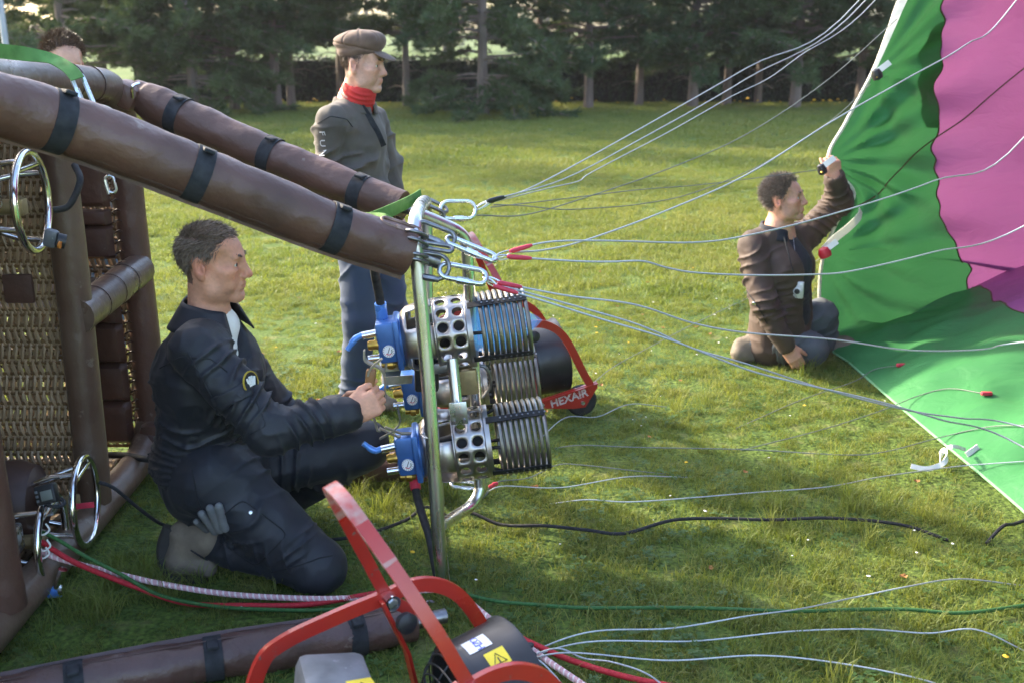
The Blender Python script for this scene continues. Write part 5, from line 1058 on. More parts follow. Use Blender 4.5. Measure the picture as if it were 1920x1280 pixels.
# ================================================================== FIGURES: signed-distance modelling kit
def nv3(a): return np.array(tuple(a), dtype=np.float32)
class SDF:
    def __init__(s, lo, hi, h):
        s.lo = nv3(lo); s.h = h; s.n = np.ceil((nv3(hi) - s.lo) / h).astype(int) + 1
        s.F = np.full(tuple(s.n), 1.0, dtype=np.float32)
    def sub(s, lo, hi, pad):
        a = np.clip(np.floor((lo - pad - s.lo) / s.h).astype(int), 0, s.n - 1); b = np.clip(np.ceil((hi + pad - s.lo) / s.h).astype(int) + 1, 1, s.n)
        if np.any(b <= a): return None
        sl = tuple(slice(int(i), int(j)) for i, j in zip(a, b))
        ax = [s.lo[d] + s.h * np.arange(int(a[d]), int(b[d]), dtype=np.float32) for d in range(3)]
        X, Y, Z = np.meshgrid(*ax, indexing='ij', sparse=True); return sl, X, Y, Z
    def op(s, sl, D, k, mode):
        F = s.F[sl]
        if mode == 'add':
            if k > 0: h = np.clip(.5 + .5 * (F - D) / k, 0, 1); s.F[sl] = F * (1 - h) + D * h - k * h * (1 - h)
            else: s.F[sl] = np.minimum(F, D)
        else:
            D = -D
            if k > 0: h = np.clip(.5 - .5 * (F - D) / k, 0, 1); s.F[sl] = F * (1 - h) + D * h + k * h * (1 - h)
            else: s.F[sl] = np.maximum(F, D)
    def cone(s, a, b, ra, rb, k=.02, mode='add', flat=None, fs=1.0):     # flat: axis to stretch the section by fs
        a, b = nv3(a), nv3(b); m = max(ra, rb) * max(1, fs); q = s.sub(np.minimum(a, b) - m, np.maximum(a, b) + m, k + .02)
        if q is None: return s
        sl, X, Y, Z = q; ba = b - a; L = float(ba @ ba) + 1e-9
        px, py, pz = X - a[0], Y - a[1], Z - a[2]; t = np.clip((px * ba[0] + py * ba[1] + pz * ba[2]) / L, 0, 1)
        qx, qy, qz = px - ba[0] * t, py - ba[1] * t, pz - ba[2] * t
        if flat is not None:
            f = nv3(flat); f = f / np.linalg.norm(f); d = qx * f[0] + qy * f[1] + qz * f[2]; c = d * (1 - 1 / fs); qx, qy, qz = qx - f[0] * c, qy - f[1] * c, qz - f[2] * c
        s.op(sl, np.sqrt(qx * qx + qy * qy + qz * qz) - (ra + (rb - ra) * t), k, mode); return s
    def ell(s, c, r, M=None, k=.02, mode='add'):
        c = nv3(c); r = nv3(r); m = r.max(); q = s.sub(c - m, c + m, k + .02)
        if q is None: return s
        sl, X, Y, Z = q; px, py, pz = X - c[0], Y - c[1], Z - c[2]
        if M is not None:
            M = np.array(M, dtype=np.float32); px, py, pz = (M[0, 0] * px + M[1, 0] * py + M[2, 0] * pz), (M[0, 1] * px + M[1, 1] * py + M[2, 1] * pz), (M[0, 2] * px + M[1, 2] * py + M[2, 2] * pz)
        k0 = np.sqrt((px / r[0]) ** 2 + (py / r[1]) ** 2 + (pz / r[2]) ** 2); k1 = np.sqrt((px / r[0] ** 2) ** 2 + (py / r[1] ** 2) ** 2 + (pz / r[2] ** 2) ** 2) + 1e-6
        s.op(sl, k0 * (k0 - 1) / k1, k, mode); return s
    def mesh(s):
        F = s.F; S = F < 0; c = np.zeros(tuple(s.n - 1), dtype=np.uint8)
        for dx in (0, 1):
            for dy in (0, 1):
                for dz in (0, 1): c += S[dx:s.n[0] - 1 + dx, dy:s.n[1] - 1 + dy, dz:s.n[2] - 1 + dz]
        act = (c > 0) & (c < 8); idx = np.argwhere(act); N = len(idx); ID = np.full(act.shape, -1, dtype=np.int64); ID[act] = np.arange(N)
        P = np.zeros((N, 3)); W_ = np.zeros(N); cor = [(i, j, k) for i in (0, 1) for j in (0, 1) for k in (0, 1)]
        val = {q: F[idx[:, 0] + q[0], idx[:, 1] + q[1], idx[:, 2] + q[2]] for q in cor}
        for q in cor:
            for ax in range(3):
                if q[ax] == 0:
                    q2 = list(q); q2[ax] = 1; q2 = tuple(q2); a, b = val[q], val[q2]; x = (a < 0) != (b < 0); t = np.where(x, a / np.where(x, a - b, 1), 0)
                    pt = np.tile(np.array(q, dtype=float), (N, 1)); pt[:, ax] = t; P[x] += pt[x]; W_[x] += 1
        P = (P / W_[:, None] + idx) * s.h + s.lo; quads = []
        for ax in range(3):
            u, v = [(1, 2), (2, 0), (0, 1)][ax]; sl0 = [slice(None)] * 3; sl1 = [slice(None)] * 3; sl0[ax] = slice(0, -1); sl1[ax] = slice(1, None)
            A, B = S[tuple(sl0)], S[tuple(sl1)]; e = np.argwhere(A != B); e = e[(e[:, u] > 0) & (e[:, v] > 0) & (e[:, u] < s.n[u] - 1) & (e[:, v] < s.n[v] - 1)]
            ins = A[e[:, 0], e[:, 1], e[:, 2]]; q4 = []
            for du, dv in ((-1, -1), (0, -1), (0, 0), (-1, 0)):
                w = e.copy(); w[:, u] += du; w[:, v] += dv; q4.append(ID[w[:, 0], w[:, 1], w[:, 2]])
            q4 = np.stack(q4, 1); q4[~ins] = q4[~ins][:, ::-1]; quads.append(q4)
        return P, np.concatenate(quads)
def vnormals(P, Q):
    n = np.cross(P[Q[:, 2]] - P[Q[:, 0]], P[Q[:, 3]] - P[Q[:, 1]]); N = np.zeros_like(P)
    for k in range(4): np.add.at(N, Q[:, k], n)
    return N / (np.linalg.norm(N, axis=1, keepdims=True) + 1e-12)
def relax(P, Q, it=1, f=.5):
    for _ in range(it):
        A = np.zeros_like(P); C = np.zeros(len(P))
        for k in range(4):
            np.add.at(A, Q[:, k], P[Q[:, (k + 1) % 4]]); np.add.at(A, Q[:, k], P[Q[:, (k + 3) % 4]]); np.add.at(C, Q[:, k], 2)
        P = P + f * (A / C[:, None] - P)
    return P
def ridged(P, f, seed): return 1 - np.abs(2 * vnoise(P, f, seed) - 1)
def np_obj(name, P, Q, mat, parent, colors=None):
    off = np.array(tuple(OFF[parent.name])); me = bpy.data.meshes.new(name); me.vertices.add(len(P)); me.vertices.foreach_set('co', (P - off).astype(np.float32).ravel())
    me.loops.add(Q.size); me.polygons.add(len(Q)); me.loops.foreach_set('vertex_index', Q.ravel().astype(np.int32)); me.polygons.foreach_set('loop_start', np.arange(0, Q.size, 4, dtype=np.int32))
    me.update(calc_edges=True); me.polygons.foreach_set('use_smooth', [True] * len(Q))
    if colors is not None:
        ca = me.color_attributes.new('Col', 'FLOAT_COLOR', 'POINT'); ca.data.foreach_set('color', np.concatenate([colors, np.ones((len(P), 1))], 1).astype(np.float32).ravel())
    return obj_from_mesh(name, me, mat, parent)
def cloth(name, S, mat, parent, folds=(), crump=.004, cf=14, seed=1, it=1, colors=None):
    P, Q = S.mesh(); P = relax(P, Q, it); N = vnormals(P, Q); d = np.zeros(len(P))
    d += crump * (ridged(P + .04 * vnoise(P, 5, seed)[:, None], cf, seed) - .6) + crump * .5 * (ridged(P, cf * 2.3, seed + 3) - .6)
    for (a, b, w, lam, amp) in folds:                     # ring folds across a limb or hanging from a joint
        a, b = np.array(tuple(a)), np.array(tuple(b)); ba = b - a; L = np.linalg.norm(ba); u = ba / L; t = (P - a) @ u; q = P - a - t[:, None] * u; rr_ = np.linalg.norm(q, axis=1)
        ref = np.array((0, 1.0, .2)); e1_ = np.cross(u, ref); e1_ /= np.linalg.norm(e1_); e2_ = np.cross(u, e1_); ph = np.arctan2(q @ e1_, q @ e2_)
        wn = vnoise(P, 4.5, seed + 9) * 2.6 + vnoise(P, 11, seed + 19) * .7; env_ = np.clip(1 - np.abs(t / L - .5) * 2, 0, 1) ** .5 * np.clip((1.6 - rr_ / w) * 2, 0, 1)
        mk_ = np.clip((vnoise(P, 8, seed + 17 + int(lam * 1000)) - .36) / .25, 0, 1); rd_ = (1 - np.abs(np.sin(np.pi * (t / lam + wn + ph / np.pi * (1 if seed % 2 else -1))))) ** 2.4
        d += amp * 2.0 * env_ * (mk_ * rd_ - .15)
    P = P + N * d[:, None]
    return np_obj(name, P, Q, mat, parent, colors(P) if colors else None), P, Q
def frame3(fwd, up):
    f = Vector(fwd).normalized(); u = Vector(up); u = (u - f * u.dot(f)).normalized(); l = u.cross(f); return np.array([[f.x, l.x, u.x], [f.y, l.y, u.y], [f.z, l.z, u.z]])
def head(S, o, M, s=1.0, neck=None, nose=1.0, jaw=1.0):
    o = np.array(tuple(o))
    def T(x, y, z): return o + M @ (np.array((x, y, z)) * s)
    def E(c, r, k=.02, mode='add', rot=None): S.ell(T(*c), np.array(r) * s, M if rot is None else M @ np.array(rot), k * s, mode)
    def C(a, b, ra, rb, k=.015, mode='add'): S.cone(T(*a), T(*b), ra * s, rb * s, k * s, mode)
    E((-.018, 0, .036), (.098, .077, .086), .0)
    E((.022, 0, .012), (.070, .067, .080), .03); E((.026, 0, -.045), (.058, .058, .065), .03)
    for y in (1, -1):
        C((-.012, y * .056, -.045), (.010, y * .050, -.086), .020, .020 * jaw, .03); C((.010, y * .050, -.086), (.064, y * .016, -.110), .018 * jaw, .016, .025)
        E((.056, y * .046, -.022), (.026, .022, .022), .02)
    E((.072, 0, -.108), (.018, .022, .017), .02); E((.066, 0, -.068), (.026, .032, .034), .02)
    C((.078, -.034, .022), (.078, .034, .022), .012, .012, .012); E((.084, 0, .020), (.010, .014, .012), .012)
    for y in (1, -1): E((.098, y * .033, .001), (.021, .019, .013), .014, 'sub')
    C((.087, 0, .016), (.099 + .006 * nose, 0, -.029), .0090, .0118 * nose, .012); E((.102 + .006 * nose, 0, -.036), (.0145, .0135, .0122), .008)
    for y in (1, -1): E((.096, y * .0125, -.043), (.0115, .0082, .0085), .006)
    E((.0885, 0, -.0665), (.0085, .023, .0052), .006); E((.087, 0, -.0785), (.009, .019, .0062), .006)
    C((.097, -.021, -.0722), (.097, .021, -.0722), .0022, .0022, .004, 'sub'); E((.092, 0, -.092), (.008, .018, .006), .010, 'sub')
    for y in (1, -1):       # lids: a ball over the eye with a slit
        E((.0745, y * .0335, .001), (.0142, .0158, .0134), .004); E((.0885, y * .0365, .0000), (.0115, .0150, .0058), .0015, 'sub')
        A = Matrix.Rotation(y * .35, 3, 'Z') @ Matrix.Rotation(-.2, 3, 'Y'); A = np.array(A)
        E((-.022, y * .083, -.004), (.022, .0085, .037), .004, rot=A); E((-.014, y * .0900, .001), (.0125, .0080, .0225), .003, 'sub', rot=A); E((-.006, y * .084, -.004), (.006, .006, .010), .003, rot=A); E((-.014, y * .081, -.034), (.010, .007, .011), .005, rot=A)
        C((.094, y * .020, -.046), (.074, y * .036, -.084), .0032, .0028, .009, 'sub'); E((.048, y * .043, -.060), (.028, .020, .028), .02); E((.080, y * .034, -.016), (.010, .013, .005), .006)
        E((.050, y * .064, .022), (.020, .008, .022), .02, 'sub')
    if neck is not None:
        S.cone(T(-.026, 0, -.045), neck, .061 * s, .068 * s, .03); 
        for y in (1, -1): S.cone(T(-.035, y * .045, -.055), np.array(tuple(neck)) + M @ np.array((.045, y * .012, 0)), .014, .013, .02)
    return T
def skin_cols(P, o, M, s, base, stubble=.0, ruddy=.5):
    q = (P - np.array(tuple(o))) @ M / s; x, y, z = q[:, 0], q[:, 1], q[:, 2]; c = np.tile(np.array(base), (len(P), 1))
    def g(cx, cy, cz, r): return np.exp(-(((x - cx) ** 2 + (np.abs(y) - cy) ** 2 + (z - cz) ** 2) / r ** 2))
    red = .5 * g(.09, 0, -.067, .013) + .5 * g(.09, 0, -.079, .012) + ruddy * (.55 * g(.07, .045, -.03, .026) + .7 * g(.112, 0, -.035, .016) + .6 * g(-.018, .082, -.005, .034))
    red = np.clip(red, 0, 1)[:, None]; c = c * (1 - red) + red * np.array(base) * np.array((1.05, .55, .52))
    ey = np.clip(.55 * g(.088, .034, .001, .013) + .35 * g(.09, .030, -.012, .010), 0, 1)[:, None]; c = c * (1 - ey) + ey * np.array(base) * np.array((.50, .40, .40))  # eyelid shading and dark circles painted into the skin colour around the eyes
    st = stubble * np.clip(np.exp(-((z + .085) / .03) ** 2) * (x > -.01) * np.clip((x + .0) / .03, 0, 1), 0, 1)[:, None]; c = c * (1 - st) + st * np.array(base) * np.array((.45, .46, .50))
    c *= (1 + .22 * (vnoise(P, 160, 3) - .5) + .16 * (vnoise(P, 60, 3) - .5) + .34 * (vnoise(P, 22, 5) - .5))[:, None]; return np.clip(c, 0, 1)
def skin_mat(name):
    m, n, b, out = newmat(name); L = n.links.new; a = n.nodes.new('ShaderNodeAttribute'); a.attribute_name = 'Col'; L(a.outputs['Color'], b.inputs['Base Color'])
    b.inputs['Roughness'].default_value = .56; b.inputs['Subsurface Weight'].default_value = .06; b.inputs['Subsurface Radius'].default_value = (.012, .005, .003); b.inputs['Subsurface Scale'].default_value = .6
    no = n.nodes.new('ShaderNodeTexNoise'); no.inputs['Scale'].default_value = 230; no.inputs['Detail'].default_value = 3; tc = n.nodes.new('ShaderNodeTexCoord'); L(tc.outputs['Object'], no.inputs['Vector'])
    bp = n.nodes.new('ShaderNodeBump'); bp.inputs['Strength'].default_value = .35; bp.inputs['Distance'].default_value = .003; L(no.outputs['Fac'], bp.inputs['Height']); L(bp.outputs[0], b.inputs['Normal']); return m
SKIN = skin_mat('skin'); EYEW = mk('eye_white', (0.55, 0.52, 0.49), .25, var=.05); IRIS = mk('iris', (0.05, 0.045, 0.04), .2, var=.2); LID = mk('lash', (0.03, 0.02, 0.015), .7)
def eyes(parent, T, s, M):
    for y in (1, -1):
        c = T(.0738, y * .0335, .001); mb = MB(); mb.ball(c, .0118 * s, 16); e = mb.build('eye', EYEW, parent)
        mb = MB(); f = Vector(M @ np.array((1, 0, 0))); mb.lathe([(.0100 * s, .0062 * s), (.0119 * s, .0045 * s), (.0122 * s, .0001)], c, f, 14); mb.build('iris', IRIS, e)
def hairs(parent, name, roots, dirs, L, w, mat, seed, gravity=.2, curl=0.0, nseg=4, jit=.25):
    r = np.random.default_rng(seed); n = len(roots); vs = []; fs = []
    D = dirs + r.normal(0, jit, dirs.shape); D /= np.linalg.norm(D, axis=1, keepdims=True); side = np.cross(D, r.normal(size=D.shape)); side /= np.linalg.norm(side, axis=1, keepdims=True)
    ln = L * r.uniform(.6, 1.15, n); pts = [roots]; p = roots.copy(); d = D.copy(); ph = r.uniform(0, 6.28, n)
    for k in range(nseg):
        d = d + np.array((0, 0, -gravity / nseg)) + curl * (np.cos(ph + k * 1.9)[:, None] * side + np.sin(ph + k * 1.9)[:, None] * np.cross(d, side)); d /= np.linalg.norm(d, axis=1, keepdims=True); p = p + d * (ln / nseg)[:, None]; pts.append(p)
    m = nseg + 1; Vv = np.zeros((n, m * 2 - 1, 3))
    for k in range(m):
        ww = w * (1 - .75 * k / nseg)
        if k < m - 1: Vv[:, 2 * k] = pts[k] - side * ww / 2; Vv[:, 2 * k + 1] = pts[k] + side * ww / 2
        else: Vv[:, 2 * k] = pts[k]
    base = np.arange(n)[:, None] * (m * 2 - 1); F = []
    for k in range(nseg - 1): F += (base + np.array([2 * k, 2 * k + 1, 2 * k + 3, 2 * k + 2])).tolist()
    F += (base + np.array([2 * nseg - 2, 2 * nseg - 1, 2 * nseg])).tolist()
    off = np.array(tuple(OFF[parent.name])); me = bpy.data.meshes.new(name); me.from_pydata((Vv.reshape(-1, 3) - off).tolist(), [], F); me.polygons.foreach_set('use_smooth', [True] * len(F))
    return tag(obj_from_mesh(name, me, mat, parent), kind='stuff')
def scalp(n, seed, mask):                                  # random points on the skull with outward normals, head space
    r = np.random.default_rng(seed); u = r.normal(size=(n * 4, 3)); u /= np.linalg.norm(u, axis=1, keepdims=True); rad = np.array((.101, .080, .089)); p = u * rad + np.array((-.018, 0, .036)); nn = u / rad; nn /= np.linalg.norm(nn, axis=1, keepdims=True)
    k = mask(p + r.normal(0, .0045, p.shape)); return p[k][:n], nn[k][:n]
def hand(S, w, d, up, side, s=1.0, curl=(60, 80, 45), spread=.0, thumb=(30, 35), k=.006, thumb_up=True):
    # w wrist, d towards the knuckles, up towards the thumb, side = back of the hand
    w = np.array(tuple(w)); d = np.array(tuple(Vector(d).normalized())); up = Vector(up); dv = Vector(tuple(d)); up = (up - dv * up.dot(dv)).normalized(); up = np.array(tuple(up)); nb = np.cross(d, up)
    if nb @ np.array(tuple(side)) < 0: nb = -nb
    S.cone(w - d * .03, w + d * .02, .026 * s, .028 * s, .02, flat=up, fs=1.2)
    for f in (-.026, -.009, .009, .026): S.cone(w + d * .01 + up * f * .7 * s, w + (d * .082 + up * f) * s, .0145 * s, .0125 * s, .012)
    S.ell(w + d * .045 * s - nb * .004, (.045 * s, .040 * s, .017 * s), np.stack([d, up, nb], 1), .012)
    tips = []
    for i, (f, ln) in enumerate(((.029, .92), (.0095, 1.0), (-.010, .95), (-.028, .78))):
        p = w + (d * (.088 - .006 * abs(i - 1.2)) + up * f) * s; a = 0; dirn = d + up * spread * (1.5 - i) * .5
        for j, (l, c) in enumerate(zip((.044, .027, .022), curl)):
            a += math.radians(c); dd = dirn * math.cos(a) - nb * math.sin(a); q = p + dd * l * ln * s; S.cone(p, q, (.0102, .0092, .0084)[j] * s, (.0094, .0086, .0072)[j] * s, k * .6); p = q
        tips.append(p)
    p = w + (d * .022 + up * .026 - nb * .006) * s; a1 = math.radians(thumb[0]); dd = d * math.cos(a1) + up * math.sin(a1) - nb * .25; q = p + dd * .044 * s; S.cone(p, q, .0155 * s, .0115 * s, .012)
    a2 = math.radians(thumb[1]); dd2 = d * math.cos(a1 - a2) + up * math.sin(a1 - a2) - nb * .5; dd2 /= np.linalg.norm(dd2); q2 = q + dd2 * .030 * s; S.cone(q, q2, .0112 * s, .0098 * s, .004); q3 = q2 + (dd2 * .9 - nb * .3) * .022 * s; S.cone(q2, q3, .0098 * s, .0080 * s, .003)
# ================================================================== PEOPLE
from mathutils.bvhtree import BVHTree
def bvh_of(P, Q): return BVHTree.FromPolygons([tuple(p) for p in P], [tuple(int(i) for i in q) for q in Q])
def surf(bv, px, py, lift=.002):
    h = bv.ray_cast(Vector((0, 0, CAMH)), raydir(px, py).normalized())
    if h[0] is None: return None
    n = h[1] if h[1].dot(raydir(px, py)) < 0 else -h[1]; return h[0] + n * lift, n
def decal_line(bv, pts, r, name, mat, parent, lift=.001, n=10, flat=None):
    P = []
    for (a, b), (c, d) in zip(pts[:-1], pts[1:]):
        for k in range(n):
            q = surf(bv, a + (c - a) * k / n, b + (d - b) * k / n, lift)
            if q: P.append(q[0])
    if len(P) < 2: return
    for _ in range(2): P = [P[0]] + [(P[i - 1] + P[i] * 2 + P[i + 1]) / 4 for i in range(1, len(P) - 1)] + [P[-1]]
    mb = MB()
    if flat: mb.bar(P, flat, r, V(-.3, 0, 1) if False else (P[-1] - P[0]).cross(V(0, 1, 0)))
    else: mb.tube(P, r, 6)
    return mb.build(name, mat, parent)
def stud(bv, px, py, r, mat, parent, name='snap_button'):
    q = surf(bv, px, py, 0)
    if q: mb = MB(); mb.lathe([(-.002, r), (.002, r), (.004, r * .7), (.0042, .0001)], q[0], q[1], 12); mb.build(name, mat, parent)
def bounds(pts, pad):
    a = np.array([tuple(p) for p in pts]); return a.min(0) - pad, a.max(0) + pad
def interp_mask(fx, fz, zlo):
    def mask(p):
        x, y, z = p[:, 0], p[:, 1], p[:, 2]; front = np.interp(z, fz, fx); low = np.interp(x, *zlo)
        return (x < front) & (z > low) & ~((np.abs(y) > .06) & (x > -.05) & (x < .006) & (z < .030) & (z > -.05))
    return mask
MASK_SHORT = interp_mask([-.01, .000, .012, .030, .058, .072, .078], [-.03, 0, .02, .05, .085, .105, .13], ([-.12, -.06, -.03, 0, .1], [-.075, -.075, -.03, -.022, -.02]))
def add_hair(body, o, M, s, mat, n, L, w, seed, comb, lift=.35, curl=0., grav=.1, jit=.22, mask=MASK_SHORT, name='hair'):
    p, nn = scalp(n, seed, mask); c = np.array(comb) if not callable(comb) else comb(p); c = np.broadcast_to(c, nn.shape); t = c - nn * np.sum(c * nn, 1, keepdims=True); d = t + nn * lift
    return hairs(body, name, np.array(tuple(o)) + (p * s) @ M.T, d @ M.T, L, w, mat, seed, grav, curl, jit=jit)
def brows(body, T, M, mat, s):
    r = np.random.default_rng(3); rt = []; dr = []
    for y in (1, -1):
        for i in range(110):
            t = r.uniform(); rt.append(T(.0945 - .026 * t * t + r.normal(0, .0015), y * (.012 + .034 * t), .022 + .010 * math.sin(t * 2.6) + r.normal(0, .0018))); dr.append(M @ np.array((.25, y * .8, .15 - .5 * t)))
    hairs(body, 'eyebrow', np.array(rt), np.array(dr),   .011 * s, .0022, mat, 5, 0.05, jit=.2, nseg=2)
def hair_tint(P, o, M, s, cols, mask, hc):
    q = (P - np.array(tuple(o))) @ M / s; qq = q + .016 * (np.stack([vnoise(P, 90, 1), vnoise(P, 90, 2), vnoise(P, 90, 3)], 1) - .5) + np.array((.004, 0, -.004)); k = mask(qq) & (q[:, 2] > -.062) & (np.linalg.norm(q, axis=1) < .16); w = np.where(k, .55 + .45 * vnoise(P, 70, 7), 0)[:, None]; return cols * (1 - w) + w * np.array(hc)
def collar(parent, c, axis, fwd, r0, r1, h, gap, mat, name='collar', thick=.006):
    ax = Vector(axis).normalized(); f = Vector(fwd); f = (f - ax * f.dot(ax)).normalized(); l = ax.cross(f)
    def fn(u, v):
        a = gap + (2 * math.pi - 2 * gap) * u; e = math.sin(math.pi * u) ** .5; r = r0 + (r1 - r0) * (1 - v); return Vector(c) + (f * math.cos(a) + l * math.sin(a)) * r * (1 + .04 * math.sin(a * 5)) + ax * (h * v * (.75 + .25 * e) - .01)
    mb = MB(); mb.grid(fn, 40, 6); o = mb.build(name, mat, parent, fix=False); so = o.modifiers.new('s', 'SOLIDIFY'); so.thickness = thick; so.offset = 0; return o
def hairmat(name, c, c2): return mk(name, c, .45, vscale=120, col2=c2, rvar=.1, spec=.4)
HAIR_P = hairmat('hair_brown_grey', (0.23, 0.175, 0.130), (0.085, 0.062, 0.047)); HAIR_C = hairmat('hair_brown', (0.12, 0.075, 0.045), (0.05, 0.032, 0.02)); HAIR_B = hairmat('hair_grey_curly', (0.23, 0.185, 0.15), (0.085, 0.066, 0.053))
NAVY = mk('navy_coverall', (0.0062, 0.0078, 0.0130), .58, var=.2, vscale=10, bump=.25, bscale=500, sheen=.03, rvar=.1); NAVY2 = mk('navy_trousers', (0.0075, 0.0096, 0.0160), .64, var=.2, vscale=10, bump=.25, bscale=500, sheen=.03, rvar=.1)
BOOT = mk('suede_boot', (0.17, 0.135, 0.095), .8, vscale=18, col2=(0.11, 0.09, 0.07), bump=.3, bscale=200); SOLE = mk('boot_sole', (0.03, 0.028, 0.026), .8); GLOVE = mk('grey_glove', (0.125, 0.13, 0.135), .9, var=.15, vscale=30)
# ------------------------------------------------------------------ pilot
pil = thing('person', V(-.75, 3.2, 0), 'kneeling person in a navy coverall working the burner levers', 'person')
o = at(402, 491, 3.20); M = frame3((1, -.08, -.02), (.03, -.02, 1)); hs = .96
nb_ = at(398, 600, 3.21)
Rs, Re, Rw = at(368, 655, 3.03), at(505, 806, 2.96), at(652, 776, 3.06); Ls, Le, Lw = at(425, 650, 3.38), at(535, 795, 3.46), at(640, 768, 3.36)
chest, waist = at(392, 690, 3.21), at(385, 845, 3.23); Rh, Rk, Ra = at(405, 895, 3.10), at(596, 1062, 3.04), at(412, 1020, 3.12); Lh, Lk, La = at(430, 885, 3.36), at(682, 835, 3.44), at(510, 955, 3.58)
S = SDF(*bounds([o + V(-.14, -.12, .16), nb_, Rs, Rw + V(.14, -.07, .1), Ls, Lw + V(.14, .07, -.1), waist + V(-.15, 0, -.0)], .03), .0030)
T = head(S, o, M, hs, nb_ + V(-.01, 0, -.02), nose=1.05, jaw=1.12)
S.cone(nb_ + V(-.01, 0, -.03), chest, .075, .11, .04, flat=(0, 1, 0), fs=1.3); S.cone(chest, waist, .11, .10, .03, flat=(0, 1, 0), fs=1.2)
for a, b, c in ((Rs, Re, Rw), (Ls, Le, Lw)): S.cone(chest + V(0, 0, .05), a, .05, .045, .03); S.cone(a, b, .045, .038, .02); S.cone(b, c, .038, .029, .02)
hand(S, Rw, (.86, .16, .34), (-.25, .1, 1), (-.3, -1, .1), 1.08, curl=(62, 78, 40), thumb=(28, 25)); hand(S, Lw, (.8, -.2, .35), (-.2, -.1, 1), (-.2, 1, .1), 1.05, curl=(62, 78, 40), thumb=(28, 25))
P, Q = S.mesh(); P = relax(P, Q, 1, .35); SK = (0.56, 0.275, 0.175)
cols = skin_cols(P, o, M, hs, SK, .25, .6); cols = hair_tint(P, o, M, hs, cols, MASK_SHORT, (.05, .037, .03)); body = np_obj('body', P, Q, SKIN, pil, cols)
eyes(body, T, hs, M); brows(body, T, M, HAIR_P, hs)
def comb_p(p): c = np.tile(np.array((-.9, 0, -.55)), (len(p), 1)); top = p[:, 2] > .085; c[top] = (.75, .35, .1); c[(p[:, 2] < .05)] = (-.45, 0, -1.); return c
add_hair(body, o, M, hs, HAIR_P, 8500, .024, .0019, 4, comb_p, .20, jit=.22)
add_hair(body, o, M, hs, HAIR_P, 500, .034, .0016, 44, comb_p, .55, jit=.45, name='stray_hair')
S = SDF(*bounds([nb_, Rs + V(-.1, -.1, 0), Rw, Ls, Lw, waist + V(-.2, -.1, -.12), waist + V(.2, .2, 0)], .09), .0052)
S.cone(nb_ + V(-.02, 0, -.05), chest, .085, .155, .0, flat=(0, 1, 0), fs=1.22); S.cone(chest, waist, .158, .148, .06, flat=(0, 1, 0), fs=1.15); S.ell(at(380, 860, 3.23), (.155, .185, .10), None, .05)
S.cone(Rs + V(.01, .03, 0), Ls + V(-.01, -.03, 0), .082, .082, .05)
for a, b, c in ((Rs, Re, Rw), (Ls, Le, Lw)): S.cone(a, b, .082, .070, .014); S.cone(b, c, .070, .048, .02); S.cone(c + (b - c) * .12, c + (b - c) * .04, .053, .052, .012); S.cone(c + (b - c) * .03, c + (b - c) * -.04, .044, .038, .006)
S.cone(nb_ + V(.06, -.04, .01), chest + V(.16, -.085, .03), .060, .026, .012, 'sub'); S.cone(nb_ + V(.0, 0, -.03), nb_ + V(.02, 0, .08), .070, .080, .01, 'sub')
for c, b in ((Rw, Re), (Lw, Le)): S.cone(c + (c - b) * .02, c + (c - b) * .4, .032, .034, .004, 'sub')
jk, P, Q = cloth('jacket', S, NAVY, pil, [(Rs, Re, .12, .055, .009), (Re + (Rs - Re) * .5, Re, .11, .035, .010), (Re, Re + (Rw - Re) * .8, .10, .038, .010), (chest, waist, .26, .05, .008), (waist + V(0, 0, .1), waist + V(0, 0, -.08), .25, .024, .007), (Le, Lw, .1, .04, .009)], .010, 11, 3)
bj = bvh_of(P, Q)
S = SDF(*bounds([nb_, chest], .2), .006); S.cone(nb_ + V(-.01, 0, -.045), chest, .084, .146, .0, flat=(0, 1, 0), fs=1.2); S.cone(nb_ + V(-.005, 0, -.06), nb_ + V(.006, 0, -.022), .082, .077, .01); cloth('t_shirt', S, WHITE, pil, (), .003, 16, 5)
collar(pil, nb_ + V(-.005, 0, -.012), (.10, 0, 1), (1, -.30, 0), .084, .128, .085, .50, NAVY)
lp = [surf(bj, 452, 640, .012), surf(bj, 474, 690, .012), surf(bj, 484, 740, .01)]
DKTHREAD = mk('dark_thread', (0.006, 0.007, 0.010), .8)
def decal_poly(bv, quad, name, mat, parent, lift=.004, n=8, thick=.004):      # quad of pixels laid onto the cloth
    (a, b, c, d) = [np.array(q, dtype=float) for q in quad]; mb = MB(); vs = []
    for i in range(n + 1):
        for j in range(n + 1):
            u, v = i / n, j / n; q = (a * (1 - u) + b * u) * (1 - v) + (d * (1 - u) + c * u) * v; h = surf(bv, q[0], q[1], lift)
            if h is None: return None
            vs.append(h[0])
    mb._add(vs, [(i * (n + 1) + j, (i + 1) * (n + 1) + j, (i + 1) * (n + 1) + j + 1, i * (n + 1) + j + 1) for i in range(n) for j in range(n)]); o_ = mb.build(name, mat, parent, fix=False); so = o_.modifiers.new('s', 'SOLIDIFY'); so.thickness = thick; return o_
pf = decal_poly(bj, [(398, 745), (468, 712), (476, 738), (412, 772)], 'sleeve_pocket_flap', NAVY, jk, .004)
for (x, y) in ((419, 759), (457, 737)): stud(bj, x, y, .0062, ZINC, jk)
decal_line(bj, [(412, 775), (436, 830), (500, 798), (478, 745)], .0016, 'pocket_seam', DKTHREAD, jk)
decal_line(bj, [(352, 660), (376, 705), (398, 745), (420, 790)], .0018, 'sleeve_seam', DKTHREAD, jk)
decal_line(bj, [(300, 690), (340, 668), (395, 672), (430, 700)], .0018, 'yoke_seam', DKTHREAD, jk)
q = surf(bj, 468, 716, .002)
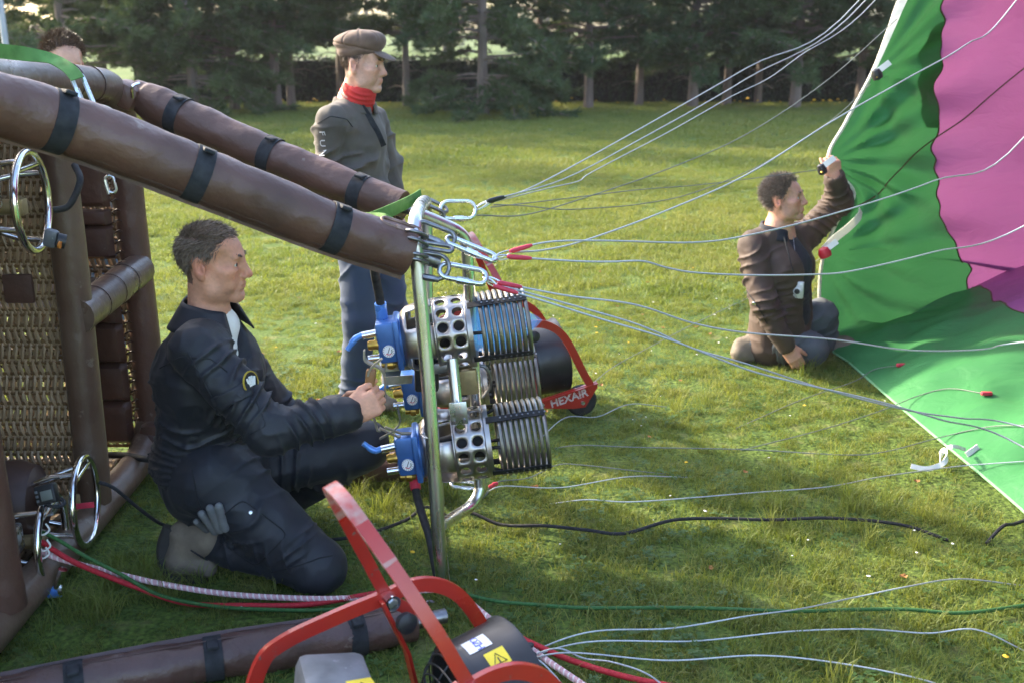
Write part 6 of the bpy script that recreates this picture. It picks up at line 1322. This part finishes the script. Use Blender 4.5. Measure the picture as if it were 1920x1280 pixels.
if q:
    c, n = q; mb = MB(); mb.lathe([(0, .034), (.004, .034), (.004, .030)], c, n, 28); pt = mb.build('round_badge', mk('badge_yellow', (0.42, 0.30, 0.03), .7), jk); mb = MB(); mb.lathe([(.002, .031), (.0035, .0001)], c, n, 28); mb.build('badge_ground', DKTHREAD, pt)
    t1 = n.cross(V(0, 0, 1)).normalized(); t2 = t1.cross(n); t2 = -t2 if t2.z < 0 else t2
    mb = MB(); 
    for a in (-.75, -.25, .2, .7): mb.tube([c + n * .004 + t1 * a * .012 - t2 * .010, c + n * .0045 + t1 * a * .024 + t2 * (.02 - abs(a) * .008)], [.005, .0035], 6)
    mb.build('badge_emblem', WHITE, pt)
S = SDF(*bounds([waist + V(-.2, -.1, .05), Rk + V(.1, -.1, -.08), Ra + V(-.05, 0, -.06), Lk + V(.1, .1, .1), La], .06), .0055)
S.ell(at(400, 885, 3.23), (.165, .195, .15), None, 0); S.cone(at(385, 840, 3.23), at(395, 900, 3.23), .135, .15, .04, flat=(0, 1, 0), fs=1.15)
S.cone(Rh, Rk, .128, .084, .05); S.cone(Rk, Rk + (Ra - Rk) * .9, .080, .062, .03); S.cone(Rk + (Ra - Rk) * .9, Ra, .062, .056, .02); S.cone(Lh, Lk, .122, .084, .05); S.cone(Lk, La, .080, .060, .03)
S.ell(Rk + V(.0, 0, .01), (.075, .07, .07), None, .03)
tr, P, Q = cloth('trousers', S, NAVY2, pil, [(Rh, Rh + (Rk - Rh) * .6, .2, .06, .008), (Rk + (Rh - Rk) * .3, Rk, .12, .035, .007), (Rk, Ra, .1, .05, .008), (Lh + (Lk - Lh) * .2, Lk, .14, .055, .009)], .009, 9, 6)
P_z = None; bt = bvh_of(P, Q)
stud(bt, 470, 960, .007, ZINC, tr); decal_line(bt, [(395, 985), (455, 935), (540, 1000), (480, 1062), (405, 1010)], .0020, 'cargo_pocket_seam', DKTHREAD, tr); decal_line(bt, [(360, 880), (372, 940), (400, 990)], .002, 'side_seam', DKTHREAD, tr); decal_line(bt, [(510, 1072), (560, 1060), (600, 1045), (625, 1040)], .002, 'knee_seam', DKTHREAD, tr)
# glove tucked in the thigh pocket
gl = thing('work_glove', at(400, 965, 3.0), 'grey work glove sticking out of the thigh pocket of the kneeling pilot', 'glove')
S = SDF(*bounds([at(370, 940, 3.0), at(430, 1000, 3.0)], .07), .004)
for i, (x, y, ln) in enumerate(((373, 972, .0105), (381, 957, .0120), (396, 948, .0125), (412, 946, .0120))):
    q = surf(bt, x, y, .012); q2 = surf(bt, 396 + i * 9, 996 - i * 3, .004)
    if q and q2: S.cone(q2[0], q[0], .0145, ln, .004)
cloth('glove_fingers', S, GLOVE, gl, (), .002, 30, 2)
def boot(parent, name, ank, heel, ball, toe, seed):
    lo, hi = bounds([ank, heel, ball, toe], .09); S = SDF(lo, hi, .0045); ank, heel, ball, toe = map(Vector, (ank, heel, ball, toe))
    S.cone(ank + (ank - heel) * .3, ank, .056, .05, 0); S.cone(ank, heel, .05, .038, .03); S.cone(heel, ball, .040, .042, .03); S.cone(ank, ball, .046, .04, .04); S.cone(ball, toe, .043, .034, .02)
    b_, P, Q = cloth(name, S, BOOT, parent, (), .003, 22, seed); return b_, bvh_of(P, Q)
bo, bb = boot(pil, 'boot', at(385, 1004, 3.12), at(345, 1000, 3.13), at(340, 1048, 3.12), at(388, 1062, 3.10), 4)
mb = MB(); mb.tube(smooth([at(326, 990, 3.12), at(314, 1030, 3.12), at(322, 1064, 3.11), at(350, 1078, 3.10), at(385, 1076, 3.09)], 5), [.018] * 21, 8, squash=2.0); mb.build('sole', SOLE, bo)
for i in range(5): decal_line(bb, [(358 + i * 6, 1030 + i * 4), (372 + i * 5, 1038 + i * 3)], .0028, 'lace', DKTHREAD, bo, .002, 5)
boot(pil, 'boot', La + V(0, 0, .02), La + V(-.06, 0, -.03), La + V(.06, .0, -.05), La + V(.13, 0, -.055), 5)
# ------------------------------------------------------------------ standing man in the cap
cm = thing('person', V(-.68, 4.82, 0), 'standing person in a brown newsboy cap, dark sweatshirt and jeans', 'person')
SWEAT = mk('sweatshirt', (0.088, 0.075, 0.061), .85, var=.15, vscale=12, bump=.3, bscale=400, sheen=.08); JEANS = mk('denim', (0.028, 0.052, 0.108), .8, vscale=7, col2=(0.060, 0.085, 0.130), bump=.3, bscale=500, sheen=.05)
CAPM = mk('cap_wool', (0.125, 0.078, 0.054), .9, var=.2, vscale=25, bump=.35, bscale=350, sheen=.1)
o = at(682, 122, 4.80); M = frame3((.96, -.26, -.05), (.02, 0, 1)); hs = .90; nb_ = at(666, 190, 4.84)
Rs, Re, Rw = at(622, 228, 4.66), at(612, 318, 4.70), at(648, 388, 4.62); Ls, Le, Lw = at(700, 226, 5.02), at(728, 320, 5.06), at(735, 395, 4.98)
chest, waist = at(660, 262, 4.84), at(672, 390, 4.86); Rh, Rk, Ra = at(675, 455, 4.76), at(674, 600, 4.74), at(664, 738, 4.76); Lh, Lk, La = at(712, 455, 4.96), at(738, 600, 4.98), at(744, 722, 5.05)
S = SDF(*bounds([o + V(-.14, -.12, .16), Rs, Rw + V(.1, 0, -.12), Ls, Lw + V(.1, .05, -.12), waist], .06), .0042)
T = head(S, o, M, hs, nb_, nose=1.0, jaw=.92); S.cone(nb_, chest, .07, .10, .04, flat=(.4, .9, 0), fs=1.3); S.cone(chest, waist, .10, .09, .03, flat=(.4, .9, 0), fs=1.3)
for a, b, c in ((Rs, Re, Rw), (Ls, Le, Lw)): S.cone(chest + V(0, 0, .08), a, .05, .042, .03); S.cone(a, b, .042, .036, .02); S.cone(b, c, .036, .026, .02)
hand(S, Rw, (.45, -.05, -.9), (.9, -.1, .4), (-.4, -.9, 0), 1.0, curl=(22, 30, 18), thumb=(25, 10)); hand(S, Lw, (.3, -.2, -.9), (.9, -.3, .3), (.2, 1, 0), 1.0, curl=(22, 30, 18), thumb=(25, 10))
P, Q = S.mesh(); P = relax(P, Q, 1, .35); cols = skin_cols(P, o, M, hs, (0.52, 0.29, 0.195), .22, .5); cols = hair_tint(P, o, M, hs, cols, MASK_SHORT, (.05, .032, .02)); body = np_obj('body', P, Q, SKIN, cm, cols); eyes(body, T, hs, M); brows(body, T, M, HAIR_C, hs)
add_hair(body, o, M, hs, HAIR_C, 3500, .018, .0024, 6, (-.35, 0, -1.0), .10, jit=.14)
S = SDF(*bounds([o + V(-.2, -.18, 0), o + V(.22, .18, .22)], .02), .0042); om = np.array(tuple(o))
def H(x, y, z): return om + M @ (np.array((x, y, z)) * hs)
tiltm = np.array(Matrix.Rotation(-.22, 3, 'Y').to_3x3()); tb_ = M @ np.array(Matrix.Rotation(-.14, 3, 'Y'))
S.ell(H(-.022, 0, .068), np.array((.112, .092, .048)) * hs, tb_, 0); S.ell(H(-.026, 0, .112), np.array((.128, .108, .052)) * hs, tb_, .012); S.ell(H(.01, 0, .098), np.array((.095, .095, .045)) * hs, tb_, .02)
S.ell(H(-.03, 0, -.06), np.array((.4, .4, .085)) * hs, tb_, .004, 'sub')
S.ell(H(.108, 0, .048), np.array((.052, .074, .0085)) * hs, M @ np.array(Matrix.Rotation(.42, 3, 'Y')), .006)
P, Q = S.mesh(); P = relax(P, Q, 1); N = vnormals(P, Q); q = (P - om) @ M / hs; ang = np.arctan2(q[:, 1], q[:, 0] + .026); groove = np.exp(-(np.minimum(np.abs(((ang / (math.pi / 4)) % 1) - .5), 1) / .045) ** 2) * (q[:, 2] > .09); band = np.exp(-((q[:, 2] + .14 * q[:, 0] - .082) / .004) ** 2) * (q[:, 0] < .1)
P = P - N * (.004 * groove + .006 * band)[:, None] + N * (.006 * (vnoise(P, 22, 3) - .5))[:, None]; cap = np_obj('newsboy_cap', P, Q, CAPM, cm)
mb = MB(); mb.ball(Vector(H(-.026, 0, .163)), .009, 10, (1, 1, .6)); mb.build('cap_button', CAPM, cap)
fl = (.465, .885, 0)
S = SDF(*bounds([nb_, Rs + V(-.05, -.05, 0), Rw, Ls, Lw, waist + V(-.15, -.1, -.16), waist + V(.2, .2, 0)], .08), .0058)
S.cone(nb_ + V(-.01, 0, -.04), chest, .075, .122, 0, flat=fl, fs=1.32); S.cone(chest, waist, .132, .128, .05, flat=fl, fs=1.3); S.cone(waist, waist + V(.02, 0, -.10), .130, .138, .03, flat=fl, fs=1.25); S.cone(Rs + V(.02, .05, 0), Ls + V(-.02, -.05, 0), .072, .072, .05)
for a, b, c in ((Rs, Re, Rw), (Ls, Le, Lw)): S.cone(a, b, .068, .060, .012); S.cone(b, c, .060, .046, .02)
S.cone(nb_ + V(.01, 0, -.05), nb_ + V(.01, 0, .10), .066, .07, .01, 'sub')
for c, b in ((Rw, Re), (Lw, Le)): S.cone(c + (c - b) * .02, c + (c - b) * .4, .032, .034, .004, 'sub')
jk, P, Q = cloth('sweatshirt', S, SWEAT, cm, [(Rs, Re, .12, .10, .008), (Re + (Rs - Re) * .4, Re + (Rw - Re) * .5, .10, .05, .013), (chest + V(0, 0, .1), waist, .30, .15, .016), (waist, waist + V(0, 0, -.12), .22, .06, .010)], .013, 7, 11); bj = bvh_of(P, Q)
collar(cm, nb_ + V(-.004, 0, -.035), (.10, 0, 1), (.885, -.465, 0), .088, .104, .055, .12, SWEAT, thick=.008)
decal_line(bj, [(642, 176), (662, 184), (684, 212), (704, 246), (718, 278)], .004, 'shoulder_strap', WEBBING, cm, .006, 8, flat=.030); decal_line(bj, [(596, 232), (620, 218), (650, 224), (662, 240)], .0022, 'armhole_seam', DKTHREAD, jk)
prt = None
for i, ch in enumerate('FUN'):
    q = surf(bj, 604.5 + i * .5, 250 + i * 19, .003)
    if q:
        me = text_mesh(ch, .050, .0006); n = q[1]; dn = (V(.06, 0, -1) - n * V(.06, 0, -1).dot(n)).normalized(); upv = n.cross(dn)
        me.transform(Matrix(((dn.x, upv.x, n.x, q[0].x), (dn.y, upv.y, n.y, q[0].y), (dn.z, upv.z, n.z, q[0].z), (0, 0, 0, 1))) @ Matrix.Diagonal((.95, .75, 1, 1))); me.transform(Matrix.Translation(-OFF[jk.name])); obj_from_mesh('sleeve_letter', me, mk('reflective_print', (0.62, 0.60, 0.60), .5), jk)
S = SDF(*bounds([nb_ + V(-.12, -.12, -.06), nb_ + V(.14, .12, .1)], .02), .0045); nk = Vector(H(-.012, 0, -.10))
S.cone(nb_ + V(.0, 0, -.03), nk + V(-.002, 0, -.030), .076, .067, 0); S.cone(nb_ + V(-.014, 0, -.02), nk + V(-.020, 0, -.014), .068, .060, .02); S.cone(nk + V(-.008, 0, -.004), nk + V(-.008, 0, .09), .060, .066, .008, 'sub'); cloth('red_scarf', S, mk('red_fleece', (0.50, 0.025, 0.020), .85, var=.15, vscale=20, bump=.3, bscale=200), cm, [(nb_ + V(0, 0, -.03), nk + V(0, 0, .03), .12, .022, .005)], .004, 20, 2)
S = SDF(*bounds([waist + V(-.1, -.12, 0), Rh, Ra + V(0, 0, -.04), Lh + V(.1, .15, 0), La], .10), .0065)
S.cone(waist + V(.01, 0, -.03), (Rh + Lh) / 2, .118, .125, 0, flat=fl, fs=1.25); S.cone(Rh, Rk, .098, .074, .05); S.cone(Rk, Ra, .074, .066, .03); S.cone(Lh, Lk, .098, .074, .05); S.cone(Lk, La, .074, .066, .03); S.cone(Ra, Ra + V(.01, 0, -.03), .068, .072, .01); S.cone(La, La + V(.01, 0, -.03), .068, .072, .01)
jn, P, Q = cloth('jeans', S, JEANS, cm, [(Rh, Rk, .14, .14, .006), (Rk + V(0, 0, .12), Rk + V(0, 0, -.12), .12, .08, .005), (Ra + V(0, 0, .12), Ra + V(0, 0, -.04), .12, .045, .006), (Lh, Lk, .14, .12, .006), (Lk, La, .12, .10, .005)], .010, 6, 15)
SHOE = BOOT
boot(cm, 'shoe', Ra + V(0, 0, -.01), V(Ra.x - .03, Ra.y, .045), V(Ra.x + .12, Ra.y - .05, .040), V(Ra.x + .18, Ra.y - .08, .036), 7); boot(cm, 'shoe', La + V(0, 0, -.01), V(La.x - .03, La.y, .045), V(La.x + .12, La.y - .04, .040), V(La.x + .18, La.y - .06, .036), 8)
# ------------------------------------------------------------------ kneeling man at the balloon mouth
bm_ = thing('person', V(1.25, 5.5, 0), 'kneeling person in a brown coat holding up the balloon mouth', 'person')
COAT = mk('brown_coat', (0.068, 0.038, 0.025), .75, vscale=8, col2=(0.038, 0.024, 0.018), bump=.3, bscale=300, sheen=.05); FLEECE = mk('dark_fleece', (0.014, 0.016, 0.024), .9, var=.2, vscale=20, sheen=.05); JEANSG = mk('grey_denim', (0.085, 0.095, 0.105), .8, var=.2, vscale=10, bump=.3, bscale=400)
o = at(1472, 372, 5.46); M = frame3((.86, -.46, .16), (-.12, .02, 1)); hs = .93; nb_ = at(1462, 428, 5.50)
Rs, Re, Rw = at(1412, 462, 5.44), at(1432, 572, 5.30), at(1474, 648, 5.28); Ls, Le, Lw = at(1512, 440, 5.62), at(1572, 378, 5.60), at(1565, 335, 5.50)
chest, waist = at(1468, 500, 5.50), at(1466, 590, 5.52); hip = at(1462, 618, 5.54); Rk, Ra = at(1520, 655, 5.42), at(1412, 650, 5.50); Lk, La = at(1540, 590, 5.62), at(1545, 665, 5.68)
S = SDF(*bounds([o + V(-.14, -.14, .16), nb_, Rs, Rw + V(.1, -.1, -.12), Ls, Lw + V(.06, -.05, .14), waist], .06), .0045)
T = head(S, o, M, hs, nb_ + V(-.01, 0, -.02), nose=1.05, jaw=1.05); S.cone(nb_, chest, .07, .10, .04, flat=(.5, .85, 0), fs=1.3); S.cone(chest, waist, .10, .09, .03, flat=(.5, .85, 0), fs=1.3)
for a, b, c in ((Rs, Re, Rw), (Ls, Le, Lw)): S.cone(chest + V(0, 0, .06), a, .05, .042, .03); S.cone(a, b, .042, .036, .02); S.cone(b, c, .036, .027, .02)
hand(S, Rw, (.55, -.2, -.8), (.8, 0, .5), (-.3, -.9, .2), 1.0, curl=(25, 30, 20), thumb=(30, 10)); hand(S, Lw, (-.15, -.1, 1), (-.9, -.3, 0), (-.3, -.9, .2), 1.0, curl=(60, 75, 40), thumb=(30, 30))
P, Q = S.mesh(); P = relax(P, Q, 1, .35); MASK_B = interp_mask([-.01, .004, .018, .036, .060, .074, .082], [-.03, 0, .02, .05, .085, .105, .13], ([-.12, -.06, -.03, 0, .1], [-.065, -.065, -.035, -.03, -.03]))
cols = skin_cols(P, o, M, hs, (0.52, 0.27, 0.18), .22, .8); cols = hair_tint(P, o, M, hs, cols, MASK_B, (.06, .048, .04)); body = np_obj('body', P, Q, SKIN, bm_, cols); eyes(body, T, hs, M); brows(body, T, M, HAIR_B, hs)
add_hair(body, o, M, hs, HAIR_B, 6500, .038, .0026, 8, (-.6, 0, .2), .70, curl=.45, grav=.25, jit=.35, mask=MASK_B)
fl = (.5, .86, 0)
S = SDF(*bounds([nb_, Rs + V(-.05, -.05, 0), Rw, Ls, Le, Lw, waist + V(-.2, -.12, -.2), waist + V(.2, .2, 0)], .09), .0065)
S.cone(nb_ + V(-.01, 0, -.05), chest, .085, .145, 0, flat=fl, fs=1.3); S.cone(chest, waist, .150, .150, .05, flat=fl, fs=1.25); S.cone(waist, hip + V(-.01, 0, -.06), .152, .165, .04, flat=fl, fs=1.2); S.cone(Rs + V(.02, .03, 0), Ls + V(-.03, -.02, 0), .078, .078, .05)
S.cone(Rs, Re, .080, .070, .014); S.cone(Re, Rw, .070, .050, .02); S.cone(Ls, Le, .080, .070, .025); S.cone(Le, Lw, .070, .052, .03)
S.cone(nb_ + V(.0, 0, -.03), nb_ + V(.0, 0, .10), .070, .078, .01, 'sub')
for c, b in ((Rw, Re), (Lw, Le)): S.cone(c + (c - b) * .02, c + (c - b) * .4, .034, .036, .004, 'sub')
fr = Vector((.80, -.6, 0)); S.cone(nb_ + fr * .13 + V(0, 0, -.03), waist + fr * .215 + V(0, 0, .0), .075, .080, .012, 'sub'); S.cone(waist + fr * .235, hip + fr * .24 + V(0, 0, -.2), .055, .075, .02, 'sub')
jk, P, Q = cloth('coat', S, COAT, bm_, [(Rs, Re, .12, .075, .010), (Re + (Rs - Re) * .3, Re + (Rw - Re) * .7, .11, .05, .011), (chest, waist, .28, .10, .009), (Ls, Le, .12, .05, .011), (Le, Lw, .11, .045, .010)], .011, 8, 21); bj = bvh_of(P, Q)
S = SDF(*bounds([nb_, chest, waist, hip], .22), .0065); S.cone(nb_ + V(0, 0, -.04), chest, .075, .132, 0, flat=fl, fs=1.28); S.cone(chest, waist, .138, .138, .04, flat=fl, fs=1.2); S.cone(waist, hip, .138, .13, .03, flat=fl, fs=1.2); S.cone(nb_ + V(0, 0, -.03), nb_ + V(0, 0, .1), .060, .066, .008, 'sub'); sw, P2, Q2 = cloth('dark_fleece', S, FLEECE, bm_, [(chest, waist, .25, .06, .006)], .006, 10, 4); bs = bvh_of(P2, Q2)
collar(bm_, nb_ + V(-.015, 0, -.04), (.1, 0, 1), (.86, -.5, 0), .088, .105, .07, .7, FLEECE, thick=.01)
decal_line(bs, [(1486, 435), (1490, 470), (1494, 520), (1496, 560)], .0022, 'zip', DARKSTEEL, sw, .001)
stud(bj, 1414, 570, .012, ZINC, jk, 'coat_button'); decal_line(bj, [(1400, 545), (1425, 580), (1440, 610)], .003, 'pocket_seam', DKTHREAD, jk)
S = SDF(*bounds([hip + V(-.15, -.15, .1), Rk + V(.1, -.1, -.08), Ra, Lk + V(.1, .1, .1), La], .07), .0065)
S.ell(hip + V(0, 0, -.03), (.15, .18, .13), None, 0); S.cone(hip + V(0, -.1, -.05), Rk, .11, .085, .05); S.cone(Rk, Ra, .082, .066, .03); S.cone(hip + V(0, .1, -.02), Lk, .11, .085, .05); S.cone(Lk, La, .08, .065, .03)
S.F[:, :, :max(0, int((0.0 - S.lo[2]) / S.h))] = 1
cloth('jeans', S, JEANSG, bm_, [(hip, Rk, .16, .06, .009), (Rk, Ra, .12, .05, .008), (Lk, La, .12, .05, .008)], .008, 9, 9)
boot(bm_, 'boot', Ra + V(0, 0, .01), V(Ra.x - .06, Ra.y, .08), V(Ra.x - .07, Ra.y - .02, .045), V(Ra.x - .02, Ra.y - .04, .035), 9); boot(bm_, 'boot', La + V(0, 0, .02), V(La.x - .04, La.y, .045), V(La.x + .10, La.y - .03, .04), V(La.x + .16, La.y - .05, .036), 10)
cmr = thing('compact_camera', at(1492, 541, 5.2), 'small silver compact camera hanging at the brown coat', 'camera'); SILV = mk('silver_plastic', (0.55, 0.56, 0.57), .35, .4, var=.08)
q = surf(bs, 1492, 541, .02); c = q[0] if q else at(1492, 541, 5.3); rm = Matrix.Rotation(-.45, 3, 'Z')
mb = MB(); mb.rbox(c, (.058, .022, .088), .005, rm); b_ = mb.build('case', SILV, cmr)
f_ = rm @ V(0, -1, 0); mb = MB(); mb.lathe([(.010, .020), (.020, .020), (.021, .015)], c + V(0, 0, -.006), f_, 20); mb.build('lens_ring', SILV, b_); mb = MB(); mb.lathe([(.018, .014), (.0205, .0001)], c + V(0, 0, -.006), f_, 20); mb.build('lens', BLACKPL, b_); mb = MB(); mb.rbox(c + rm @ V(.016, -.0115, .032), (.014, .002, .010), .0006, rm); mb.build('flash', WHITEPL, b_)
mb = MB(); mb.tube(smooth([c + V(-.01, 0, .04), at(1482, 490, 5.30), at(1470, 445, 5.36)], 5), .003, 6); mb.build('neck_cord', WEBBING, cmr)
# ------------------------------------------------------------------ man hidden behind the basket
hm_ = thing('person', V(-2.08, 5.0, 0), 'person behind the basket, only dark hair and forehead showing', 'person')
o = at(120, 118, 5.0); M = frame3((.6, -.75, -.25), (.1, -.1, 1)); hs = 1.0; nb_ = o + V(-.03, .03, -.19)
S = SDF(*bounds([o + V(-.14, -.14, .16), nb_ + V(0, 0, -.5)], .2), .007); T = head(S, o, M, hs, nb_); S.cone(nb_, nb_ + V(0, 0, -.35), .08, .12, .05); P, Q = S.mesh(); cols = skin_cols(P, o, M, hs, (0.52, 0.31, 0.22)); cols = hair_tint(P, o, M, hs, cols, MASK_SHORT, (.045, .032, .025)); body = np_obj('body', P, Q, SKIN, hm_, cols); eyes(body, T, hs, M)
add_hair(body, o, M, hs, HAIR_C, 3500, .034, .0030, 12, (.3, .2, .5), .8, curl=.25, jit=.3)
S = SDF(*bounds([nb_, V(o.x, o.y, .05)], .36), .012); cz = V(o.x - .03, o.y + .02, 1.05); S.cone(nb_ + V(0, 0, -.06), cz + V(0, 0, .2), .08, .15, 0, flat=(1, .3, 0), fs=1.3); S.cone(cz + V(0, 0, .2), cz + V(0, 0, -.2), .15, .14, .05, flat=(1, .3, 0), fs=1.25)
for sg in (1, -1): a = cz + V(.2 * sg, -.02, .28); S.cone(a, a + V(.04 * sg, 0, -.3), .065, .055, .04); S.cone(a + V(.04 * sg, 0, -.3), a + V(.0, -.12, -.5), .055, .045, .03)
cloth('jacket', S, SWEAT, hm_, (), .01, 9, 31)
S = SDF(*bounds([cz, V(o.x, o.y, .05)], .3), .012); S.cone(cz + V(0, 0, -.15), cz + V(0, 0, -.3), .13, .14, 0, flat=(1, .3, 0), fs=1.25)
for sg in (1, -1): S.cone(cz + V(.09 * sg, 0, -.25), V(cz.x + .1 * sg, cz.y, .5), .095, .075, .04); S.cone(V(cz.x + .1 * sg, cz.y, .5), V(cz.x + .1 * sg, cz.y, .08), .075, .06, .03)
cloth('trousers', S, JEANS, hm_, (), .008, 9, 32)
for sg in (1, -1): boot(hm_, 'shoe', V(cz.x + .1 * sg, cz.y, .10), V(cz.x + .1 * sg - .02, cz.y + .03, .045), V(cz.x + .1 * sg + .05, cz.y - .1, .04), V(cz.x + .1 * sg + .08, cz.y - .15, .036), 33)
# ================================================================== LINES THAT LIE ON THE BALLOON LIP
benv = BVHTree.FromPolygons([tuple(v) for v in ENV_V], ENV_F)
def drape(px, py, lift=.012):
    h = benv.ray_cast(Vector((0, 0, CAMH)), raydir(px, py).normalized()); g = gnd(px, py, .035)
    if h[0] is not None and h[3] < (g - Vector((0, 0, CAMH))).length + .05: return h[0] - raydir(px, py).normalized() * .02
    return g
def lipline(label, pts, r, mat):
    P = [drape(*p) for p in pts]; P[0].z = .002; root = thing('thin_cable', P[0], label, 'cable', 'cables lying in the grass'); mb = MB(); mb.tube(smooth(P, 8), r, 8); mb.build('strand', mat, root)
lipline('thin cable through the lit grass to the white tab', [(1030, 929), (1100, 936), (1180, 940), (1300, 932), (1420, 922), (1550, 912), (1640, 895), (1700, 886), (1800, 873), (1920, 864)], .0024, CABLE)
lipline('thin cable from the lowest burner coil to the green lip', [(1040, 826), (1090, 834), (1200, 838), (1400, 842), (1580, 852), (1660, 846), (1760, 820), (1850, 800), (1920, 796)], .0024, CABLE_DK)
lipline('thin dark cable arching onto the green lip to the red tab nearer the corner', [(1380, 790), (1500, 750), (1600, 715), (1640, 692), (1690, 684)], .0022, CABLE_DK)
lipline('thin dark cable arching onto the green lip to the other red tab', [(1390, 830), (1540, 805), (1650, 770), (1720, 742), (1780, 728), (1850, 738)], .0022, CABLE_DK)
for (x, y, lab) in ((1690, 684, 'small red tab on the lip nearer the kneeling man'), (1850, 737, 'small red tab on the lip nearer the white strap loop')):
    g = drape(x, y); mb = MB(); mb.rbox(g, (.05, .02, .018), .006); tag(mb.build('red_tab', SLEEVE_RED), lab, 'tab')
mb = MB(); mb.bar(smooth([drape(1812, 852), drape(1822, 845), drape(1834, 836)], 4), .022, .004, V(0, .4, 1)); tag(mb.build('white_tab', WHITE), 'white webbing tab lying on the green lip', 'tab')
# ================================================================== AIR
hz, n, b, out = newmat('haze'); n.nodes.remove(b); pv = n.nodes.new('ShaderNodeVolumePrincipled'); pv.inputs['Color'].default_value = (.93, .95, 1, 1); pv.inputs['Density'].default_value = HAZE; pv.inputs['Anisotropy'].default_value = .2; n.links.new(pv.outputs[0], out.inputs['Volume'])
mb = MB(); mb.box((0, 60, 6.75), (260, 180, 15.5)); tag(mb.build('haze', hz, shade=False), kind='stuff')
